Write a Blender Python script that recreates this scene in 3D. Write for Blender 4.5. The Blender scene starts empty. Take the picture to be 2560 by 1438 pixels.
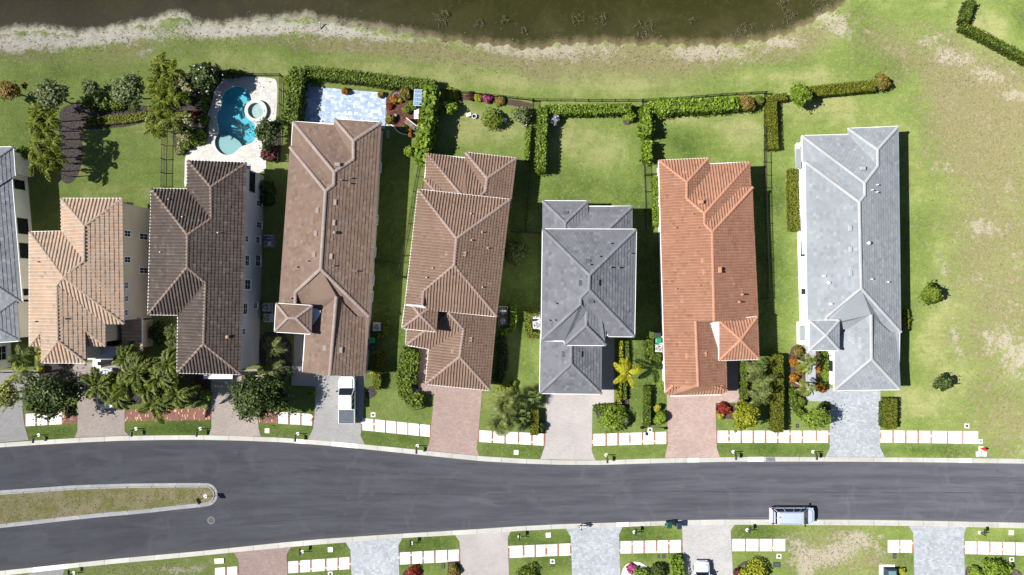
import bpy, bmesh, math, random
import numpy as np
from mathutils import Vector, Matrix
from mathutils.geometry import tessellate_polygon

random.seed(11)
rng = np.random.default_rng(11)
scene = bpy.context.scene
COL = scene.collection

# ------------------------------------------------------------------ camera, sky, sun, exposure
H = 82.0            # flying height of the drone in metres
K = 20.5            # photo pixels per metre on the ground
cam_d = bpy.data.cameras.new("camera")
cam = bpy.data.objects.new("camera", cam_d)
COL.objects.link(cam)
cam.location = (0, 0, H)
cam.rotation_euler = (0, 0, 0)
cam_d.sensor_fit = 'HORIZONTAL'
cam_d.angle_x = 2 * math.atan(1280 / (K * H))
cam_d.clip_start = 1.0
cam_d.clip_end = 3000
scene.camera = cam

SUN_EL = 46.0
world = bpy.data.worlds.new("World")
scene.world = world
world.use_nodes = True
wn = world.node_tree
bg = wn.nodes['Background']
sky = wn.nodes.new('ShaderNodeTexSky')
sky.sky_type = 'NISHITA'
sky.sun_disc = False
sky.sun_elevation = math.radians(SUN_EL)
sky.sun_rotation = math.radians(271)
sky.air_density = 0.9
sky.dust_density = 0.4
sky.ozone_density = 1.6
wn.links.new(sky.outputs[0], bg.inputs[0])
bg.inputs[1].default_value = 0.05

sun_d = bpy.data.lights.new("sun", 'SUN')
sun_d.energy = 5.0
sun_d.angle = math.radians(0.53)
sun_d.color = (1.0, 0.972, 0.93)
sun = bpy.data.objects.new("sun", sun_d)
COL.objects.link(sun)
sun.location = (-60, -1, 70)
_el = math.radians(SUN_EL)
sun.rotation_euler = Vector((math.cos(_el), 0.02 * math.cos(_el), -math.sin(_el))).to_track_quat('-Z', 'Y').to_euler()

scene.view_settings.view_transform = 'Standard'
scene.view_settings.look = 'None'
scene.view_settings.exposure = 0.98
scene.view_settings.gamma = 1.0
scene.view_settings.use_curve_mapping = False
scene.cycles.max_bounces = 6
scene.cycles.diffuse_bounces = 2
scene.cycles.transparent_max_bounces = 12
scene.cycles.use_denoising = True


# ------------------------------------------------------------------ helpers
def at(px, py, h=0.0):
    """plan position of something seen at photo pixel (px, py) and standing h metres high"""
    k = (1 - h / H) / K
    return Vector(((px - 1280) * k, (719 - py) * k, h))


def tag(o, label=None, cat=None, group=None, kind=None):
    if label: o['label'] = label
    if cat: o['category'] = cat
    if group: o['group'] = group
    if kind: o['kind'] = kind
    return o


def empty(name, loc=(0, 0, 0), rz=0.0, parent=None):
    o = bpy.data.objects.new(name, None)
    COL.objects.link(o)
    o.location = loc
    o.rotation_euler = (0, 0, rz)
    o.empty_display_size = 0.3
    if parent: o.parent = parent
    return o


def link(name, me, parent=None, mats=None):
    o = bpy.data.objects.new(name, me)
    COL.objects.link(o)
    if mats:
        for m in (mats if isinstance(mats, (list, tuple)) else [mats]):
            me.materials.append(m)
    if parent: o.parent = parent
    return o


def copy_tree(o, parent=None):
    c = o.copy()
    COL.objects.link(c)
    c.parent = parent
    for ch in o.children:
        copy_tree(ch, c)
    return c


def np_mesh(name, V, F, tone=None, mi=None, smooth=False):
    """mesh from numpy: V (n,3); F = (m,k) array or list of index lists"""
    me = bpy.data.meshes.new(name)
    V = np.asarray(V, dtype=np.float32)
    if isinstance(F, np.ndarray):
        m, k = F.shape
        loops = F.ravel().astype(np.int32)
        starts = np.arange(0, m * k, k, dtype=np.int32)
    else:
        m = len(F)
        lens = np.fromiter((len(f) for f in F), dtype=np.int32, count=m)
        loops = np.fromiter((i for f in F for i in f), dtype=np.int32, count=int(lens.sum()))
        starts = np.concatenate(([0], np.cumsum(lens)[:-1])).astype(np.int32) if m else np.zeros(0, np.int32)
    me.vertices.add(len(V)); me.vertices.foreach_set('co', V.ravel())
    me.loops.add(len(loops)); me.loops.foreach_set('vertex_index', loops)
    me.polygons.add(m); me.polygons.foreach_set('loop_start', starts)
    if mi is not None: me.polygons.foreach_set('material_index', np.asarray(mi, dtype=np.int32))
    me.update(calc_edges=True)
    if tone is not None:
        a = me.attributes.new('tone', 'FLOAT', 'FACE')
        a.data.foreach_set('value', np.asarray(tone, dtype=np.float32))
    me.polygons.foreach_set('use_smooth', np.full(m, bool(smooth)))
    return me


class MB:
    """collects polygons; build() links them as one mesh object"""
    def __init__(s):
        s.v = []; s.f = []; s.m = []; s.t = []

    def add(s, vs, fs, m=0, t=0.5):
        b = len(s.v)
        s.v.extend([tuple(p) for p in vs])
        for f in fs:
            s.f.append([i + b for i in f]); s.m.append(m); s.t.append(t)
        return s

    def poly(s, pts, m=0, t=0.5):
        return s.add(pts, [list(range(len(pts)))], m, t)

    def prism(s, pts, z0, z1, m=0, t=0.5, bottom=False, inset=0.0):
        """vertical prism over a plan polygon (counter-clockwise or not)"""
        pts = [(p[0], p[1]) for p in pts]
        if area2(pts) < 0: pts = pts[::-1]
        n = len(pts)
        top = offset_poly(pts, inset) if inset else pts
        vs = [(x, y, z0) for x, y in pts] + [(x, y, z1) for x, y in top]
        fs = [[i, (i + 1) % n, n + (i + 1) % n, n + i] for i in range(n)] + [list(range(n, 2 * n))]
        if bottom: fs.append(list(range(n - 1, -1, -1)))
        return s.add(vs, fs, m, t)

    def box(s, c, d, rz=0.0, m=0, t=0.5, bev=0.0):
        """box with bottom-centre c and size d; bev narrows the top like a chamfer"""
        cx, cy, cz = c; dx, dy, dz = d[0] / 2, d[1] / 2, d[2]
        ca, sa = math.cos(rz), math.sin(rz)
        def R(x, y, z): return (cx + x * ca - y * sa, cy + x * sa + y * ca, cz + z)
        if bev:
            b = bev
            vs = [R(x, y, z) for z, k in ((0, 0), (dz - b, 0), (dz, b)) for x, y in ((-dx + k, -dy + k), (dx - k, -dy + k), (dx - k, dy - k), (-dx + k, dy - k))]
            fs = [[3, 2, 1, 0], [8, 9, 10, 11]]
            for r in (0, 4):
                fs += [[r + i, r + (i + 1) % 4, r + 4 + (i + 1) % 4, r + 4 + i] for i in range(4)]
        else:
            vs = [R(x, y, z) for z in (0, dz) for x, y in ((-dx, -dy), (dx, -dy), (dx, dy), (-dx, dy))]
            fs = [[3, 2, 1, 0], [4, 5, 6, 7]] + [[i, (i + 1) % 4, 4 + (i + 1) % 4, 4 + i] for i in range(4)]
        return s.add(vs, fs, m, t)

    def tube(s, pts, r, n=6, m=0, t=0.5, cap=True):
        """tube along points; r is a number or one radius per point"""
        pts = [Vector(p) for p in pts]
        rs = [r] * len(pts) if not hasattr(r, '__len__') else r
        vs = []
        for i, p in enumerate(pts):
            d = (pts[min(i + 1, len(pts) - 1)] - pts[max(i - 1, 0)]).normalized()
            a = d.cross(Vector((0, 0, 1)))
            if a.length < 1e-3: a = Vector((1, 0, 0))
            a.normalize(); b = d.cross(a).normalized()
            for k in range(n):
                w = 2 * math.pi * k / n
                vs.append(p + a * (rs[i] * math.cos(w)) + b * (rs[i] * math.sin(w)))
        fs = []
        for i in range(len(pts) - 1):
            for k in range(n):
                fs.append([i * n + k, i * n + (k + 1) % n, (i + 1) * n + (k + 1) % n, (i + 1) * n + k])
        if cap:
            fs.append(list(range(n - 1, -1, -1))); fs.append([(len(pts) - 1) * n + k for k in range(n)])
        return s.add(vs, fs, m, t)

    def lathe(s, c, prof, n=12, m=0, t=0.5):
        """surface of revolution about a vertical axis; prof = [(radius, z)...]"""
        vs = []
        for r, z in prof:
            for k in range(n):
                w = 2 * math.pi * k / n
                vs.append((c[0] + r * math.cos(w), c[1] + r * math.sin(w), c[2] + z))
        fs = []
        for i in range(len(prof) - 1):
            for k in range(n):
                fs.append([i * n + k, i * n + (k + 1) % n, (i + 1) * n + (k + 1) % n, (i + 1) * n + k])
        fs.append([(len(prof) - 1) * n + k for k in range(n)])
        return s.add(vs, fs, m, t)

    def build(s, name, mats, parent=None, smooth=False):
        me = np_mesh(name, np.array(s.v, dtype=np.float32).reshape(-1, 3), s.f, s.t, s.m, smooth)
        return link(name, me, parent, mats)


def area2(p):
    return sum(p[i][0] * p[(i + 1) % len(p)][1] - p[(i + 1) % len(p)][0] * p[i][1] for i in range(len(p)))


def offset_poly(pts, d):
    """move every edge of a plan polygon inwards by d"""
    pts = [(p[0], p[1]) for p in pts]
    sgn = 1 if area2(pts) > 0 else -1
    n = len(pts); out = []
    for i in range(n):
        p0 = Vector(pts[i - 1]); p1 = Vector(pts[i]); p2 = Vector(pts[(i + 1) % n])
        e1 = (p1 - p0).normalized(); e2 = (p2 - p1).normalized()
        n1 = Vector((-e1.y, e1.x)) * sgn; n2 = Vector((-e2.y, e2.x)) * sgn
        b = n1 + n2
        if b.length < 1e-6: b = n1
        k = d / max(0.25, b.dot(n1))
        q = p1 + b * k
        out.append((q.x, q.y))
    return out


def in_poly(P, poly):
    """vectorised point in polygon; P (n,2)"""
    x, y = P[:, 0], P[:, 1]
    c = np.zeros(len(P), bool)
    n = len(poly)
    for i in range(n):
        x1, y1 = poly[i][0], poly[i][1]; x2, y2 = poly[(i + 1) % n][0], poly[(i + 1) % n][1]
        if y1 == y2: continue
        hit = ((y1 > y) != (y2 > y)) & (x < (x2 - x1) * (y - y1) / (y2 - y1) + x1)
        c ^= hit
    return c


def seg_dist(P, poly, closed=True):
    """distance of points (n,2) to a polyline"""
    d = np.full(len(P), 1e9)
    n = len(poly)
    for i in range(n if closed else n - 1):
        a = np.array(poly[i][:2], float); b = np.array(poly[(i + 1) % n][:2], float)
        ab = b - a
        t = np.clip(((P - a) @ ab) / max(ab @ ab, 1e-9), 0, 1)
        d = np.minimum(d, np.hypot(*(P - a - t[:, None] * ab).T))
    return d


def clip_convex(sub, tri):
    """Sutherland-Hodgman: polygon sub (2D list) clipped by ccw convex polygon tri"""
    out = sub
    n = len(tri)
    for i in range(n):
        if not out: return out
        ax, ay = tri[i]; bx, by = tri[(i + 1) % n]
        inp = out; out = []
        def side(p): return (bx - ax) * (p[1] - ay) - (by - ay) * (p[0] - ax)
        for j in range(len(inp)):
            p = inp[j - 1]; q = inp[j]
            sp = side(p); sq = side(q)
            if sq >= 0:
                if sp < 0:
                    t = sp / (sp - sq); out.append((p[0] + t * (q[0] - p[0]), p[1] + t * (q[1] - p[1])))
                out.append(q)
            elif sp >= 0:
                t = sp / (sp - sq); out.append((p[0] + t * (q[0] - p[0]), p[1] + t * (q[1] - p[1])))
    return out


def triangles(poly2):
    """ccw triangles of a simple 2D polygon"""
    tr = tessellate_polygon([[Vector((p[0], p[1], 0)) for p in poly2]])
    res = []
    for t in tr:
        p = [tuple(poly2[i][:2]) for i in t]
        if area2(p) < 0: p = p[::-1]
        res.append(p)
    return res


def smooth_closed(pts, it=2):
    for _ in range(it):
        q = []
        for i in range(len(pts)):
            a = pts[i]; b = pts[(i + 1) % len(pts)]
            q.append(tuple(a[k] * .75 + b[k] * .25 for k in range(2))); q.append(tuple(a[k] * .25 + b[k] * .75 for k in range(2)))
        pts = q
    return pts


def interp(xs, ys):
    xs = np.array(xs, float); ys = np.array(ys, float)
    return lambda x: np.interp(x, xs, ys)


# ------------------------------------------------------------------ materials
def srgb(r, g, b):
    f = lambda c: (c / 255 / 12.92) if c <= 10 else ((c / 255 + 0.055) / 1.055) ** 2.4
    return (f(r), f(g), f(b), 1)


class NT:
    def __init__(s, name):
        s.m = bpy.data.materials.new(name); s.m.use_nodes = True
        s.t = s.m.node_tree; s.t.nodes.clear()
        s.out = s.t.nodes.new('ShaderNodeOutputMaterial')
        s.pos = s.t.nodes.new('ShaderNodeNewGeometry').outputs['Position']

    def n(s, typ, **kw):
        nd = s.t.nodes.new('ShaderNode' + typ)
        for k, v in kw.items():
            if k.startswith('_'): setattr(nd, k[1:], v)
            else: s.put(nd.inputs[int(k[1:]) if k[0] == 'i' and k[1:].isdigit() else k.replace('__', ' ')], v)
        return nd

    def put(s, sock, v):
        if isinstance(v, bpy.types.NodeSocket): s.t.links.new(v, sock)
        elif v is not None:
            if sock.type == 'RGBA' and not hasattr(v, '__len__'): v = (v, v, v, 1)
            if sock.type == 'RGBA' and len(v) == 3: v = (*v, 1)
            sock.default_value = v

    def noise(s, scale, detail=4, rough=0.55, vec=None, dist=0.0, off=None):
        v = vec if vec is not None else s.pos
        if off is not None: v = s.n('VectorMath', _operation='ADD', i0=v, i1=off).outputs[0]
        return s.n('TexNoise', Vector=v, Scale=scale, Detail=detail, Roughness=rough, Distortion=dist).outputs[0]

    def scaled(s, sx, sy, sz=1.0, rz=0.0, vec=None):
        return s.n('Mapping', Vector=vec if vec is not None else s.pos, Scale=(sx, sy, sz), Rotation=(0, 0, rz)).outputs[0]

    def math(s, op, a, b=None, c=None, clamp=False):
        nd = s.n('Math', _operation=op, _use_clamp=clamp); s.put(nd.inputs[0], a)
        if b is not None: s.put(nd.inputs[1], b)
        if c is not None: s.put(nd.inputs[2], c)
        return nd.outputs[0]

    def ramp(s, f, lo, hi, a=0.0, b=1.0):
        return s.n('MapRange', _interpolation_type='SMOOTHSTEP', i0=f, i1=lo, i2=hi, i3=a, i4=b).outputs[0]

    def mix(s, f, a, b, blend='MIX'):
        nd = s.n('Mix', _data_type='RGBA', _blend_type=blend, _clamp_factor=True)
        s.put(nd.inputs[0], f); s.put(nd.inputs[6], a); s.put(nd.inputs[7], b)
        return nd.outputs[2]

    def attr(s, name):
        return s.n('Attribute', _attribute_name=name, _attribute_type='GEOMETRY').outputs['Fac']

    def objrand(s):
        return s.n('ObjectInfo').outputs['Random']

    def bump(s, h, strength=0.3, dist=0.05):
        return s.n('Bump', Height=h, Strength=strength, Distance=dist).outputs[0]

    def pbr(s, col, rough=0.85, normal=None, metal=0.0, spec=0.3, **kw):
        b = s.n('BsdfPrincipled')
        s.put(b.inputs['Base Color'], col); s.put(b.inputs['Roughness'], rough); s.put(b.inputs['Metallic'], metal)
        s.put(b.inputs['Specular IOR Level'], spec)
        if rough >= 0.88: s.put(b.inputs['Diffuse Roughness'], 1.0)
        if normal is not None: s.put(b.inputs['Normal'], normal)
        for k, v in kw.items(): s.put(b.inputs[k.replace('__', ' ')], v)
        s.t.links.new(b.outputs[0], s.out.inputs[0])
        return s.m


def plain(name, c1, c2=None, scale=3.0, rough=0.7, bump=0.0, bscale=30.0, spec=0.3, metal=0.0, fine=0.12):
    """paint, stone, render...: two tones mixed by noise, with fine grain"""
    t = NT(name)
    c2 = c2 or tuple(x * 0.8 for x in c1[:3]) + (1,)
    col = t.mix(t.ramp(t.noise(scale, 5), 0.35, 0.65), c1, c2)
    if fine: col = t.mix(fine, col, t.n('TexNoise', Vector=t.pos, Scale=bscale, Detail=3).outputs['Color'], 'OVERLAY')
    nm = t.bump(t.noise(bscale, 3), bump, 0.02) if bump else None
    return t.pbr(col, rough, nm, metal, spec)


def toned(name, dark, mid, light, rough=0.8, scale=0.6, spec=0.25, bump=0.0, stain=None, stain_amt=0.0, lo=0.0, hi=1.0):
    """pieces that each carry a 'tone' of their own (tiles, pavers, bricks)"""
    t = NT(name)
    a = t.attr('tone')
    col = t.mix(t.ramp(a, 0.0, 0.5), dark, mid)
    col = t.mix(t.ramp(a, 0.55, 1.0), col, light)
    w = t.ramp(t.noise(scale, 6, 0.6), 0.3, 0.75)
    col = t.mix(t.math('MULTIPLY', w, 0.42), col, tuple(c * 0.7 for c in mid[:3]) + (1,))
    col = t.mix(t.ramp(t.noise(scale * .55, 4, 0.6, off=(3, 50, 9)), 0.5, 0.72, 0, 0.4), col, tuple(min(1, c * 1.22) for c in mid[:3]) + (1,))
    if stain is not None:
        col = t.mix(t.math('MULTIPLY', t.ramp(t.noise(scale * 2.3, 6, 0.65, off=(31, 7, 3)), 0.5, 0.75), stain_amt), col, stain)
    col = t.mix(0.10, col, t.n('TexNoise', Vector=t.pos, Scale=14.0, Detail=3).outputs['Color'], 'OVERLAY')
    nm = t.bump(t.noise(25, 3), bump, 0.02) if bump else None
    return t.pbr(col, rough, nm, 0, spec)


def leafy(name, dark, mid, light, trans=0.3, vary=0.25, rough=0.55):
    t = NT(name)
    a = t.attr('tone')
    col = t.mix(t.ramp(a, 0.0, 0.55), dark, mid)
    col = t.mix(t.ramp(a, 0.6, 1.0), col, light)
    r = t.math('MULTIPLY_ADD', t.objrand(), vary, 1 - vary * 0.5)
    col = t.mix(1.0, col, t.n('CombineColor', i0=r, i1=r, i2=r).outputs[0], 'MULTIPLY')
    d = t.n('BsdfPrincipled'); t.put(d.inputs['Base Color'], col); t.put(d.inputs['Roughness'], rough); t.put(d.inputs['Specular IOR Level'], 0.25)
    tr = t.n('BsdfTranslucent'); t.put(tr.inputs[0], col)
    ms = t.n('MixShader', i0=trans); t.t.links.new(d.outputs[0], ms.inputs[1]); t.t.links.new(tr.outputs[0], ms.inputs[2])
    t.t.links.new(ms.outputs[0], t.out.inputs[0])
    return t.m

# ================================================================== ground, lake, road
SHORE_X = [-400, 0, 70, 130, 170, 200, 250, 300, 350, 390, 410, 430, 460, 475, 500, 540, 600, 650, 690, 735, 760, 800, 850, 900, 950, 1000, 1050, 1100, 1150, 1190, 1230,
           1280, 1330, 1400, 1460, 1520, 1560, 1620, 1700, 1780, 1860, 1920, 1960, 2000, 2030, 2060, 2090, 2125, 2200, 2400, 3000]
SHORE_Y = [95, 81, 76, 79, 88, 89, 83, 72, 63, 55, 48, 36, 46, 58, 66, 67, 60, 53, 51, 45, 40, 52, 60, 66, 72, 80, 88, 97, 103, 110, 108,
           116, 122, 108, 107, 105, 109, 109, 111, 110, 105, 97, 85, 69, 52, 35, 20, 0, -60, -200, -500]
shore = interp(SHORE_X, SHORE_Y)
WATER_Z = -0.30

TOP_X = [-900, -300, 0, 100, 200, 300, 400, 500, 600, 700, 800, 900, 1000, 1100, 1200, 1300, 1400, 1500, 1600, 1700, 1800, 1900, 2100, 2300, 2560, 3400]
TOP_BACK = [1200, 1138, 1107.8, 1100.5, 1094.5, 1090, 1088.4, 1088, 1090, 1094, 1101, 1110, 1119.5, 1130, 1140, 1146.3, 1150.3, 1151, 1147, 1144.7, 1143, 1142, 1142.6, 1143.8, 1146.7, 1158]
TOP_ROAD = [1210, 1149, 1118.5, 1112, 1106.4, 1102, 1100, 1099.5, 1101.5, 1105.5, 1112.6, 1121.8, 1132, 1142.5, 1152.6, 1158.6, 1162, 1162.4, 1159.2, 1156.7, 1154.8, 1154, 1154.2, 1155.6, 1159.2, 1171]
BOT_X = [-900, -300, 0, 100, 200, 300, 400, 500, 600, 700, 800, 900, 1000, 1100, 1200, 1300, 1400, 1500, 1600, 1700, 1800, 2000, 2160, 2300, 2560, 3400]
BOT_ROAD = [1560, 1458, 1427.4, 1417, 1406.3, 1396, 1387, 1378, 1367.5, 1357, 1348, 1341, 1334.5, 1328.6, 1322.4, 1315.6, 1310.6, 1307.6, 1304.8, 1300.8, 1299, 1299, 1299.7, 1301.8, 1307, 1330]
BOT_BACK = [1572, 1470, 1439.5, 1428.6, 1417.6, 1407.4, 1398.5, 1389, 1379, 1369.5, 1360.6, 1352.8, 1345, 1339.4, 1333.8, 1326.8, 1321.8, 1318.4, 1315.4, 1312, 1311.4, 1312, 1313, 1314.8, 1320.3, 1344]
top_back, top_road = interp(TOP_X, TOP_BACK), interp(TOP_X, TOP_ROAD)
bot_road, bot_back = interp(BOT_X, BOT_ROAD), interp(BOT_X, BOT_BACK)

# POOL outline (water) in photo pixels, used to leave a hole in the ground
C2 = lambda pts: [(360 + x / 3.595, 130 + y / 3.595) for x, y in pts]
POOL = smooth_closed(C2([(835, 305), (905, 320), (955, 370), (972, 430), (968, 470), (930, 520), (930, 570), (965, 620), (1000, 640), (1005, 690), (1015, 760), (990, 810), (940, 835), (880, 850),
                         (840, 890), (790, 925), (735, 932), (680, 910), (640, 860), (632, 800), (650, 755), (665, 735), (672, 690), (655, 640), (648, 585), (660, 535), (690, 500), (700, 450),
                         (695, 410), (720, 360), (770, 320)]), 2)
POOL_W = [at(x, y).to_2d() for x, y in POOL]
SPA_C = at(360 + 1015 / 3.595, 130 + 535 / 3.595)

ground_blobs = {
    # px, py, rx, ry, value
    'sand': [(60, 108, 75, 22, .9), (20, 118, 60, 16, .5), (210, 100, 90, 14, .9), (300, 84, 70, 16, .8), (150, 118, 30, 14, .5), (400, 95, 60, 26, .45), (520, 80, 80, 15, .95), (620, 75, 90, 16, .9), (700, 70, 60, 16, .7),
             (800, 72, 60, 14, .75), (880, 82, 60, 14, .8), (960, 95, 50, 12, .7), (1040, 98, 40, 10, .5), (1100, 92, 30, 8, .6), (1190, 103, 50, 12, .8), (1260, 118, 60, 18, .8), (1340, 130, 60, 24, .75),
             (1420, 130, 50, 28, .7), (1520, 150, 40, 22, .45), (1500, 120, 60, 16, .5), (1740, 135, 70, 24, .9), (1840, 145, 60, 14, .5), (1820, 120, 70, 14, .45), (1960, 108, 60, 24, .7), (2080, 50, 40, 34, .75), (2110, 80, 30, 24, .6),
             (2330, 100, 40, 20, .6), (2400, 150, 60, 22, .7), (2470, 190, 60, 22, .75), (2540, 235, 50, 22, .75), (2360, 130, 40, 20, .5), (2420, 60, 40, 26, .35),
             (2360, 415, 26, 18, .6), (2470, 300, 30, 20, .3), (2440, 460, 30, 16, .35), (2520, 470, 16, 30, .55), (2480, 570, 50, 26, .55), (2430, 565, 40, 20, .45), (2540, 650, 20, 20, .5), (2530, 760, 40, 40, .35),
             (2545, 900, 45, 60, .8), (2480, 840, 50, 40, .4), (2500, 860, 40, 30, .35), (2385, 840, 16, 60, .55), (2360, 700, 14, 60, .45), (2400, 900, 14, 50, .4), (2430, 700, 60, 40, .3), (2555, 1120, 16, 40, .5), (2340, 620, 12, 60, .35),
             (2010, 1420, 30, 60, .9), (1985, 1360, 26, 26, .6), (2100, 1380, 60, 24, .85), (2150, 1350, 40, 20, .7), (2060, 1400, 60, 30, .55), (2120, 1340, 60, 20, .45), (2200, 1390, 20, 40, .4),
             (420, 1428, 50, 14, .6), (490, 1420, 50, 16, .5), (300, 1438, 60, 12, .35), (845, 60, 30, 8, .4), (360, 130, 40, 14, .35), (800, 96, 50, 14, .25), (880, 118, 60, 12, .25)],
    'dry': [(2500, 650, 160, 430, .8), (2440, 330, 150, 140, .55), (2480, 250, 130, 90, .6), (2300, 120, 140, 80, .4), (2200, 100, 120, 60, .35), (2530, 1060, 90, 80, .5), (2400, 200, 120, 60, .5),
            (1300, 145, 160, 36, .4), (1500, 145, 180, 42, .5), (1650, 145, 140, 36, .42), (1800, 130, 160, 36, .4), (1950, 60, 90, 50, .6), (2020, 110, 80, 40, .35), (1100, 130, 120, 30, .35), (950, 120, 140, 26, .35), (850, 110, 120, 30, .45),
            (330, 120, 80, 34, .5), (260, 160, 120, 30, .3), (60, 130, 90, 30, .4), (640, 96, 120, 20, .25), (1400, 190, 120, 26, .3), (1650, 200, 160, 30, .22),
            (2080, 1380, 140, 80, .7), (2200, 1410, 60, 50, .35), (350, 1425, 200, 30, .45), (1170, 330, 60, 40, .12), (1420, 360, 60, 50, .12), (1850, 330, 60, 30, .28), (440, 395, 30, 60, .1)],
    'lush_shade': [(1430, 350, 90, 60, -.55), (1540, 380, 40, 60, -.25), (1850, 330, 70, 45, -.6), (1690, 300, 60, 20, -.4), (1170, 330, 80, 50, -.45), (1260, 330, 40, 50, -.3), (1200, 190, 200, 26, -.45), (1550, 210, 200, 26, -.5), (950, 160, 140, 24, -.3), (2080, 260, 120, 40, -.45), (2040, 190, 120, 20, -.45), (2330, 870, 60, 200, -.5), (2290, 420, 30, 90, -.4), (300, 400, 90, 60, -.3), (560, 150, 160, 24, -.25), (60, 160, 80, 20, -.3), (2480, 70, 70, 40, -.7), (1280, 880, 20, 60, -.4), (1000, 980, 40, 60, -.35), (1700, 1060, 40, 40, -.2), (2300, 1000, 90, 40, -.3), (1530, 1130, 60, 12, -.2),
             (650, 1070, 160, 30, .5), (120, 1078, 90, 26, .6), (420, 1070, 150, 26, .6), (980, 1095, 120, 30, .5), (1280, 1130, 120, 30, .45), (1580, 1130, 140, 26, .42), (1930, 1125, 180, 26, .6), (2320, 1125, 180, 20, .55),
             (960, 600, 60, 300, .6), (1000, 900, 60, 120, .4), (1300, 700, 60, 240, .5), (1620, 700, 60, 240, .5), (1930, 650, 60, 300, .5), (1480, 480, 140, 60, .45), (1500, 350, 60, 60, .25), (1750, 370, 90, 40, .6), (1680, 340, 40, 30, .3),  # house-gap blobs put shade into the grass colour; other blobs are lush lawn
             (760, 1390, 120, 40, .6), (1060, 1370, 100, 60, .6), (1350, 1360, 110, 60, .65), (1620, 1350, 110, 50, .6), (1900, 1340, 90, 50, .55), (2250, 1390, 60, 60, .55), (2500, 1390, 120, 60, .5),
             (100, 130, 80, 40, .3), (130, 180, 120, 30, .3), (740, 118, 60, 20, .35), (1200, 400, 140, 60, .18), (300, 420, 100, 80, .2), (60, 320, 80, 60, .3), (1260, 180, 60, 14, .4), (1060, 160, 30, 10, .2),
             (2290, 700, 60, 420, .32), (2220, 160, 100, 60, .45), (2160, 90, 60, 50, .3), (2500, 1000, 80, 30, .35), (2550, 60, 40, 50, .6), (1900, 160, 180, 20, .2), (740, 960, 60, 60, .5), (300, 1000, 100, 40, .3), (1650, 930, 90, 120, .5), (1900, 960, 60, 100, .5)],
}


def blob_field(X, Y, lst):
    f = np.zeros_like(X)
    for px, py, rx, ry, v in lst:
        f += v * np.exp(-(((X - px) / rx) ** 2 + ((Y - py) / ry) ** 2))
    return f


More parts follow.
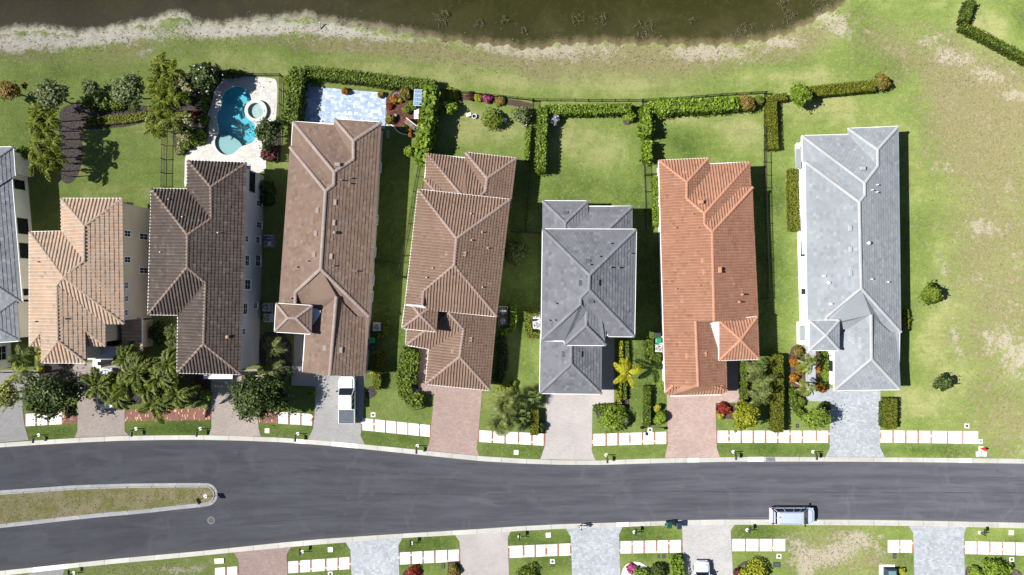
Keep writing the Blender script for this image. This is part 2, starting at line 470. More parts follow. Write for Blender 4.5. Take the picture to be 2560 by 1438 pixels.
def make_ground():
    fine_x = np.arange(-66, 66.01, 0.32); fine_y = np.arange(-38.4, 38.41, 0.32)
    xs = np.concatenate(([-900, -500, -300, -200, -140, -100, -80, -70], fine_x, [70, 80, 100, 140, 200, 300, 500, 900]))
    ys = np.concatenate(([-900, -500, -300, -200, -120, -80, -60, -48, -42], fine_y, [42, 48, 60, 80, 120, 200, 300, 500, 900]))
    GX, GY = np.meshgrid(xs, ys)
    px = GX * K + 1280; py = 719 - GY * K
    d = (shore(px) - py) / K
    d += (0.22 * np.sin(GX * 2.1 + .5 * np.sin(GY)) + 0.15 * np.sin(GX * 5.3 + 1)) * np.exp(-(d / 1.2) ** 2)
    Z = np.interp(d, [-4, -1.2, -0.25, 0, 2.0, 5.0, 9.0, 30], [0, -0.03, -0.2, WATER_Z - .02, -0.48, -1.0, -1.8, -3.0])
    nx, ny = len(xs), len(ys)
    V = np.stack([GX, GY, Z], -1).reshape(-1, 3)
    idx = np.arange(nx * ny).reshape(ny, nx)
    F = np.stack([idx[:-1, :-1], idx[:-1, 1:], idx[1:, 1:], idx[1:, :-1]], -1).reshape(-1, 4)
    # leave the pool basin open
    cen = V[F].mean(1)[:, :2]
    hole = in_poly(cen, POOL_W) & (seg_dist(cen, POOL_W) > -1)
    near = (np.abs(cen - np.array(POOL_W).mean(0)).max(1) < 12)
    big = np.zeros(len(F), bool)
    big[near] = seg_dist(cen[near], POOL_W) < 0.45
    big |= np.hypot(cen[:, 0] - SPA_C.x, cen[:, 1] - SPA_C.y) < 0.7
    F = F[~(hole | big)]
    me = np_mesh('ground', V, F, smooth=True)
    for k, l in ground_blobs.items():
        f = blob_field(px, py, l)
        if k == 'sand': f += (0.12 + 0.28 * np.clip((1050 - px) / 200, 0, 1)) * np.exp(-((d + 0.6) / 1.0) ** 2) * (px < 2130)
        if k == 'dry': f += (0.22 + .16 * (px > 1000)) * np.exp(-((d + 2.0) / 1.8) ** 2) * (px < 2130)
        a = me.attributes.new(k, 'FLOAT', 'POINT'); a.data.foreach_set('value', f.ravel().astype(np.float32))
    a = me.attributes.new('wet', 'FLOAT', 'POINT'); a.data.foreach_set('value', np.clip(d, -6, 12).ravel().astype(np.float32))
    a = me.attributes.new('west', 'FLOAT', 'POINT'); a.data.foreach_set('value', np.clip((1150 - px) / 700, 0, 1).ravel().astype(np.float32))
    t = NT('lawn_and_bank')
    lush_shade, dry, sand, wet, west = (t.attr(k) for k in ('lush_shade', 'dry', 'sand', 'wet', 'west'))
    n1 = t.noise(0.22, 6, 0.6); n2 = t.noise(0.9, 6, 0.65, off=(17, 3, 0)); n3 = t.noise(4.2, 5, 0.7); n4 = t.noise(13, 3, 0.7)
    clump = t.noise(2.0, 6, 0.75, off=(5, 9, 0), dist=0.6)
    streak = t.noise(1.0, 4, 0.6, vec=t.scaled(0.12, 1.1, 1))
    vv = t.math('ADD', t.math('MULTIPLY_ADD', lush_shade, 0.75, -0.64), t.math('ADD', t.math('MULTIPLY', n1, 1.35), t.math('MULTIPLY', n2, 0.65)))
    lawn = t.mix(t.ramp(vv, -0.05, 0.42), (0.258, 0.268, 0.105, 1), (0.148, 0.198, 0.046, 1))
    lawn = t.mix(t.ramp(vv, 0.30, 1.05), lawn, (0.045, 0.088, 0.011, 1))  # darkest green, also paints extra shade into the gaps between houses
    lawn = t.mix(t.ramp(streak, 0.52, 0.72, 0, 0.35), lawn, (0.085, 0.12, 0.022, 1))
    lawn = t.mix(t.ramp(t.noise(1.15, 8, 0.78, off=(61, 13, 0), dist=0.5), 0.52, 0.68, 0, 0.5), lawn, (0.075, 0.115, 0.022, 1))
    lawn = t.mix(t.ramp(t.noise(2.4, 8, 0.82, off=(7, 83, 0), dist=1.0), 0.50, 0.72, 0, 0.55), lawn, (0.33, 0.325, 0.15, 1))
    lawn = t.mix(t.ramp(n3, 0.50, 0.78, 0, 0.65), lawn, (0.040, 0.068, 0.010, 1))
    lawn = t.mix(t.ramp(n3, 0.47, 0.28, 0, 0.40), lawn, (0.33, 0.34, 0.15, 1))
    hay = t.mix(t.ramp(n3, 0.35, 0.7), (0.225, 0.198, 0.105, 1), (0.155, 0.148, 0.056, 1))
    hay = t.mix(t.ramp(clump, 0.48, 0.72, 0, 0.5), hay, (0.30, 0.265, 0.185, 1))
    hay = t.mix(t.ramp(t.noise(1.7, 8, 0.8, off=(23, 5, 0), dist=0.9), 0.5, 0.68, 0, 0.6), hay, (0.105, 0.112, 0.034, 1))
    fdry = t.ramp(t.math('ADD', dry, t.math('MULTIPLY', t.math('SUBTRACT', t.math('ADD', t.math('ADD', n1, n2), clump), 1.5), 1.25)), 0.10, 1.0)
    col = t.mix(fdry, lawn, hay)
    sandc = t.mix(t.ramp(clump, 0.4, 0.7), (0.42, 0.395, 0.345, 1), (0.30, 0.275, 0.225, 1))
    sandc = t.mix(t.ramp(west, 0.0, 0.5, 0.75, 0.0), sandc, (0.30, 0.262, 0.185, 1))
    sandc = t.mix(t.ramp(n4, 0.58, 0.85, 0, .6), sandc, (0.13, 0.115, 0.085, 1))
    fs = t.ramp(t.math('ADD', sand, t.math('MULTIPLY', t.math('SUBTRACT', t.math('ADD', t.math('ADD', n3, n2), clump), 1.5), 2.1)), 0.30, 1.0)
    col = t.mix(fs, col, sandc)
    # under water: pale shelf near the bank, then mud
    mud = t.mix(west, (0.042, 0.042, 0.014, 1), (0.056, 0.047, 0.036, 1))
    mud = t.mix(t.ramp(t.noise(1.2, 5, 0.7, dist=1.0), 0.5, 0.75, 0, 0.6), mud, (0.10, 0.085, 0.04, 1))
    mud = t.mix(t.ramp(t.noise(0.18, 5, 0.6, dist=0.8), 0.42, 0.68, 0, 0.5), mud, (0.075, 0.07, 0.032, 1))
    shelf = t.mix(t.ramp(n3, 0.3, 0.7), (0.50, 0.48, 0.43, 1), (0.34, 0.32, 0.27, 1))
    shelf = t.mix(west, (0.16, 0.13, 0.075, 1), shelf)
    wob = t.math('MULTIPLY_ADD', t.math('SUBTRACT', clump, 0.5), 1.8, wet)
    fm = t.ramp(wob, 0.15, 1.25)
    under = t.mix(fm, shelf, mud)
    col = t.mix(t.ramp(wet, -0.12, 0.10), col, under)
    col = t.mix(0.22, col, t.n('TexNoise', Vector=t.pos, Scale=22.0, Detail=4, Roughness=0.8).outputs['Color'], 'OVERLAY')
    hgt = t.math('ADD', t.math('MULTIPLY', n3, 0.6), n4)
    t.pbr(col, 0.95, t.bump(hgt, 0.75, 0.10), 0, 0.1)
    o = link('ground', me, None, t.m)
    tag(o, 'mown lawns, bare sandy lots and lake bank under the whole street', 'ground', kind='structure')


def make_lake():
    xs = list(range(-3000, 4000, 40))
    pts = [(x, float(shore(x)) + 28) for x in xs]
    top = [at(x, y).to_2d() for x, y in pts]
    P = [(p.x, p.y) for p in top] + [(top[-1].x, 420), (top[0].x, 420)]
    m = MB(); m.prism(P, -6.0, WATER_Z, bottom=True)
    t = NT('lake_water')
    gl = t.n('BsdfGlossy', Color=(1, 1, 1, 1), Roughness=0.08, Normal=t.bump(t.noise(1.6, 4, 0.6), 0.12, 0.1))
    tr = t.n('BsdfTransparent', Color=(0.97, 0.98, 0.95, 1))
    fr = t.n('Fresnel', IOR=1.33)
    ms = t.n('MixShader', i0=fr.outputs[0]); t.t.links.new(tr.outputs[0], ms.inputs[1]); t.t.links.new(gl.outputs[0], ms.inputs[2])
    t.t.links.new(ms.outputs[0], t.out.inputs[0])
    ab = t.n('VolumeAbsorption', Color=(0.72, 0.74, 0.42, 1), Density=0.55)
    t.t.links.new(ab.outputs[0], t.out.inputs['Volume'])
    o = m.build('lake_water', t.m)
    tag(o, 'murky olive brown lake water along the top of the view', 'lake', kind='structure')


def strip_mesh(f0, f1, xs, z0, z1):
    m = MB()
    for a, b in zip(xs[:-1], xs[1:]):
        m.poly([at(a, f1(a)).to_2d().to_3d() + Vector((0, 0, z1)), at(b, f1(b)).to_2d().to_3d() + Vector((0, 0, z1)),
                at(b, f0(b)).to_2d().to_3d() + Vector((0, 0, z0)), at(a, f0(a)).to_2d().to_3d() + Vector((0, 0, z0))])
    return m


def make_road():
    xs = list(np.arange(-900, 3401, 20.0))
    t = NT('asphalt')
    ac, al = t.attr('across'), t.attr('along')
    def flow(sx, sy, o=0.0): return t.n('CombineXYZ', i0=t.math('MULTIPLY_ADD', al, sx, o), i1=t.math('MULTIPLY', ac, sy), i2=o).outputs[0]
    w1 = t.noise(1.0, 5, 0.62, vec=flow(0.10, 9.0), dist=0.25); w2 = t.noise(1.0, 4, 0.6, vec=flow(0.22, 26.0, 7.0), dist=0.2)
    patch = t.noise(0.28, 6, 0.6, dist=1.2); grain = t.noise(26, 3, 0.8)
    col = t.mix(t.ramp(w1, 0.33, 0.66), (0.056, 0.057, 0.069, 1), (0.080, 0.082, 0.097, 1))
    col = t.mix(t.ramp(w2, 0.5, 0.8, 0, 0.5), col, (0.034, 0.034, 0.040, 1))
    col = t.mix(t.ramp(patch, 0.52, 0.72, 0, 0.6), col, (0.095, 0.097, 0.11, 1))
    col = t.mix(t.ramp(t.noise(1.0, 6, 0.7, vec=t.scaled(0.11, 0.9, 1, -0.12), dist=1.5), 0.58, 0.72, 0, 0.55), col, (0.112, 0.114, 0.127, 1))
    col = t.mix(t.ramp(t.noise(0.5, 5, 0.7, off=(40, 8, 0), dist=0.8), 0.60, 0.80, 0, 0.5), col, (0.030, 0.029, 0.030, 1))
    col = t.mix(t.ramp(t.noise(1.3, 3, 0.5, off=(9, 9, 0)), 0.70, 0.78, 0, 0.55), col, (0.034, 0.033, 0.034, 1))
    edge = t.math('MINIMUM', ac, t.math('SUBTRACT', 1.0, ac))
    col = t.mix(t.ramp(edge, 0.07, 0.0, 0, 0.4), col, (0.11, 0.105, 0.098, 1))
    col = t.mix(t.ramp(grain, 0.45, 0.8, 0, 0.3), col, (0.10, 0.10, 0.105, 1))
    t.pbr(col, 0.9, t.bump(grain, 0.25, 0.02), 0, 0.25)
    o = strip_mesh(lambda x: top_road(x) - 1.5, lambda x: bot_road(x) + 1.5, xs, 0.012, 0.012).build('road', t.m)
    n = len(xs) - 1
    a = o.data.attributes.new('across', 'FLOAT', 'POINT'); a.data.foreach_set('value', np.tile([1., 1., 0., 0.], n).astype(np.float32))
    a = o.data.attributes.new('along', 'FLOAT', 'POINT'); a.data.foreach_set('value', np.array([[p / K, q / K, q / K, p / K] for p, q in zip(xs[:-1], xs[1:])], dtype=np.float32).ravel())
    tag(o, 'dark grey asphalt street with faint tyre wear', 'road', kind='structure')
    # tar joints where the paving passes meet
    jm = plain('tar_joint', (0.018, 0.018, 0.02, 1), rough=0.7)
    for name, pts in (('straight', [(560, 1233), (800, 1233.5), (950, 1235), (1100, 1237), (1220, 1237), (1400, 1234), (1700, 1229), (2000, 1231), (2560, 1232)]),
                      ('curved', [(0, 1372), (120, 1361), (300, 1345), (430, 1329), (560, 1317), (700, 1303), (850, 1292), (960, 1284)]),
                      ('upper', [(0, 1172), (180, 1160), (330, 1153), (520, 1153), (700, 1157), (880, 1174), (1000, 1186)])):
        m = MB()
        for (x0, y0), (x1, y1) in zip(pts[:-1], pts[1:]):
            n = max(2, int((x1 - x0) / 25))
            for i in range(n):
                if rng.random() < 0.06: continue
                a = i / n; b = (i + 1) / n
                p = at(x0 + (x1 - x0) * a, y0 + (y1 - y0) * a); q = at(x0 + (x1 - x0) * b, y0 + (y1 - y0) * b)
                w = rng.uniform(0.010, 0.022)
                m.poly([(p.x, p.y - w, .0165), (q.x, q.y - w, .0165), (q.x, q.y + w, .0165), (p.x, p.y + w, .0165)])
        o = m.build('tar_joint', jm)
        tag(o, {'straight': 'long dark tar joint running along the middle of the street', 'curved': 'tar joint curving across the lower carriageway left of the island',
                'upper': 'tar joint along the carriageway above the grass island'}[name], 'road joint', kind='structure')
    # manhole and worn patch
    p = at(528, 1301)
    e = empty('manhole_cover', (p.x, p.y, 0.012))
    MB().lathe((0, 0, 0), [(0.46, 0), (0.46, 0.008), (0.37, 0.008)], 20).build('rim', plain('pale_rim', (0.14, 0.14, 0.14, 1)), e)
    lid = MB().lathe((0, 0, 0), [(0.36, 0.0), (0.36, 0.012), (0.33, 0.014)], 20)
    lid.build('lid', plain('iron_lid', (0.05, 0.05, 0.055, 1), rough=0.5), e)
    tag(e, 'round iron manhole cover with pale rim below the island nose', 'manhole')


concrete = toned('kerb_concrete', (0.30, 0.29, 0.265, 1), (0.40, 0.39, 0.355, 1), (0.72, 0.71, 0.68, 1), 0.85, 0.5, stain=(0.20, 0.185, 0.15, 1), stain_amt=0.35)
grey_conc = toned('grey_concrete', (0.16, 0.16, 0.165, 1), (0.24, 0.24, 0.245, 1), (0.36, 0.35, 0.33, 1), 0.85, 0.8, stain=(0.10, 0.10, 0.105, 1), stain_amt=0.5)


def make_kerbs():
    for which, back, road, lab, bright in (('t', top_back, top_road, 'pale concrete kerb along the house side of the street', {(735, 765), (828, 895), (1718, 1748), (1868, 1910), (2395, 2430)}),
                                           ('b', bot_back, bot_road, 'pale concrete kerb along the lower side of the street', {(82, 172), (1540, 1573)})):
        e = empty('kerb', (0, 0, 0))
        tag(e, lab, 'kerb', kind='structure')
        cuts = list(np.arange(-420, 2990, 62.0))
        for a, b in bright:
            cuts = [c for c in cuts if not (a - 14 < c < b + 14)] + [a, b]
        cuts.sort()
        for a, b in zip(cuts[:-1], cuts[1:]):
            tone = 0.97 if (a, b) in bright else float(rng.uniform(0.25, 0.62))
            n = 3; m = MB()
            for i in range(n):
                x0 = a + (b - a) * i / n + (0.25 if i == 0 else 0); x1 = a + (b - a) * (i + 1) / n - (0.25 if i == n - 1 else 0)
                prof = [(0.0, 0.004), (0.0, 0.09), (0.22, 0.085), (0.55, 0.03), (1.0, 0.03), (1.0, 0.004)]
                ring = []
                for x in (x0, x1):
                    yb, yr = back(x), road(x)
                    ring.append([at(x, yb + (yr - yb) * f).to_2d().to_3d() + Vector((0, 0, z)) for f, z in prof])
                k = len(prof)
                m.add(ring[0] + ring[1], [[j, j + 1, k + j + 1, k + j] if which == 't' else [j + 1, j, k + j, k + j + 1] for j in range(k - 1)], 0, tone)
            m.build('kerb_stone', concrete, e)


def make_island():
    # outer edge of the kerb, clockwise from the far left
    top = [(-330, 1262), (-200, 1247), (-100, 1236), (0, 1226), (60, 1222), (125, 1217.5), (190, 1213), (250, 1211), (320, 1209), (380, 1208.3), (440, 1207.6), (500, 1207.6), (522, 1208), (533, 1213), (540, 1221), (544, 1229), (545, 1236), (543.5, 1245),
           (540, 1253), (533, 1260), (524, 1264.5), (500, 1268), (440, 1274), (380, 1281), (320, 1287), (260, 1292), (200, 1298), (140, 1304.5), (80, 1311.5), (20, 1318), (-60, 1327), (-160, 1338), (-330, 1358)]
    W = [at(x, y).to_2d() for x, y in top]
    ins = offset_poly(W, 0.52)
    ins = [Vector(p) for p in ins]
    t = NT('dry_grass')
    n = t.noise(3.0, 6, 0.75, dist=0.5); n2 = t.noise(0.5, 5, 0.6); n3 = t.noise(14, 3, 0.8)
    c = t.mix(t.ramp(n2, 0.4, 0.62), (0.16, 0.165, 0.05, 1), (0.25, 0.215, 0.125, 1))
    c = t.mix(t.ramp(n, 0.45, 0.72, 0, 0.8), c, (0.30, 0.25, 0.17, 1)); c = t.mix(t.ramp(n3, 0.5, 0.8, 0, 0.6), c, (0.07, 0.065, 0.025, 1))
    t.pbr(c, 0.95, t.bump(t.math('ADD', n, n3), 0.7, 0.08), 0, 0.1)
    m = MB()
    pts = offset_poly(W, 0.46)
    m.prism(pts, 0.0, 0.11)
    o = m.build('median_island', t.m); tag(o, 'dry grass on the long traffic island in the street', 'traffic island', kind='structure')
    e = empty('island_kerb', (0, 0, 0)); tag(e, 'grey concrete kerb in short lengths round the traffic island', 'kerb', kind='structure')
    for i in range(len(W) - 1):
        a0, a1, b0, b1 = W[i], W[i + 1], ins[i], ins[i + 1]
        prof = [(0, 0.004), (0.0, 0.05), (0.12, 0.06), (0.66, 0.075), (0.72, 0.15), (0.95, 0.155), (1.0, 0.11)]
        gap = 0.012
        r0 = [(a0.lerp(b0, f)).lerp(a1.lerp(b1, f), gap).to_3d() + Vector((0, 0, z)) for f, z in prof]
        r1 = [(a0.lerp(b0, f)).lerp(a1.lerp(b1, f), 1 - gap).to_3d() + Vector((0, 0, z)) for f, z in prof]
        k = len(prof)
        m = MB(); tone = float(rng.uniform(0.2, 0.7))
        m.add(r0 + r1, [[j + 1, j, k + j, k + j + 1] for j in range(k - 1)], 0, tone)
        m.build('kerb_stone', grey_conc, e)
        # pale mortar joint between two stones
        if 3 <= i < 12 or 21 <= i < 31:
            jm = MB()
            d = (a1 - a0).normalized() * 0.05
            q = [(a0 - d), (a0 + d), (b0 + d).lerp(a0 + d, .3), (b0 - d).lerp(a0 - d, .3)]
            jm.add([v.to_3d() + Vector((0, 0, z)) for v, z in zip(q, (.062, .062, .092, .092))], [[0, 1, 2, 3]])
            jm.build('joint', plain_pale, e)


plain_pale = plain('pale_mortar', (0.5, 0.49, 0.47, 1), rough=0.9)


# ------------------------------------------------------------------ paving
def paver_cells(P, size, ang, bond, jitter=0.0):
    """rectangles covering polygon P in a frame turned by ang; returns (n,4) x0,y0,x1,y1"""
    ca, sa = math.cos(-ang), math.sin(-ang)
    Q = np.array([(x * ca - y * sa, x * sa + y * ca) for x, y in P])
    x0, y0 = Q.min(0) - 1; x1, y1 = Q.max(0) + 1
    cells = []
    if bond == 'ashlar':
        y = y0
        while y < y1:
            h = size[1] * rng.choice([0.66, 1.0, 1.33]); x = x0 - rng.random() * size[0]
            while x < x1:
                w = size[0] * rng.choice([0.5, 0.75, 1.0, 1.25])
                if h > size[1] and w < size[0] and rng.random() < .5:
                    cells.append((x, y, x + w, y + h / 2)); cells.append((x, y + h / 2, x + w, y + h))
                else:
                    cells.append((x, y, x + w, y + h))
                x += w
            y += h
    else:
        j = 0; y = y0
        while y < y1:
            o = (j % 2) * size[0] / 2 if bond == 'running' else 0
            for x in np.arange(x0 - o, x1, size[0]): cells.append((x, y, x + size[0], y + size[1]))
            y += size[1]; j += 1
    return Q, np.array(cells)


def pavers_mesh(P, size, ang=0.0, bond='running', z=0.02, gap=0.008, hgt=0.012, tone=None, sides=True):
    if area2(P) < 0: P = P[::-1]
    Q, C = paver_cells(P, size, ang, bond)
    g = gap / 2
    C = C + np.array([g, g, -g, -g])
    cor = np.stack([C[:, [0, 1]], C[:, [2, 1]], C[:, [2, 3]], C[:, [0, 3]]], 1)
    ins = in_poly(cor.reshape(-1, 2), Q).reshape(-1, 4)
    full = ins.all(1)
    cen = cor.mean(1)
    rad = np.hypot(C[:, 2] - C[:, 0], C[:, 3] - C[:, 1]) / 2
    near = seg_dist(cen, Q) < rad
    full &= ~(near & (seg_dist(cen, Q) < rad * 0.5) & ~ins.all(1))
    part = ~full & (ins.any(1) | near)
    ca, sa = math.cos(ang), math.sin(ang)
    R = np.array([[ca, sa], [-sa, ca]])
    nf = int(full.sum())
    A = cor[full] @ R
    top = np.concatenate([A, np.full((nf, 4, 1), z + hgt)], 2)
    V = [top.reshape(-1, 3)]; F = np.arange(nf * 4).reshape(-1, 4)
    tn = rng.random(nf) if tone is None else tone(nf)
    T = [tn]; faces = [F]
    if sides:
        B = offset = np.concatenate([A, np.full((nf, 4, 1), z)], 2)
        V.append(B.reshape(-1, 3)); b = nf * 4
        for i in range(4):
            j = (i + 1) % 4
            faces.append(np.stack([b + np.arange(nf) * 4 + i, b + np.arange(nf) * 4 + j, np.arange(nf) * 4 + j, np.arange(nf) * 4 + i], 1)); T.append(tn)
    faces = np.concatenate(faces).tolist(); T = np.concatenate(T).tolist()
    V = np.concatenate(V).tolist()
    tris = triangles([tuple(p) for p in Q])
    for q in cor[part]:
        tt = float(rng.random() if tone is None else tone(1)[0])
        sub = [tuple(p) for p in q]
        for tr in tris:
            c = clip_convex(sub, tr)
            if len(c) >= 3 and abs(area2(c)) > 2e-4:
                b = len(V)
                for p in c:
                    w = np.array(p) @ R
                    V.append((w[0], w[1], z + hgt))
                faces.append(list(range(b, b + len(c)))); T.append(tt)
    return np_mesh('pavers', np.array(V), faces, T)


joint_mat = plain('paving_joint', (0.24, 0.225, 0.21, 1), rough=0.95)
pav = {
    'pink': toned('pink_pavers', (0.325, 0.239, 0.210, 1), (0.371, 0.275, 0.243, 1), (0.412, 0.314, 0.279, 1), 0.9, 0.3, stain=(0.30, 0.16, 0.12, 1), stain_amt=0.3),
    'tan': toned('tan_pavers', (0.387, 0.330, 0.288, 1), (0.435, 0.375, 0.330, 1), (0.477, 0.417, 0.369, 1), 0.9, 0.3),
    'grey': toned('grey_pavers', (0.344, 0.332, 0.323, 1), (0.378, 0.367, 0.357, 1), (0.412, 0.399, 0.391, 1), 0.9, 0.3),
    'cream': toned('cream_pavers', (0.390, 0.355, 0.338, 1), (0.420, 0.385, 0.368, 1), (0.445, 0.411, 0.393, 1), 0.9, 0.3),
    'blue': toned('blue_grey_pavers', (0.255, 0.275, 0.295, 1), (0.31, 0.33, 0.35, 1), (0.38, 0.397, 0.412, 1), 0.85, 0.4),
    'ice': toned('ice_blue_pavers', (0.21, 0.28, 0.39, 1), (0.30, 0.37, 0.47, 1), (0.50, 0.56, 0.63, 1), 0.75, 0.4),
    'travertine': toned('travertine', (0.370, 0.355, 0.325, 1), (0.440, 0.425, 0.390, 1), (0.500, 0.485, 0.450, 1), 0.8, 0.35, stain=(0.33, 0.33, 0.30, 1), stain_amt=0.4),
    'brick': toned('red_brick', (0.257, 0.115, 0.088, 1), (0.365, 0.176, 0.135, 1), (0.837, 0.621, 0.378, 1), 0.9, 0.6),
}


def paved(name, label, px, kind, size=(0.24, 0.12), ang=0.0, bond='running', z=0.02, tone=None, cat='driveway', hgt=0.012, gap=0.008):
    P = [tuple(at(x, y).to_2d()) for x, y in px]
    m = MB(); m.prism(P, 0.002, z)
    o = m.build(name, joint_mat)
    tag(o, label, cat, kind='structure')
    me = pavers_mesh(P, size, ang, bond, z, gap, hgt, tone)
    c = link('pavers', me, o, pav[kind]); tag(c, kind='stuff')
    return o


def make_paving():
    D = [
        ('grey block driveway at the far left edge', [(-160, 925), (98, 925), (98, 948), (57, 985), (57, 1028), (62, 1065), (72, 1100), (0, 1106), (-160, 1122)], 'grey', 0.0),
        ('tan block driveway under the palms beside the tan roofed house', [(182, 906), (300, 906), (312, 925), (312, 1078), (322, 1088.5), (187, 1094.2), (194, 1078), (194, 1000), (184, 985)], 'tan', 0.03),
        ('pinkish block driveway below the dark brown roofed house', [(528.8, 930), (600, 925), (646, 922), (645.5, 1052), (647, 1072), (652, 1091), (522, 1088.5), (528.8, 1070)], 'tan', 0.0),
        ('grey block driveway under the white pickup truck', [(729, 915), (757, 905), (757, 928), (912, 936), (908, 1047), (901.5, 1089), (912, 1111), (770, 1098.5), (782.5, 1073), (787, 1033), (789, 966), (729, 964)], 'grey', -0.08),
        ('pink block driveway below the double gabled brown house', [(1042, 868), (1072, 868), (1090, 955), (1206, 968), (1197, 1073), (1191.7, 1121), (1198, 1139.6), (1066, 1126), (1073.5, 1107.7), (1078, 1065), (1086, 986), (1042, 986)], 'pink', -0.1),
        ('pale cream block driveway below the dark grey roofed house', [(1364.6, 975), (1503, 975), (1503, 845), (1536, 845), (1535, 1015), (1487, 1015), (1481, 1023), (1479.6, 1129), (1489, 1150.6), (1351, 1148), (1363.3, 1111.7)], 'cream', 0.0),
        ('pink cream block driveway below the orange roofed house', [(1666.7, 975), (1812, 975), (1817, 895), (1852, 895), (1852, 1006), (1788.8, 1007), (1790, 1076), (1791.5, 1118), (1799.6, 1142.8), (1662, 1145), (1670, 1107.7)], 'pink', 0.02),
        ('light blue grey block driveway below the pale grey roofed house', [(2012, 862), (2039, 862), (2039, 978), (2090, 968), (2200.7, 968), (2200, 1118), (2212, 1143), (2063.5, 1142.4), (2074.4, 1121), (2074.4, 1003), (2015, 1003)], 'blue', 0.0),
        ('grey block driveway cut by the lower left picture edge', [(80, 1431), (100, 1429.5), (163, 1422.5), (157.7, 1438), (160, 1560), (40, 1560), (60, 1440)], 'grey', 0.1),
        ('pinkish block driveway below the island nose', [(584, 1381.2), (728, 1367.4), (717, 1386), (718.5, 1438), (722, 1560), (602, 1560), (598.6, 1438), (596.5, 1399)], 'pink', 0.1),
        ('pale blue block driveway between two lawn strips, second from the left across the street', [(864.4, 1356), (1006, 1345.2), (996, 1364), (998.6, 1438), (1002, 1560), (884, 1560), (879, 1438), (876, 1374)], 'blue', 0.08),
        ('cream block driveway across the street below the pink one', [(1138, 1337.6), (1277, 1329), (1269.5, 1344), (1272.5, 1438), (1276, 1560), (1156, 1560), (1153, 1438), (1149, 1354)], 'cream', 0.06),
        ('mottled blue grey block driveway beside the walking person', [(1415, 1321.5), (1557, 1317), (1547.5, 1336.5), (1550.8, 1438), (1554, 1560), (1434, 1560), (1430.5, 1438), (1426.8, 1341.5)], 'blue', 0.03),
        ('grey block driveway under the parked white car across the street', [(1702, 1312.4), (1836, 1311.6), (1826.7, 1326.5), (1832.4, 1438), (1836, 1560), (1710, 1560), (1708, 1438), (1706, 1329)], 'grey', 0.0),
        ('light grey block driveway at the lower right', [(2272, 1315), (2417, 1317.2), (2410, 1332.7), (2411.3, 1438), (2414, 1560), (2288, 1560), (2285.6, 1438), (2283, 1332.7)], 'blue', 0.0),
    ]
    for lab, px, kind, ang in D:
        if kind == 'blue': paved('driveway', lab, px, kind, (0.30, 0.22), ang, 'ashlar', 0.022, hgt=0.008)
        else: paved('driveway', lab, px, kind, (0.26, 0.13), ang, 'running', 0.022, hgt=0.006, gap=0.006)
    paved('garden_path', 'shaded grey block path beside the brown house entrance', [(735, 836), (757, 836), (757, 903), (735, 912)], 'grey', ang=0, cat='path')
    # mixed blue patio
    paved('patio', 'bright patio of mixed ice blue pavers behind the brown house', [(756, 203), (776, 203), (776, 216.5), (966, 233), (963, 322), (735, 312), (738, 222), (756, 222)], 'ice', (0.40, 0.34), -0.08, 'ashlar', 0.03, cat='patio', gap=0.012)
    # gravel path in the little garden
    paved('garden_path', 'grey stepping stone path through the small flower garden', [(966, 275), (985, 270), (1005, 262), (1030, 253), (1036, 262), (1030, 285), (1036, 298), (1020, 305), (1000, 300), (985, 292), (966, 290)], 'grey', (0.34, 0.26), 0.4, 'ashlar', 0.02, cat='path')


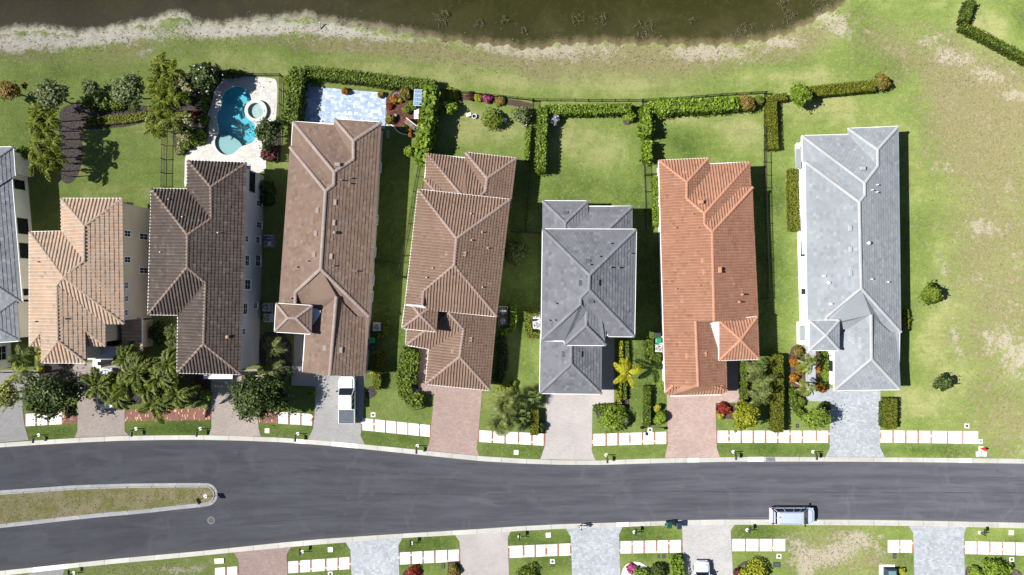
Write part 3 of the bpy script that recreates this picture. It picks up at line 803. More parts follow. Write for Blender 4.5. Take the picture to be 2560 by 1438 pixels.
def make_sidewalks():
    white = plain('white_slab', (0.66, 0.65, 0.62, 1), (0.60, 0.59, 0.56, 1), 0.8, 0.85, fine=0.06)
    worn = plain('weathered_slab', (0.56, 0.56, 0.54, 1), (0.40, 0.41, 0.41, 1), 0.9, 0.85, fine=0.08)
    b = lambda ox, s, l: [(ox + x0 / s, ox + x1 / s) for x0, x1 in l]
    W = [
        ('white slab pavement partly under the big dark tree at the left', b(0, 3.784, [(245, 335), (355, 450), (465, 585)]), 62, 156, (62, 1035, 1066), (156, 1030, 1060.5), ()),
        ('short white slab pavement left of the pickup driveway', [(695.3, 720.4), (725, 751), (754, 780.4)], 695, 783.5, (695, 1029.7, 1059.4), (781, 1035, 1064.5), (0, 1, 2)),
        ('white slab pavement sloping between the pickup and pink driveways', b(860, 3.784, [(175, 278), (292, 388), (400, 490), (500, 600), (610, 710), (722, 812)]), 902.5, 1078, (905, 1045, 1075.6), (1075, 1062.8, 1092.6), ()),
        ('white slab pavement below the fan palm', b(1140, 3.784, [(222, 337), (353, 458), (472, 585), (600, 710), (727, 828)]), 1194.5, 1363, (1198, 1075.5, 1105), (1359, 1084, 1114.3), ()),
        ('white slab pavement with a street lamp standing beside it', b(1440, 3.784, [(165, 278), (295, 390), (408, 503), (518, 622), (638, 735), (752, 852)]), 1480, 1669, (1484, 1084.7, 1115), (1665, 1079.4, 1109.8), ()),
        ('long white slab pavement crossed by a hedge end', b(1740, 3.784, [(205, 303), (322, 420), (437, 533), (552, 648), (667, 765), (783, 880), (900, 997), (1015, 1130), (1147, 1248)]), 1789.5, 2074, (1794, 1076.5, 1107), (2070, 1076.5, 1107), ()),
        ('white slab pavement ending at the red hydrant', b(2040, 3.784, [(620, 720), (738, 840), (858, 957), (977, 1080), (1098, 1235), (1252, 1380), (1395, 1532)]), 2200, 2445, (2204, 1076, 1106.4), (2445, 1078, 1109.8), ()),
        ('two white slabs at the lower left below the island', [(537.6, 563), (568, 593)], 537, 597, (537.6, 1420, 1449), (593, 1416, 1446), ()),
        ('white slab pavement between pink and blue driveways across the street', b(620, 3.805, [(382, 480), (497, 592), (608, 730), (748, 853), (868, 965)]), 718, 877.5, (720, 1403.8, 1433.5), (874, 1392.5, 1422.7), (0, 3)),
        ('white slab pavement between blue and cream driveways across the street', b(960, 4.016, [(160, 265), (282, 385), (402, 502), (520, 630), (645, 752)]), 996.8, 1151, (999.8, 1381.3, 1411.7), (1147, 1373.3, 1403.7), (4,)),
        ('slightly stained slab pavement left of the mottled driveway', b(1240, 4.016, [(137, 267), (285, 387), (403, 497), (515, 617), (635, 740)]), 1270, 1428, (1274, 1365, 1395), (1424, 1358.4, 1388.8), (1, 2, 3)),
        ('white slab pavement below the two wheeled bins', b(1500, 4.016, [(207, 315), (330, 435), (452, 560), (578, 683), (700, 810)]), 1548, 1706, (1551, 1353, 1384), (1701, 1349.7, 1381.3), ()),
        ('white slab pavement below the parked minivan', b(1780, 4.016, [(205, 327), (343, 465), (480, 603), (617, 735)]), 1828, 1963, (1831, 1347.2, 1378), (1963, 1347.2, 1378), ()),
        ('two white slabs beside the green utility box', b(2120, 4.016, [(400, 512), (528, 640)]), 2219.6, 2283, (2219.6, 1350, 1381.8), (2279, 1350, 1381.8), ()),
        ('white slab pavement at the lower right corner', b(2120, 4.016, [(1175, 1288), (1303, 1415), (1432, 1545), (1560, 1673), (1688, 1800), (1815, 1930)]), 2409, 2602, (2412, 1352.7, 1385), (2560, 1356.4, 1388.8), ()),
    ]
    for lab, slabs, xa, xb, L, R, wornset in W:
        f = lambda x, k: L[k] + (R[k] - L[k]) * (x - L[0]) / (R[0] - L[0])
        e = empty('sidewalk', (0, 0, 0)); tag(e, lab, 'pavement', kind='structure')
        for i, (x0, x1) in enumerate(slabs):
            P = [at(x, f(x, k)).to_2d() for x, k in ((x0, 2), (x1, 2), (x1, 1), (x0, 1))]
            m = MB(); m.prism(P, 0.002, 0.04, inset=0.012)
            m.build('slab', worn if i in wornset else white, e)
        edges = [xa] + [v for s in slabs for v in s] + [xb]
        for x0, x1 in zip(edges[0::2], edges[1::2]):
            if x1 - x0 < 2.2: continue
            n = 6; m = MB()
            for j in range(n):
                fa = j / n + 0.012; fb = (j + 1) / n - 0.012
                q = [at(x, f(x, 1) + (f(x, 2) - f(x, 1)) * g).to_2d() for x, g in ((x0 + .3, fb), (x1 - .3, fb), (x1 - .3, fa), (x0 + .3, fa))]
                m.prism(q, 0.002, 0.03, t=float(rng.choice([rng.uniform(0, .5), rng.uniform(.45, .62), .97], p=[.55, .35, .10])))
            m.build('brick_strip', pav['brick'], e)
    tone = lambda n: np.where(rng.random(n) < 0.09, 1.0, rng.uniform(0, 0.62, n))
    for lab, px in (('short red brick pavement beside the big dark tree', [(156.5, 1030), (192, 1029), (192.5, 1057), (156.5, 1060.5)]),
                    ('red brick pavement with cream flecks below the large palms', [(313, 1025), (420, 1022.5), (528, 1021), (528, 1050.5), (420, 1051), (313, 1052.5)]),
                    ('short red brick pavement under the round tree', [(646, 1027), (694.5, 1029.5), (694.5, 1059), (648, 1056)])):
        paved('sidewalk', lab, px, 'brick', (0.10, 0.30), 0.0, 'running', 0.025, tone, 'pavement', gap=0.01)


make_ground(); make_lake(); make_road(); make_kerbs(); make_island(); make_paving(); make_sidewalks()

# ================================================================== houses
SLOPE = 0.345
wall_mats = {
    'white': plain('white_render', (0.78, 0.78, 0.76, 1), (0.70, 0.70, 0.68, 1), 0.4, 0.85, fine=0.05),
    'cream': plain('cream_render', (0.50, 0.43, 0.33, 1), (0.45, 0.385, 0.30, 1), 0.4, 0.85, fine=0.05),
    'grey': plain('pale_grey_render', (0.46, 0.45, 0.45, 1), (0.42, 0.41, 0.41, 1), 0.4, 0.85, fine=0.05),
    'beige': plain('beige_render', (0.56, 0.53, 0.48, 1), (0.50, 0.47, 0.43, 1), 0.4, 0.85, fine=0.05),
}
trim_white = plain('white_trim', (0.74, 0.74, 0.73, 1), (0.66, 0.66, 0.65, 1), 2.0, 0.6, fine=0.03)
dark_metal = plain('black_metal', (0.012, 0.012, 0.013, 1), (0.02, 0.02, 0.021, 1), 3.0, 0.45, fine=0)
soffit_mat = plain('soffit', (0.5, 0.5, 0.48, 1))
_g = NT('window_glass'); _g.pbr((0.012, 0.02, 0.026, 1), 0.08, None, 0.0, 0.6); glass = _g.m
bare_metal = plain('sheet_metal', (0.48, 0.52, 0.56, 1), (0.42, 0.46, 0.5, 1), 0.7, 0.5, fine=0.05)


class House:
    def __init__(s, name, label, base_px, he, tile, cap, wall):
        p = at(*base_px)
        s.e = empty(name, (p.x, p.y, 0)); tag(s.e, label, 'house', 'houses along the street')
        s.base = Vector((p.x, p.y, 0))
        s.he = he; s.tile = tile; s.cap = cap; s.wall = wall
        s.V = {}; s.P = {}

    def loc(s, p): return Vector(p) - s.base

    def corner(s, **kw):
        for k, v in kw.items():
            s.V[k] = at(v[0], v[1], v[2] if len(v) > 2 else s.he)

    def plane(s, name, a, b, side, slope=SLOPE, h=None):
        A, B = s.V[a], s.V[b]
        e = (B - A).to_2d().normalized(); n = Vector((-e.y, e.x))
        want = {'W': (1, 0), 'E': (-1, 0), 'N': (0, -1), 'S': (0, 1)}[side]
        if n.dot(Vector(want)) < 0: n = -n
        s.P[name] = (A, n, slope, e)

    def on(s, plane, **kw):
        A, n, sl, e = s.P[plane]
        for k, (px, py) in kw.items():
            B = Vector(((px - 1280) / K, (719 - py) / K))
            nb = n.dot(B)
            h = (A.z + sl * (nb - n.dot(A.to_2d()))) / (1 + sl * nb / H)
            s.V[k] = at(px, py, h)

    def roof(s, faces, ridges, tw=0.34, tl=0.36, profile='S', eaves=(), cap_r=0.15, amp=0.085):
        """faces: (plane, 'names ...'); ridges: 'a b c'; eaves: chains of corners carrying a white gutter"""
        m = MB()
        for pl, names in faces:
            m.poly([s.loc(s.V[k]) for k in names.split()])
        deck = m.build('roof', s.tile, s.e)
        Vs, Fs, Ts = [], [], []
        off = 0
        for pl, names in faces:
            A, n, sl, e = s.P[pl]
            v, f, t = tile_face([s.V[k] for k in names.split()], e, tw, tl, profile, amp)
            if len(v) == 0: continue
            Vs.append(v - np.array(s.base)); Fs.extend([[i + off for i in q] for q in f]); Ts.extend(t); off += len(v)
        me = np_mesh('tiles', np.concatenate(Vs), Fs, Ts)
        o = link('tiles', me, deck, s.tile); tag(o, kind='stuff')
        for chain in ridges:
            ks = chain.split()
            for a, b in zip(ks[:-1], ks[1:]):
                ridge_cap([s.loc(s.V[a]), s.loc(s.V[b])], cap_r).build('ridge_cap', s.cap, deck)
        for chain in eaves:
            ks = chain.split()
            for a, b in zip(ks[:-1], ks[1:]):
                gutter(s.loc(s.V[a]), s.loc(s.V[b])).build('gutter', trim_white, s.e)
        return deck

    def walls(s, px, h, z0=0.0, he=None, inset=0.4, mat=None, soffit=True):
        he = he if he is not None else h
        P = [at(x, y, h).to_2d() for x, y in px]
        Q = offset_poly(P, inset)
        Q = [(x - s.base.x, y - s.base.y) for x, y in Q]
        m = MB(); m.prism(Q, z0, h - 0.06)
        m.build('wall', wall_mats[mat or s.wall], s.e)
        if soffit:
            m = MB(); m.prism([(p.x - s.base.x, p.y - s.base.y) for p in [Vector(q) for q in offset_poly(P, 0.03)]], h - 0.14, h - 0.05, bottom=True)
            m.build('soffit', soffit_mat, s.e)

    def window(s, side, plane, px0, px1, py0, py1, frame=0.09, name='window', mat=None, inset=0.4):
        """a window on the wall below an eave plane, seen between photo columns px0..px1 and rows py0..py1"""
        A, n, sl, e = s.P[plane]
        k0 = n.dot(A.to_2d()) + inset
        def pt(px, py):
            B = Vector(((px - 1280) / K, (719 - py) / K)); k = k0 / n.dot(B)
            return B * k, H * (1 - k)
        q = [pt(px, py) for px in (px0, px1) for py in (py0, py1)]
        zs = sorted(v for _, v in q); z0 = max(0.25, (zs[0] + zs[1]) / 2); z1 = max(z0 + .5, (zs[2] + zs[3]) / 2)
        c = sum((p for p, _ in q), Vector((0, 0))) / 4
        c = c - n * (n.dot(c) - k0)
        w = (pt((px0 + px1) / 2, py0)[0] - pt((px0 + px1) / 2, py1)[0]).length
        o = empty(name, (c.x - s.base.x, c.y - s.base.y, (z0 + z1) / 2), math.atan2(-n.y, -n.x), s.e)
        build_window(o, w, z1 - z0, 1, frame, mat)
        return o

    def flat_window(s, wx, wy, z0, z1, w, facing, name='window', mat=None):
        """window at world plan point facing 'N','S','E','W'"""
        rz = {'E': 0, 'N': math.pi / 2, 'W': math.pi, 'S': -math.pi / 2}[facing]
        e = empty(name, (wx - s.base.x, wy - s.base.y, (z0 + z1) / 2), rz, s.e)
        build_window(e, w, z1 - z0, 1, 0.09, mat)

    def garage(s, x, y, w, ang=0.0, h=2.3, mat=None):
        e = empty('garage_door', (x - s.base.x, y - s.base.y, 0.03), ang, s.e)
        m = MB(); m.box((0, -0.04, 0), (w + .3, 0.06, h + .15)); m.build('frame', trim_white, e)
        for i in range(4):
            m = MB(); m.box((0, -0.10, 0.01 + i * h / 4), (w, 0.06, h / 4 - 0.02), bev=0.0)
            m.build('panel', mat or trim_white, e)

    def vent(s, px, py, plane, kind='pipe', mat=None):
        s.on(plane, _v=(px, py))
        p = s.loc(s.V['_v'])
        m = MB()
        if kind == 'pipe':
            m.lathe((p.x, p.y, p.z - 0.05), [(0.17, 0), (0.16, 0.06), (0.075, 0.08), (0.075, 0.48), (0.05, 0.48)], 8)
        elif kind == 'hood':
            m.lathe((p.x, p.y, p.z - 0.05), [(0.16, 0), (0.12, 0.3), (0.2, 0.32), (0.19, 0.45), (0.08, 0.52)], 8)
        else:
            A, n, sl, e = s.P[plane]
            rz = math.atan2(e.y, e.x)
            m.box((p.x, p.y, p.z - 0.05), (0.66, 0.42, 0.16), rz, bev=0.04)
            m.box((p.x, p.y, p.z + 0.07), (0.5, 0.3, 0.06), rz)
        m.build('roof_vent', mat or s.cap, s.e)


def build_window(e, w, h, d, frame, mat=None):
    m = MB(); f = frame; t = 0.05
    m.box((d * t / 2, 0, -h / 2 - f), (t, w + 2 * f, f)); m.box((d * t / 2, 0, h / 2), (t, w + 2 * f, f))
    m.box((d * t / 2, -w / 2 - f / 2, -h / 2), (t, f, h)); m.box((d * t / 2, w / 2 + f / 2, -h / 2), (t, f, h))
    m.build('frame', mat or trim_white, e)
    m = MB(); m.box((d * 0.012, 0, -h / 2 + 0.002), (0.02, w - .004, h - .004)); pane = m.build('pane', glass, e)
    m = MB(); m.box((d * 0.022, 0, -0.02), (0.03, w - .004, 0.04)); m.box((d * 0.0225, 0, -h / 2 + .002), (0.029, 0.035, h - .004))
    m.build('glazing_bar', mat or trim_white, e)
    m = MB(); m.box((d * 0.07, 0, -h / 2 - f - 0.05), (0.14, w + 2 * f + .06, 0.05)); m.build('sill', mat or trim_white, e)


def gutter(a, b):
    """small box gutter just outside an eave"""
    d = (b - a).normalized(); n = Vector((d.y, -d.x, 0)).normalized()
    m = MB(); w = 0.085; up = Vector((0, 0, 1))
    c = [a - n * 0.02, a + n * w, b + n * w, b - n * 0.02]
    top = [p + up * 0.05 for p in c]; bot = [p - up * 0.16 for p in c]
    m.add(bot + top, [[4, 5, 6, 7], [3, 2, 1, 0], [0, 1, 5, 4], [1, 2, 6, 5], [2, 3, 7, 6], [3, 0, 4, 7]])
    return m


def ridge_cap(pts, r):
    """row of overlapping half-round ridge tiles from the low end to the high end"""
    a, b = pts
    if b.z < a.z: a, b = b, a
    d = b - a; L = d.length; d.normalize()
    up = Vector((0, 0, 1)); side = d.cross(up).normalized(); nrm = side.cross(d).normalized()
    n = max(1, int(L / 0.40)); m = MB(); ns = 6
    for i in range(n):
        p = a + d * (L * i / n); q = a + d * (L * (i + 1) / n + 0.03)
        vs = []
        for c, rr in ((p, r), (q, r * 0.84)):
            for k in range(ns + 1):
                w = math.pi * k / ns
                vs.append(c + side * (rr * 1.15 * math.cos(w)) + nrm * (rr * 0.75 * math.sin(w) + 0.03))
        fs = [[k, k + 1, ns + 2 + k, ns + 1 + k] for k in range(ns)] + [list(range(ns, -1, -1))]
        m.add(vs, fs, 0, float(rng.uniform(0.3, 0.8)))
    return m


def tile_face(pts, e, tw, tl, profile, amp):
    pts = [Vector(p) for p in pts]
    n = Vector((0, 0, 0))
    for i in range(len(pts)):
        p, q = pts[i], pts[(i + 1) % len(pts)]
        n += Vector(((p.y - q.y) * (p.z + q.z), (p.z - q.z) * (p.x + q.x), (p.x - q.x) * (p.y + q.y)))
    n.normalize()
    if n.z < 0: n = -n
    u = Vector((e.x, e.y, 0)); u = (u - n * u.dot(n)).normalized()
    v = n.cross(u).normalized()
    if v.z < 0: v = -v; u = -u
    c = sum(pts, Vector()) / len(pts)
    Q = [((p - c).dot(u), (p - c).dot(v)) for p in pts]
    if area2(Q) < 0: Q = Q[::-1]
    Qa = np.array(Q)
    u0, v0 = Qa.min(0); u1, v1 = Qa.max(0)
    # rows start at the lowest edge so that courses run parallel to the eave
    nu = int((u1 - u0) / tw) + 3; nv = int((v1 - v0) / tl) + 2
    I, J = np.meshgrid(np.arange(-1, nu), np.arange(0, nv))
    I = I.ravel().astype(float); J = J.ravel()
    if profile == 'flat': I = I + (J % 2) * 0.5
    O = np.stack([u0 + I * tw, v0 + J * tl], 1)
    cor = np.stack([O, O + [tw, 0], O + [tw, tl], O + [0, tl]], 1)
    ins = in_poly(cor.reshape(-1, 2), Q).reshape(-1, 4)
    cen = cor.mean(1); rad = math.hypot(tw, tl) / 2
    dist = seg_dist(cen, Q)
    full = ins.all(1)
    part = ~full & (ins.any(1) | (dist < rad))
    lip = 0.05 if profile == 'S' else 0.042
    ns = 4 if profile == 'S' else 1
    S = np.array([0, .1, .28, .46, .56, 1.0]) if profile == 'S' else np.array([0., 1.])
    ns = len(S) - 1
    def prof(s): return 1.25 * amp * np.interp(s, [0, .1, .28, .46, .56, 1.0], [0, .62, 1, .62, 0, .06]) if profile == 'S' else 0 * s
    B0 = np.array(c); Bu = np.array(u); Bv = np.array(v); Bn = np.array(n)
    # template: bottom of lip, lower edge, upper edge
    tu = (np.concatenate([S, S, S]) * .97 + .015) * tw
    tv = np.concatenate([0 * S, 0 * S, 0 * S + 1.0]) * tl
    tz = np.concatenate([prof(S) * 0.9 - 0.005, prof(S) + lip, prof(S) + 0.008])
    m = ns + 1
    F0 = [[k, k + 1, m + k + 1, m + k] for k in range(ns)] + [[m + k, m + k + 1, 2 * m + k + 1, 2 * m + k] for k in range(ns)]
    nf = int(full.sum())
    base = O[full]
    dz = rng.normal(0, 0.006, nf)
    U = base[:, :1] + tu; Vv = base[:, 1:] + tv; Z = tz + dz[:, None] + 0.02
    P3 = B0 + U[..., None] * Bu + Vv[..., None] * Bv + Z[..., None] * Bn
    F = (np.array(F0)[None] + (np.arange(nf) * 3 * m)[:, None, None]).reshape(-1, 4).tolist()
    tone = np.clip(rng.normal(0.5, 0.15 if profile == 'S' else 0.24, nf), 0, 1)
    T = np.repeat(tone, len(F0)).tolist()
    Vl = P3.reshape(-1, 3).tolist()
    tris = triangles(Q)
    for o in O[part]:
        tt = float(np.clip(rng.normal(0.5, 0.15), 0, 1))
        for k in range(ns):
            a = o[0] + S[k] * tw; b = o[0] + S[k + 1] * tw
            sub = [(a, o[1]), (b, o[1]), (b, o[1] + tl), (a, o[1] + tl)]
            for tr in tris:
                cp = clip_convex(sub, tr)
                if len(cp) >= 3 and abs(area2(cp)) > 3e-4:
                    i0 = len(Vl)
                    for x, y in cp:
                        z = prof(np.array((x - o[0]) / tw)) + 0.008 + (lip - 0.008) * (1 - (y - o[1]) / tl) + 0.02
                        Vl.append(tuple(B0 + x * Bu + y * Bv + float(z) * Bn))
                    F.append(list(range(i0, i0 + len(cp)))); T.append(tt)
    return np.array(Vl), F, T


def hip_tower(hs, cs, apex, h, tw, tl, profile, amp=0.07, two=None, drop=2.2, label=None, slope=0.36, wall=None, eave=True):
    """small pyramid roof on its own short walls: cs = NW, NE, SE, SW pixels"""
    ks = ['_nw', '_ne', '_se', '_sw']
    for k, c in zip(ks, cs): hs.V[k] = at(c[0], c[1], h)
    hs.plane('_W', '_nw', '_sw', 'W', slope); hs.plane('_E', '_ne', '_se', 'E', slope); hs.plane('_N', '_nw', '_ne', 'N', slope); hs.plane('_S', '_sw', '_se', 'S', slope)
    hs.on('_S', _a=apex)
    if two:
        hs.on('_S', _b=two)
        hs.V['_b'].z = hs.V['_a'].z
        faces = [('_N', '_nw _ne _b _a'), ('_E', '_ne _se _b'), ('_S', '_se _sw _a _b'), ('_W', '_sw _nw _a')]
        rd = ['_nw _a', '_sw _a', '_ne _b', '_se _b', '_a _b']
    else:
        faces = [('_N', '_nw _ne _a'), ('_E', '_ne _se _a'), ('_S', '_se _sw _a'), ('_W', '_sw _nw _a')]
        rd = ['_nw _a', '_sw _a', '_ne _a', '_se _a']
    hs.roof(faces, rd, tw, tl, profile, ['_ne _nw _sw _se'] if eave else [], amp=amp)
    P = offset_poly([hs.V[k].to_2d() for k in ks], 0.35)
    m = MB(); m.prism([(x - hs.base.x, y - hs.base.y) for x, y in P], 0.0, h - 0.02)
    m.build('tower_wall', wall_mats[wall or hs.wall], hs.e)


def tilemat(name, d, m, l, stain, amt, scale=0.5, k=1.0):
    d, m, l, stain = (tuple(c * k for c in x[:3]) + (1,) for x in (d, m, l, stain))
    return toned(name, d, m, l, 0.82, scale, stain=stain, stain_amt=amt, spec=0.2)


# ---------------------------------------------------------------- far left grey house
T0 = tilemat('slate_grey_tiles', (0.085, 0.09, 0.10, 1), (0.125, 0.13, 0.145, 1), (0.17, 0.175, 0.19, 1), (0.09, 0.09, 0.095, 1), 0.3, k=1.25)
C0 = tilemat('slate_grey_caps', (0.13, 0.135, 0.15, 1), (0.17, 0.175, 0.19, 1), (0.2, 0.2, 0.21, 1), (0.1, 0.1, 0.1, 1), 0.2)
h = House('house', 'slate grey roofed white house cut off by the left picture edge', (-70, 640), 3.25, T0, C0, 'white')
h.corner(a=(-150, 372), b=(33, 368), b2=(38, 440), c=(-160, 434), d=(28, 429), d2=(55.5, 757), sw=(-140, 770))
h.plane('N', 'a', 'b', 'N'); h.plane('E', 'b', 'b2', 'E'); h.plane('N2', 'c', 'd', 'N'); h.plane('E2', 'd', 'd2', 'E')
h.plane('S2', 'sw', 'd2', 'S'); h.plane('W2', 'c', 'sw', 'W')
h.on('E', r1=(-60, 432), r2=(-58, 500)); h.on('E2', t1=(-72, 496), t2=(-48, 690))
h.roof([('N', 'a b r1'), ('E', 'b b2 r2 r1'), ('N2', 'c d t1'), ('E2', 'd d2 t2 t1'), ('S2', 'd2 sw t2'), ('W2', 'sw c t1 t2')],
       ['b r1', 'd t1', 'd2 t2', 't1 t2', 'c t1', 'sw t2', 'r1 r2'], 0.42, 0.42, 'flat', ['b a', 'd2 d', 'b2 b'])
h.walls([(-150, 372), (33, 368), (38, 440), (28, 440), (55.5, 757), (-140, 770), (-160, 434)], 3.25)
hip_tower(h, [(-120, 752), (43, 747.5), (50.5, 852), (-112, 862)], (-38, 806), 3.4, 0.42, 0.42, 'flat', drop=3.3)
wf = 'E2'
for r in ((34, 57, 452, 471), (43, 66, 548, 583), (47, 70, 610, 644), (56, 72, 724, 737)):
    h.window('E', wf, r[0], r[1], r[2], r[3], mat=dark_metal)
P = at(20, 800)
h.V['f1'] = at(-21, 836, 3.0); h.V['f2'] = at(-19, 925, 3.0); h.plane('fE', 'f1', 'f2', 'E')
h.walls([(-110, 840), (-21, 836), (-19, 925), (-104, 930)], 3.0, inset=0.0, soffit=False)
h.window('E', 'fE', -8, 14, 866, 900, inset=0.0)
h.garage(at(-40, 931).x, at(0, 931, 1).y - 0.1, 4.6)

# ---------------------------------------------------------------- tan house
T1 = tilemat('tan_tiles', (0.20, 0.165, 0.13, 1), (0.315, 0.235, 0.175, 1), (0.40, 0.235, 0.135, 1), (0.38, 0.19, 0.095, 1), 0.55, 0.35, k=1.1)
C1 = tilemat('tan_caps', (0.22, 0.17, 0.13, 1), (0.30, 0.23, 0.17, 1), (0.36, 0.28, 0.2, 1), (0.2, 0.16, 0.12, 1), 0.4)
h = House('house', 'two storey cream house with streaky tan and orange barrel tiles', (255, 700), 6.5, T1, C1, 'cream')
h.corner(a=(153, 497), b=(307, 497), e=(310.5, 810), c=(74.5, 580.5), v1=(154.8, 579), wl=(74.8, 865.5))
h.plane('N', 'a', 'b', 'N'); h.plane('E', 'b', 'e', 'E'); h.plane('Wt', 'a', 'v1', 'W'); h.plane('N2', 'c', 'v1', 'N'); h.plane('W', 'c', 'wl', 'W')
h.on('E', t1=(211, 566), t2=(211, 652)); h.on('W', t3=(159, 693), t4=(143, 713), t5=(144.8, 852.3), gsw=(104.4, 906.5), gw=(101.7, 831))
h.corner(sm=(264.3, 810)); h.V['sm'] = at(264.3, 810, 6.5)
h.plane('S1', 'sm', 'e', 'S')
h.plane('E2', 't4', 't5', 'E'); h.on('E2', gse=(216.7, 906.5), g1=(213.5, 826), g2=(264.3, 865.5), g0=(264.3, 810))
h.plane('Sx', 'gsw', 'gse', 'S'); h.V['gse'].z = h.V['gsw'].z; h.V['s2'] = at(217, 865.5, h.V['g2'].z); h.V['s1'] = at(103, 865.5, h.V['wl'].z)
h.roof([('N', 'a b t1'), ('Wt', 'a t1 t2 v1'), ('N2', 'c v1 t2 t3'), ('E', 'b e t3 t2 t1'), ('W', 'c t3 t4 t5 gsw gw wl'), ('S1', 't3 e sm t4'), ('E2', 't4 sm g0 g2 g1 gse t5'),
        ('Sx', 't5 gse gsw'), ('Sx', 'g1 g2 s2'), ('Sx', 'gw s1 wl')],
       ['a t1', 'b t1', 't1 t2', 't2 t3', 'c t3', 't3 e', 't3 t4', 't4 t5', 't5 gsw', 't5 gse', 'g1 g2', 'gw wl'], 0.40, 0.46, 'S', ['b a', 'v1 c wl', 'gsw gse', 'e sm'], 0.14)
h.walls([(153, 497), (307, 497), (310.5, 810), (264.3, 811), (264.3, 864), (217, 865), (217, 905), (104.4, 905), (104, 866), (74.8, 865.5), (74.5, 580.5), (153, 579)], 6.5)
wf = 'E'
for r in ((311, 325, 577, 591), (311, 325, 643, 656), (312, 319, 706, 721), (312, 319, 741, 753), (312, 318, 775, 789), (349, 369, 585, 599), (349, 369, 670, 683)):
    h.window('E', wf, *r)
# balcony with black railing at the rear corner
p = at(352, 545)
m = MB(); m.box((p.x - h.base.x, p.y - h.base.y, 2.9), (1.6, 3.0, 0.18)); 
m.build('balcony_slab', wall_mats['cream'], h.e)
m = MB()
for i in range(16): m.box((p.x - h.base.x + 0.76, p.y - h.base.y - 1.45 + i * 0.193, 3.08), (0.03, 0.03, 1.0))
m.box((p.x - h.base.x + 0.76, p.y - h.base.y, 4.06), (0.06, 3.0, 0.05)); m.build('railing', dark_metal, h.e)
# low porch roof beside the entrance
h.V['pa'] = at(293, 798, 3.0); h.V['pb'] = at(354, 795, 3.0); h.V['pc'] = at(354, 878, 3.0); h.V['pd'] = at(293, 872, 3.0)
h.plane('pE', 'pb', 'pc', 'E', 0.3); h.plane('pS', 'pd', 'pc', 'S', 0.3); h.on('pE', p1=(301, 797), p2=(305, 838)); h.V['pd2'] = at(309, 878, 3.0)
h.roof([('pE', 'p1 pb pc p2'), ('pS', 'p2 pc pd2')], ['p2 pc'], 0.40, 0.46, 'S', ['pc pb'], 0.12)
h.walls([(298, 797), (354, 795), (354, 877), (312, 877)], 3.0, inset=0.3, soffit=False)
h.walls([(218, 867), (300, 866), (300, 898), (218, 900)], 3.3, inset=0.0, soffit=False, mat='grey')
m = MB(); q = at(239, 909, 3.0)
m.box((q.x - h.base.x, q.y - h.base.y, 0), (0.55, 0.9, 3.1)); m.box((q.x - h.base.x + .45, q.y - h.base.y + .35, 0), (0.4, 0.24, 3.1)); m.box((q.x - h.base.x + .45, q.y - h.base.y - .35, 0), (0.4, 0.24, 3.1))
m.build('gate_pillar', trim_white, h.e)
h.vent(100, 655, 'W', 'pipe', dark_metal); h.vent(93, 804, 'W', 'pipe', dark_metal); h.vent(168, 797, 'E2', 'pipe', dark_metal)
h.garage(at(160, 906, 6.5).x, at(160, 902, 6.5).y + .37, 4.8)

# ---------------------------------------------------------------- dark brown house
T2 = tilemat('umber_tiles', (0.08, 0.063, 0.054, 1), (0.13, 0.10, 0.085, 1), (0.24, 0.20, 0.175, 1), (0.27, 0.235, 0.21, 1), 0.3, 0.6, k=0.54)
C2m = tilemat('umber_caps', (0.16, 0.115, 0.09, 1), (0.22, 0.16, 0.125, 1), (0.27, 0.2, 0.16, 1), (0.15, 0.12, 0.1, 1), 0.3, k=0.85)
h = House('house', 'two storey pale grey house with dark umber barrel tiles', (540, 660), 6.5, T2, C2m, 'grey')
h.corner(a=(470, 402), b=(616, 407.7), se=(601.5, 935.6), c=(379.4, 472.9), v1=(468.5, 473.5), sw=(370.7, 786), v2=(445.5, 787), sw2=(443.7, 931.6))
h.plane('N', 'a', 'b', 'N'); h.plane('E', 'b', 'se', 'E'); h.plane('Wt', 'a', 'v1', 'W'); h.plane('N2', 'c', 'v1', 'N'); h.plane('W', 'c', 'sw', 'W'); h.plane('S1', 'sw', 'v2', 'S'); h.plane('W2', 'v2', 'sw2', 'W'); h.plane('S', 'sw2', 'se', 'S')
h.on('E', t1=(527, 467.6), t2=(528, 546.5), t3=(468.5, 587.4), t4=(467.6, 669), t5=(513.8, 707), t6=(509, 860))
h.roof([('N', 'a b t1'), ('Wt', 'a t1 t2 v1'), ('N2', 'c v1 t2 t3'), ('W', 'c t3 t4 sw'), ('S1', 't4 t5 v2 sw'), ('W2', 't5 t6 sw2 v2'), ('S', 't6 se sw2'), ('E', 'b se t6 t5 t4 t3 t2 t1')],
       ['a t1', 'b t1', 't1 t2 t3', 'c t3', 't3 t4', 't4 sw', 't4 t5 t6', 't6 sw2', 't6 se'], 0.37, 0.37, 'S', ['b a', 'v1 c sw v2', 'v2 sw2 se'], 0.15, amp=0.105)
h.walls([(470, 402), (616, 407.7), (601.5, 935.6), (443.7, 931.6), (445.5, 787), (370.7, 786), (379.4, 473), (470, 473.5)], 6.5)
wf = 'E'
for r in ((641, 653, 503, 515), (641, 653, 556, 569), (613, 620, 591, 604), (640, 649, 593, 607), (613, 622, 639, 664), (639, 650, 639, 665), (612, 625, 700, 723), (608, 617, 759, 785), (634, 642, 758, 770), (606, 612, 822, 836)):
    h.window('E', wf, *r)
h.window('E', wf, 624, 634, 432, 478, mat=dark_metal)
p = at(646, 455)
m = MB(); m.box((p.x - h.base.x - .3, p.y - h.base.y, 2.9), (1.0, 3.2, 0.18)); m.build('balcony_slab', wall_mats['grey'], h.e)
m = MB()
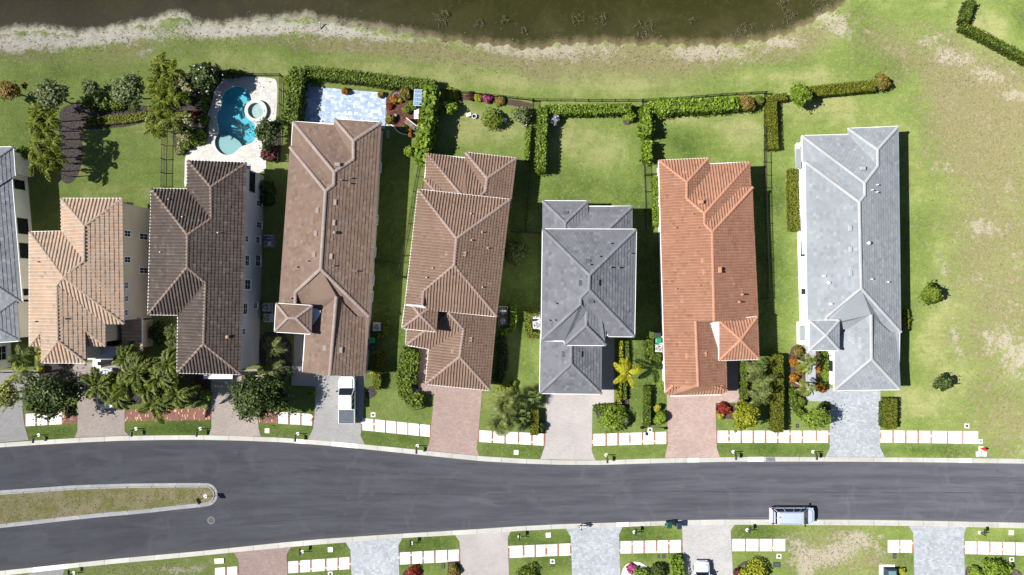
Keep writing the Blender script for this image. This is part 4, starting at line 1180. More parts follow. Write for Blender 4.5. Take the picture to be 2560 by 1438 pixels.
for i in range(16): m.box((p.x - h.base.x + 0.16, p.y - h.base.y - 1.5 + i * 0.2, 3.08), (0.03, 0.03, 1.0))
m.box((p.x - h.base.x + 0.16, p.y - h.base.y, 4.06), (0.06, 3.2, 0.05)); m.build('railing', dark_metal, h.e)
pinkpipe = plain('terracotta_pipe', (0.42, 0.24, 0.16, 1)); palepipe = plain('pale_pipe', (0.5, 0.46, 0.40, 1))
h.vent(547.5, 582.5, 'E', 'pipe', palepipe); h.vent(571, 842, 'E', 'hood', pinkpipe); h.vent(404, 631, 'W', 'pipe', palepipe); h.vent(425, 499, 'N2', 'pipe', pinkpipe); h.vent(459, 543, 'N2', 'pipe', palepipe)
h.garage(at(520, 934, 6.5).x, at(520, 931, 6.5).y + .37, 4.8)
m = MB(); q = at(545, 941, 2.8); m.box((q.x - h.base.x, q.y - h.base.y - .05, 2.7), (3.4, 0.5, 0.12)); m.build('canopy', trim_white, h.e)

# ---------------------------------------------------------------- brown single storey house with pickup
T3 = tilemat('cocoa_flat_tiles', (0.175, 0.12, 0.092, 1), (0.23, 0.157, 0.12, 1), (0.285, 0.2, 0.155, 1), (0.205, 0.128, 0.082, 1), 0.5, 0.3, k=0.66)
C3m = tilemat('cocoa_caps', (0.26, 0.20, 0.175, 1), (0.33, 0.265, 0.235, 1), (0.40, 0.33, 0.30, 1), (0.25, 0.2, 0.17, 1), 0.2, k=0.75)
h = House('house', 'long brown flat tiled bungalow between patio and white pickup', (820, 620), 3.2, T3, C3m, 'beige')
h.corner(a=(732.9, 304.7), v1=(834.7, 311.4), nw=(836.6, 298.3), ne=(953.5, 306.6), w1=(729.5, 366.4), se=(922.5, 791), v3=(889, 791), gse=(913, 940.2), gsw=(757, 930), gw=(763, 836), ge=(922.4, 793))
h.corner(d=(725.4, 367.8, 3.45), sw=(698, 757.5, 3.45))
h.plane('N', 'nw', 'ne', 'N'); h.plane('E', 'ne', 'se', 'E'); h.plane('N1', 'a', 'v1', 'N'); h.plane('Wn', 'a', 'w1', 'W'); h.plane('Wt', 'nw', 'v1', 'W'); h.plane('W', 'd', 'sw', 'W'); h.plane('S', 'v3', 'se', 'S'); h.plane('gE', 'ge', 'gse', 'E'); h.plane('gW', 'gw', 'gsw', 'W')
h.on('E', t1=(883.9, 352.5), t2=(883.9, 398.4), t3=(835.8, 430.4), t4=(834.7, 462.4), t5=(814.4, 477.7), t6=(802.2, 672.8))
h.on('Wn', vw=(757, 367.5)); h.on('W', t7=(738.9, 731), t8=(738.3, 768)); h.on('gE', g0=(841, 741.4), g1=(824.8, 939))
h.on('S', k1=(807, 776), k2=(775, 776), k3=(739, 762)); h.on('gW', q1=(775, 800))
h.plane('Nd', 'd', 'vw', 'N')
h.roof([('N', 'nw ne t1'), ('Wt', 'nw t1 t2 v1'), ('N1', 'a v1 t2 t3'), ('Wn', 'a t3 t4 vw w1'), ('Nd', 'd vw t4 t5'), ('E', 'ne se t6 t5 t4 t3 t2 t1'), ('W', 'd t5 t6 t7 t8 sw'), ('S', 't6 se v3 g0 k1 k2 k3 t7'), ('gE', 'g0 v3 ge gse g1'), ('gW', 'g0 g1 gsw gw q1 k1')],
       ['nw t1', 'ne t1', 't1 t2 t3 t4 t5', 'a t3', 'd t5', 't5 t6', 't6 t7 t8', 't6 se', 'g0 g1'], 0.40, 0.385, 'flat', ['ne nw', 'v1 a w1', 'sw d', 'gw gsw'], 0.19)
h.walls([(732.9, 304.7), (836, 311.4), (836.6, 298.3), (953.5, 306.6), (922.5, 791), (913, 940), (757, 930), (763, 836), (763, 800), (700, 800), (698, 757.5), (729.5, 366.4)], 3.2)
# gable end over the garage
m = MB(); A, B, Cc = h.V['gsw'], h.V['gse'], h.V['g1']
up = Vector((0, 0.35, -0.03)); m.poly([h.loc(A + Vector((.3, .35, -.1))), h.loc(B + Vector((-.3, .35, -.1))), h.loc(Cc + up)]); m.build('gable_wall', wall_mats['beige'], h.e)
hip_tower(h, [(690.7, 759), (781, 764.8), (779, 834.9), (687, 829)], (720, 795.4), 4.6, 0.40, 0.385, 'flat', two=(739.4, 795.4))
m = MB(); m.prism([(p - h.base).to_2d() for p in (at(781, 770, 3.9), at(802, 777, 3.9), at(798, 790, 3.9), at(781, 812, 3.9))], 3.2, 3.95); m.build('flat_roof', bare_metal, h.e)
for py in (410, 540, 620, 690, 730): h.window('E', 'E', 936 - (py - 655) * .064, 938 - (py - 655) * .064, py, py + 22)
for px, py, kd in ((877, 446, 'pipe'), (855, 451, 'pipe'), (876, 459, 'pipe'), (838, 582, 'hood'), (835, 665, 'pipe'), (892, 678, 'pipe')): h.vent(px, py, 'E', kd)
for px, py in ((794, 526), (790, 584), (786, 636)): h.vent(px, py, 'W', 'box')
for px, py in ((838, 506), (835, 557), (828, 641)): h.vent(px, py, 'E', 'box')
h.vent(844, 411, 'N1', 'box'); h.vent(770, 653, 'W', 'pipe'); h.vent(743, 668, 'W', 'pipe'); h.vent(729, 746, 'W', 'pipe'); h.vent(812, 870, 'gW', 'box'); h.vent(853, 875, 'gE', 'box')
h.garage(at(862, 938, 3.2).x, at(862, 938, 3.2).y + .38, 5.0, -0.065)

# ---------------------------------------------------------------- brown house with two storey middle
T4 = tilemat('chestnut_tiles', (0.17, 0.11, 0.08, 1), (0.232, 0.153, 0.112, 1), (0.29, 0.20, 0.152, 1), (0.23, 0.135, 0.095, 1), 0.4, 0.4, k=0.78)
C4m = tilemat('chestnut_caps', (0.23, 0.165, 0.14, 1), (0.29, 0.215, 0.185, 1), (0.34, 0.26, 0.225, 1), (0.2, 0.15, 0.12, 1), 0.2, k=0.85)
h = House('house', 'chestnut barrel tiled house with tall middle and entrance tower', (1150, 680), 3.2, T4, C4m, 'beige')
h.corner(a=(1067.7, 385), v1=(1162, 395.7), nw=(1164.4, 382), ne=(1290.5, 396.3), w1=(1062.5, 447), ee=(1276, 520), w2=(1057, 510), d=(1061, 447.7), d2=(1090, 450))
h.plane('N', 'nw', 'ne', 'N'); h.plane('E', 'ne', 'ee', 'E'); h.plane('N1', 'a', 'v1', 'N'); h.plane('Wn', 'a', 'w1', 'W'); h.plane('Wt', 'nw', 'v1', 'W'); h.plane('Wd', 'd', 'w2', 'W'); h.plane('Nd', 'd', 'd2', 'N')
h.on('E', t1=(1217.6, 446.2), t2=(1213.4, 478.3), t2b=(1180, 510)); h.on('Wn', x1=(1166, 503), x2=(1078, 448)); h.on('Nd', y1=(1110, 505))
h.V['x3'] = h.V['y1'] + Vector((1.2, 0, .05))
h.roof([('N', 'nw ne t1'), ('Wt', 'nw t1 t2 v1'), ('N1', 'a v1 t2 t2b x1'), ('Wn', 'a x1 x3 x2 w1'), ('Nd', 'd x2 x3 y1'), ('Wd', 'd y1 w2'), ('E', 'ne ee t2b t2 t1')],
       ['nw t1', 'ne t1', 't1 t2 t2b', 'a x1', 'd y1'], 0.335, 0.335, 'S', ['ne nw', 'v1 a w1'], 0.16)
h.walls([(1067.7, 385), (1163, 395.7), (1164.4, 382), (1290.5, 396.3), (1276, 520), (1057, 510)], 3.2)
h.he = 6.4
h.corner(NW=(1045.7, 474.4), NE=(1275.2, 499.8), SE=(1241.8, 791), SW=(1015.5, 742.8), SX=(1098.7, 776.4))
h.plane('2N', 'NW', 'NE', 'N'); h.plane('2E', 'NE', 'SE', 'E'); h.plane('2W', 'NW', 'SW', 'W'); h.plane('2S', 'SX', 'SE', 'S')
h.on('2E', T3=(1141.5, 596.5), T4=(1135.2, 663.4)); h.on('2W', T5=(1059.3, 728), T6=(1055.8, 763)); h.on('2S', T7=(1070, 773))
h.V['S0'] = at(1013.5, 760, 6.4)
h.roof([('2N', 'NW NE T3'), ('2E', 'NE SE T4 T3'), ('2W', 'NW T3 T4 T5 T6 S0 SW'), ('2S', 'T4 SE SX T7 T6 T5')],
       ['NW T3', 'NE T3', 'T3 T4', 'T4 SE', 'T4 T5 T6'], 0.335, 0.335, 'S', ['NE NW SW', 'SX SE'], 0.16)
h.walls([(1045.7, 474.4), (1275.2, 499.8), (1241.8, 791), (1098.7, 777), (1013, 765)], 6.4)
h.he = 3.2
h.corner(SW1=(1015.5, 862.6), v5=(1072.4, 871.4), SW2=(1064.8, 959.7), SE2=(1224.5, 975.6), E1=(1241, 792), W3=(1017, 820))
h.plane('gW', 'v5', 'SW2', 'W'); h.plane('gE', 'E1', 'SE2', 'E'); h.plane('gS', 'SW2', 'SE2', 'S'); h.plane('mS', 'SW1', 'v5', 'S'); h.plane('mW', 'W3', 'SW1', 'W')
h.on('gE', g1=(1158.6, 823.2), g2=(1149.4, 892.3), g0=(1120.6, 781)); h.on('mS', m0=(1060.8, 829), m1=(1100, 785), m2=(1118, 779)); h.on('mW', m3=(1062, 826))
h.V['E0'] = at(1243, 784, 3.2)
h.roof([('gS', 'g2 SE2 SW2'), ('gE', 'g0 E0 E1 SE2 g2 g1'), ('gW', 'g1 g2 SW2 v5'), ('mS', 'm0 g0 g1 v5 SW1'), ('mW', 'W3 m0 SW1')],
       ['g1 g2', 'g2 SW2', 'g2 SE2', 'g0 g1', 'm0 SW1'], 0.335, 0.335, 'S', ['W3 SW1 v5 SW2 SE2'], 0.16)
h.walls([(1017, 780), (1241, 785), (1224.5, 975), (1064.8, 959), (1071, 871), (1016, 862)], 3.2)
hip_tower(h, [(1015.5, 743.4), (1096.7, 754), (1090.6, 829), (1005.3, 820.2)], (1049.5, 787.5), 5.9, 0.335, 0.335, 'S')
for px, py in ((1205, 581), (1179, 601), (1219.6, 620.6), (1206, 718)): h.vent(px, py, '2E', 'pipe', palepipe)
h.vent(1178, 535, '2N', 'pipe', palepipe); h.vent(1118, 636, '2W', 'box'); h.vent(1162, 634, '2E', 'box'); h.vent(1082, 670, '2W', 'pipe', palepipe); h.vent(1067, 694, '2W', 'pipe', palepipe)
h.vent(1132, 878, 'gW', 'box'); h.vent(1177, 848, 'gE', 'box')
h.garage(at(1145, 969, 3.2).x, at(1145, 969, 3.2).y + .38, 5.0, -0.1)

# ---------------------------------------------------------------- dark grey house
T5 = tilemat('charcoal_flat_tiles', (0.098, 0.10, 0.112, 1), (0.13, 0.132, 0.147, 1), (0.17, 0.172, 0.185, 1), (0.12, 0.118, 0.12, 1), 0.35, 0.4, k=0.95)
C5m = tilemat('charcoal_caps', (0.12, 0.122, 0.135, 1), (0.155, 0.157, 0.17, 1), (0.2, 0.2, 0.21, 1), (0.1, 0.1, 0.1, 1), 0.2)
h = House('house', 'charcoal grey flat tiled two storey house in the middle of the row', (1470, 720), 3.2, T5, C5m, 'white')
h.corner(a=(1356.4, 502.8), b=(1469.4, 503.4), b2=(1468.8, 533), c=(1472, 516.5), d=(1580.7, 516.5), d2=(1581, 600), a2=(1356, 600))
h.plane('N', 'a', 'b', 'N'); h.plane('W', 'a', 'a2', 'W'); h.plane('Ex', 'b', 'b2', 'E'); h.plane('N2', 'c', 'd', 'N'); h.plane('E', 'd', 'd2', 'E')
h.on('W', t1=(1413.3, 556.5), t2=(1413.3, 600)); h.on('E', u1=(1514, 580), u2=(1510, 600)); h.on('N2', vv=(1435, 578)); h.V['vx'] = h.V['vv'] + Vector((-.6, -.9, .1)); 
h.roof([('N', 'a b t1'), ('W', 'a t1 t2 a2'), ('Ex', 'b b2 vv vx t2 t1'), ('N2', 'c d u1 vv b2'), ('E', 'd d2 u2 u1')], ['a t1', 'b t1', 't1 t2', 'd u1'], 0.42, 0.36, 'flat', ['b a', 'd c'], 0.17)
h.walls([(1356.4, 502.8), (1469.4, 503.4), (1469.4, 516.5), (1580.7, 516.5), (1581, 600), (1356, 600)], 3.2)
h.he = 6.4
h.corner(NW=(1357, 573.5), NE=(1590, 574), SE=(1585.5, 841.3), SW=(1353.5, 851), s1=(1411, 852.6), s2=(1521.4, 840.7), w8=(1411.9, 862.6), e8=(1514, 863.2), e7=(1513.5, 806))
h.plane('2N', 'NW', 'NE', 'N'); h.plane('2E', 'NE', 'SE', 'E'); h.plane('2W', 'NW', 'SW', 'W'); h.plane('2S', 'SW', 's1', 'S'); h.plane('2Sb', 's2', 'SE', 'S'); h.plane('pS', 'w8', 'e8', 'S'); h.plane('pE', 'e7', 'e8', 'E'); h.plane('pW', 's1', 'w8', 'W')
h.on('2W', T3=(1473.8, 688), T4=(1472.6, 723.9), T5=(1451.3, 744.3), T6=(1451.3, 760.4)); h.on('pE', T7=(1465.9, 775), T8=(1465.3, 814.4)); h.on('2Sb', v7=(1505, 800), v6=(1465, 756))
h.roof([('2N', 'NW NE T3'), ('2E', 'NE SE T4 T3'), ('2W', 'NW T3 T4 T5 T6 SW'), ('2S', 'T6 T7 s1 SW'), ('2Sb', 'T4 SE s2 v7 v6 T5'), ('pE', 'T6 T5 v6 v7 e7 e8 T8 T7'), ('pW', 'T7 T8 w8 s1'), ('pS', 'T8 e8 w8')],
       ['NW T3', 'NE T3', 'T3 T4', 'T4 SE', 'T4 T5 T6', 'T6 SW', 'T6 T7 T8', 'T8 w8', 'T8 e8'], 0.42, 0.36, 'flat', ['NE NW SW s1 w8 e8', 's2 SE', 'SE NE'], 0.17)
h.walls([(1357, 573.5), (1590, 574), (1585.5, 841.3), (1515, 841), (1514, 863), (1412, 862.6), (1411, 852), (1353.5, 851)], 6.4)
h.he = 3.2
h.corner(gw0=(1352, 835), gsw=(1349.6, 983), gse=(1503.4, 984.8), ge0=(1504.7, 850))
h.plane('gW', 'gw0', 'gsw', 'W'); h.plane('gE', 'ge0', 'gse', 'E'); h.plane('gS', 'gsw', 'gse', 'S')
h.on('gW', g0=(1428, 845), g2=(1428, 909.5))
h.roof([('gW', 'gw0 g0 g2 gsw'), ('gE', 'g0 ge0 gse g2'), ('gS', 'g2 gse gsw')], ['g0 g2', 'g2 gsw', 'g2 gse'], 0.42, 0.36, 'flat', ['gw0 gsw gse'], 0.17)
h.walls([(1352, 835), (1504.7, 840), (1503.4, 984), (1349.6, 983)], 3.2)
patch5 = plain('dark_vent', (0.075, 0.08, 0.095, 1))
for px, py, pl in ((1470, 653, '2N'), (1451, 708, '2W'), (1494, 707, '2E'), (1478, 753, '2S'), (1409, 886, 'gW'), (1450.5, 886, 'gE'), (1414.5, 532.5, 'N')):
    h.vent(px, py, '2Sb' if pl == '2S' else pl, 'box', patch5)
for px, py, pl in ((1525, 609, '2N'), (1497, 641.5, '2N'), (1473.5, 662, '2N'), (1525, 669, '2E'), (1546, 669.5, '2E'), (1575, 633.7, '2E'), (1389, 759, '2W'), (1386, 800.5, '2W'), (1372, 801, '2W')):
    h.vent(px, py, pl, 'pipe', C5m)
h.garage(at(1426, 984, 3.2).x, at(1426, 984, 3.2).y + .38, 5.0)

# ---------------------------------------------------------------- orange house
T6 = tilemat('terracotta_tiles', (0.285, 0.135, 0.085, 1), (0.385, 0.195, 0.125, 1), (0.45, 0.27, 0.185, 1), (0.33, 0.225, 0.155, 1), 0.35, 0.7, k=0.7)
C6m = tilemat('terracotta_caps', (0.48, 0.22, 0.13, 1), (0.54, 0.26, 0.16, 1), (0.58, 0.30, 0.19, 1), (0.5, 0.2, 0.11, 1), 0.3, k=0.72)
h = House('house', 'bright orange terracotta tiled bungalow with a corner tower roof', (1770, 660), 3.0, T6, C6m, 'white')
h.corner(a=(1647.3, 401.8), b=(1771.2, 396.3), b2=(1772, 434), c=(1774, 410), d=(1873.8, 406.4), d2=(1876.5, 469), f=(1878.3, 469.8), se=(1891.5, 792), sw=(1661, 832), gsw=(1663.3, 982))
h.plane('N', 'a', 'b', 'N'); h.plane('W', 'a', 'gsw', 'W'); h.plane('Ex', 'b', 'b2', 'E'); h.plane('N2', 'c', 'd', 'N'); h.plane('En', 'd', 'd2', 'E'); h.plane('E', 'f', 'se', 'E')
h.on('W', t1=(1716.8, 455.4), t2=(1716.8, 497.3), t3=(1761, 534), t4=(1761, 560), t5=(1780.4, 580), t6=(1784.9, 804), r1=(1738.7, 803), r2=(1745.2, 966))
h.on('En', vf=(1850.8, 469.8)); h.plane('Nf', 'vf', 'f', 'N') if False else None
h.V['f'].z = h.V['vf'].z; h.plane('Nf', 'vf', 'f', 'N'); h.plane('E', 'f', 'se', 'E')
h.corner(gse=(1816.6, 977), gsx=(1676.5, 989.6), gsy=(1802.6, 986))
h.plane('gE', 'r1', 'r2', 'E'); h.on('gE', e0=(1774, 803), e1=(1775.6, 809), e2=(1796.8, 875), e3=(1815, 903), e4=(1816.6, 970), k2=(1802, 962.3))
h.on('W', k1=(1681.8, 963.7)); h.plane('gS', 'gsx', 'gsy', 'S')
h.on('E', t6b=(1860, 800))
h.roof([('N', 'a b t1'), ('W', 'a t1 t2 t3 t4 t5 t6 r1 r2 k1 gsw'), ('Ex', 'b b2 t2 t1'), ('N2', 'c d t3 t2 b2'), ('En', 'd d2 vf t4 t3'), ('Nf', 'vf f t5 t4'), ('E', 'f se t6b t6 t5'), ('gE', 'r1 e0 e1 e2 e3 e4 k2 r2'), ('gS', 'k1 r2 k2 gse gsy gsx gsw')],
       ['a t1', 'b t1', 't1 t2 t3', 'd t3', 't3 t4 t5', 'f t5', 't5 t6', 'r1 r2', 'k1 gsw', 'k2 gse'], 0.335, 0.335, 'S', ['b a gsw', 'gsx gsy', 'd c'], 0.16)
h.walls([(1647.3, 401.8), (1771.2, 396.3), (1772, 410), (1873.8, 406.4), (1876.5, 469), (1891.5, 792), (1891, 880), (1797, 880), (1816, 905), (1816.6, 976), (1663.3, 982)], 3.0)
hip_tower(h, [(1798, 802.5), (1893.3, 792), (1897.2, 897.6), (1798, 900.8)], (1851.5, 850), 3.75, 0.335, 0.335, 'S')
m = MB(); m.prism([(p - h.base).to_2d() for p in (at(1774, 806, 3.6), at(1800, 805, 3.6), at(1800, 880, 3.6))], 3.2, 3.62); m.build('flat_roof', bare_metal, h.e)
for px, py, pl in ((1730.5, 535, 'W'), (1688.5, 569.6, 'W'), (1744, 569, 'W'), (1689, 722.5, 'W'), (1747, 714, 'W'), (1855.5, 736.5, 'E'), (1848, 755, 'E')): h.vent(px, py, pl, 'pipe')
for px, py, pl in ((1757, 652, 'W'), (1760.5, 680, 'W'), (1800, 675, 'E'), (1718, 890, 'W'), (1763, 884, 'gE'), (1752, 505, 'N2'), (1713, 432, 'N')): h.vent(px, py, pl, 'box')
h.garage(at(1738, 985, 3.0).x, at(1738, 982, 3.0).y + .4, 5.0, 0.03)
for py in (500, 560, 640, 720, 780): h.flat_window(at(1647.3 + (py - 401) * .0278, py, 3.0).x + 0.40, at(0, py, 3.0).y, 1.0, 2.2, 1.2, 'W')

# ---------------------------------------------------------------- pale grey house
T7 = tilemat('pale_slate_tiles', (0.235, 0.255, 0.275, 1), (0.285, 0.305, 0.325, 1), (0.345, 0.362, 0.378, 1), (0.255, 0.275, 0.295, 1), 0.4, 0.4, k=0.78)
C7m = tilemat('pale_slate_caps', (0.37, 0.38, 0.385, 1), (0.42, 0.425, 0.43, 1), (0.47, 0.47, 0.475, 1), (0.35, 0.36, 0.37, 1), 0.2, k=0.76)
h = House('house', 'pale blue grey flat tiled bungalow beside the vacant lot', (2140, 640), 3.0, T7, C7m, 'white')
h.corner(a=(2005.2, 340.3), v1=(2119.7, 337), nw=(2120.3, 322), ne=(2245.5, 316.9), w1=(2006.8, 404), se=(2252, 830.5), v3=(2219.8, 830.5), gsw=(2086.2, 975.6), gse=(2249.3, 973.4), gw=(2085, 850), ge=(2247, 832))
h.corner(d=(2013.5, 405.3, 3.3), sw=(2018.6, 812, 3.3))
h.plane('N', 'nw', 'ne', 'N'); h.plane('E', 'ne', 'se', 'E'); h.plane('N1', 'a', 'v1', 'N'); h.plane('Wn', 'a', 'w1', 'W'); h.plane('Wt', 'nw', 'v1', 'W'); h.plane('W', 'd', 'sw', 'W'); h.plane('S', 'v3', 'se', 'S'); h.plane('gE', 'ge', 'gse', 'E'); h.plane('gW', 'gw', 'gsw', 'W'); h.plane('gS', 'gsw', 'gse', 'S')
h.on('E', t1=(2193.8, 374.3), t2=(2193.8, 416), t3=(2161.4, 457.7), t4=(2161.4, 488.8), t5=(2148, 505.5), t6=(2152.6, 721))
h.on('Wn', vw=(2043.5, 405)); h.on('W', t7=(2065, 794), t8=(2066, 812)); h.on('gE', g0=(2177.5, 786.7), g1=(2178.7, 897.6)); h.plane('Nd', 'd', 'vw', 'N')
h.on('S', k1=(2120, 822), k3=(2070, 818)); h.on('gW', q1=(2100, 840))
h.roof([('N', 'nw ne t1'), ('Wt', 'nw t1 t2 v1'), ('N1', 'a v1 t2 t3'), ('Wn', 'a t3 t4 vw w1'), ('Nd', 'd vw t4 t5'), ('E', 'ne se t6 t5 t4 t3 t2 t1'), ('W', 'd t5 t6 t7 t8 sw'), ('S', 't6 se v3 g0 k1 k3 t8 t7'), ('gE', 'g0 v3 ge gse g1'), ('gW', 'g0 g1 gsw gw q1 k1'), ('gS', 'g1 gse gsw')],
       ['nw t1', 'ne t1', 't1 t2 t3 t4 t5', 'a t3', 'd t5', 't5 t6', 't6 t7 t8', 't6 se', 'g0 g1', 'g1 gsw', 'g1 gse'], 0.46, 0.36, 'flat', ['ne nw', 'v1 a w1', 'sw d', 'gw gsw gse'], 0.17)
h.walls([(2005.2, 340.3), (2120, 337), (2120.3, 322), (2245.5, 316.9), (2252, 830.5), (2249.3, 973.4), (2086.2, 975), (2085, 850), (2040, 850), (2019, 850), (2006.8, 404)], 3.0)
hip_tower(h, [(2023.2, 801.3), (2098, 801.3), (2098, 875.7), (2024, 874.9)], (2065, 838.6), 4.3, 0.46, 0.36, 'flat')
wf = 'W'
for r in ((2003, 2010, 427, 446), (2004, 2011, 495, 514), (2004, 2011, 539, 577), (2005, 2012, 603, 640), (2007, 2013, 723, 735)):
    h.window('W', wf, *r, frame=0.03, mat=dark_metal)
h.flat_window(at(2086, 0, 3.0).x + .40, at(0, 910, 2).y, 1.0, 2.2, 1.7, 'W', mat=dark_metal)
m = MB(); q = at(2010, 833, 2.4); m.box((q.x - h.base.x, q.y - h.base.y, 2.2), (0.95, 1.7, 0.2), bev=0.08); m.build('awning', T7, h.e)
m = MB(); q = at(1997, 395, 2.4); m.box((q.x - h.base.x + .1, q.y - h.base.y, 2.0), (0.7, 2.3, 0.15), bev=0.05); m.build('awning', T7, h.e)
m = MB(); q = at(1996, 363, 2.4); m.box((q.x - h.base.x + .3, q.y - h.base.y, 2.3), (1.1, 0.5, 0.25), bev=0.05); m.build('downpipe_box', trim_white, h.e)
whitepipe = plain('white_pipe', (0.6, 0.62, 0.63, 1))
for px, py, kd in ((2191, 463, 'pipe'), (2178, 476, 'pipe'), (2190, 481, 'pipe'), (2169, 608, 'hood'), (2177, 698, 'pipe'), (2217, 705, 'pipe')): h.vent(px, py, 'E', kd, whitepipe)
for px, py in ((2125, 571), (2126, 624), (2126.5, 683)): h.vent(px, py, 'W', 'box', C7m)
h.vent(2059, 690, 'W', 'pipe', whitepipe); h.vent(2071, 707, 'W', 'pipe', whitepipe); h.vent(2076, 760, 'W', 'pipe', whitepipe); h.vent(2154, 865, 'gW', 'box', C7m); h.vent(2157, 421, 'N1', 'box', C7m)
h.garage(at(2160, 974, 3.0).x, at(2160, 974, 3.0).y + .38, 5.0)

# ================================================================== beds, fences, hedges, trees, palms
LEAF = {
    'hedge': leafy('hedge_leaf', (0.035, 0.058, 0.006, 1), (0.085, 0.125, 0.010, 1), (0.16, 0.21, 0.022, 1)),
    'olive': leafy('olive_hedge_leaf', (0.075, 0.088, 0.005, 1), (0.125, 0.140, 0.008, 1), (0.185, 0.195, 0.014, 1)),
    'bright': leafy('bright_leaf', (0.05, 0.09, 0.006, 1), (0.12, 0.19, 0.012, 1), (0.22, 0.30, 0.03, 1)),
    'lime': leafy('lime_leaf', (0.10, 0.12, 0.006, 1), (0.22, 0.24, 0.012, 1), (0.36, 0.36, 0.03, 1)),
    'dark': leafy('dark_leaf', (0.012, 0.022, 0.004, 1), (0.034, 0.055, 0.010, 1), (0.090, 0.125, 0.028, 1)),
    'grey': leafy('grey_green_leaf', (0.030, 0.045, 0.012, 1), (0.080, 0.105, 0.032, 1), (0.19, 0.21, 0.085, 1)),
    'silver': leafy('silver_leaf', (0.12, 0.13, 0.13, 1), (0.28, 0.29, 0.30, 1), (0.45, 0.46, 0.47, 1)),
    'red': leafy('red_leaf', (0.04, 0.006, 0.004, 1), (0.16, 0.020, 0.010, 1), (0.30, 0.05, 0.02, 1)),
    'maroon': leafy('maroon_leaf', (0.02, 0.006, 0.008, 1), (0.07, 0.018, 0.022, 1), (0.16, 0.05, 0.05, 1)),
    'orange': leafy('orange_leaf', (0.09, 0.03, 0.004, 1), (0.24, 0.10, 0.010, 1), (0.42, 0.20, 0.02, 1)),
    'rust': leafy('rust_leaf', (0.055, 0.06, 0.008, 1), (0.12, 0.13, 0.018, 1), (0.27, 0.15, 0.04, 1)),
    'pink': leafy('magenta_flower', (0.12, 0.015, 0.05, 1), (0.28, 0.04, 0.13, 1), (0.45, 0.12, 0.26, 1)),
    'cream': leafy('variegated_leaf', (0.06, 0.075, 0.02, 1), (0.18, 0.19, 0.07, 1), (0.40, 0.39, 0.20, 1)),
    'palm': leafy('palm_leaflet', (0.022, 0.038, 0.005, 1), (0.075, 0.10, 0.012, 1), (0.20, 0.22, 0.04, 1)),
    'palmy': leafy('yellowish_palm_leaflet', (0.06, 0.08, 0.006, 1), (0.16, 0.195, 0.016, 1), (0.32, 0.33, 0.06, 1)),
    'plume': leafy('plumed_palm_leaflet', (0.03, 0.045, 0.004, 1), (0.095, 0.125, 0.010, 1), (0.24, 0.26, 0.035, 1)),
    'gold': leafy('golden_palm_leaflet', (0.16, 0.16, 0.006, 1), (0.36, 0.34, 0.012, 1), (0.55, 0.48, 0.03, 1)),
    'fan': leafy('fan_palm_leaf', (0.045, 0.06, 0.012, 1), (0.12, 0.145, 0.036, 1), (0.26, 0.27, 0.09, 1)),
}
bark = plain('bark', (0.16, 0.13, 0.10, 1), (0.09, 0.07, 0.055, 1), 6.0, 0.95, 0.3)
palm_bark = plain('palm_bark', (0.30, 0.285, 0.26, 1), (0.20, 0.185, 0.165, 1), 5.0, 0.9, 0.2)
core_mat = plain('leaf_shadow_core', (0.014, 0.022, 0.005, 1), (0.02, 0.03, 0.008, 1), 3.0, 0.95)  # near-black hedge filling, shade between the leaves put into its colour
mulch_mat = plain('bark_mulch', (0.10, 0.08, 0.075, 1), (0.032, 0.024, 0.022, 1), 5.0, 0.95, 0.8, 24, fine=0.35)
brown_mulch = plain('brown_mulch', (0.11, 0.068, 0.05, 1), (0.05, 0.03, 0.022, 1), 9.0, 0.95, 0.8, 24, fine=0.3)


def leaf_quads(P, N, size, long=1.5, jit=0.6):
    """rhombic leaves at points P facing roughly along N"""
    n = len(P)
    N = N + rng.normal(0, jit, (n, 3)); N /= np.linalg.norm(N, axis=1, keepdims=True) + 1e-9
    T = rng.normal(0, 1, (n, 3)); T -= (T * N).sum(1, keepdims=True) * N; T /= np.linalg.norm(T, axis=1, keepdims=True) + 1e-9
    B = np.cross(N, T)
    s = (size * rng.uniform(0.6, 1.35, n))[:, None]
    V = np.stack([P - T * s * .5 * long, P + B * s * .5 - T * s * 0.08 * long, P + T * s * .5 * long, P - B * s * .5 - T * s * 0.08 * long], 1).reshape(-1, 3)
    return V, np.arange(n * 4).reshape(-1, 4)


def cloud_mesh(name, parts):
    """join leaf arrays [(V, F, tone)] to a mesh"""
    Vs, Fs, Ts, o = [], [], [], 0
    for V, F, T in parts:
        Vs.append(V); Fs.append(F + o); Ts.append(T); o += len(V)
    return np_mesh(name, np.concatenate(Vs), np.concatenate(Fs), np.concatenate(Ts))


def blob_points(n, c, r, lump=0.22, shell=0.45):
    """points in the outer shell of a lumpy ellipsoid; returns P, N"""
    d = rng.normal(0, 1, (n, 3)); d /= np.linalg.norm(d, axis=1, keepdims=True)
    d[:, 2] = np.where(d[:, 2] < -0.35, -d[:, 2], d[:, 2])
    ph = rng.uniform(0, 6.28, 6)
    bump = 1 + lump * (np.sin(3.1 * d[:, 0] + ph[0]) * np.sin(2.7 * d[:, 1] + ph[1]) + 0.6 * np.sin(5.3 * d[:, 0] + ph[2]) * np.sin(4.9 * d[:, 1] + 3 * d[:, 2] + ph[3]))
    rad = (1 - shell * rng.random(n) ** 1.7) * bump
    r = np.array(r)
    return np.array(c) + d * rad[:, None] * r, d


# ------------------------------------------------------------------ mulch beds
bed_z = [0.010]


def bed(label, px, mat=mulch_mat, z=None, smooth=2):
    bed_z[0] += 0.003; z = bed_z[0]
    P = [tuple(at(x, y).to_2d()) for x, y in (smooth_closed(px, smooth) if smooth else px)]
    m = MB(); m.prism(P, 0.001, z)
    return tag(m.build('planting_bed', mat), label, 'planting bed', kind='structure')


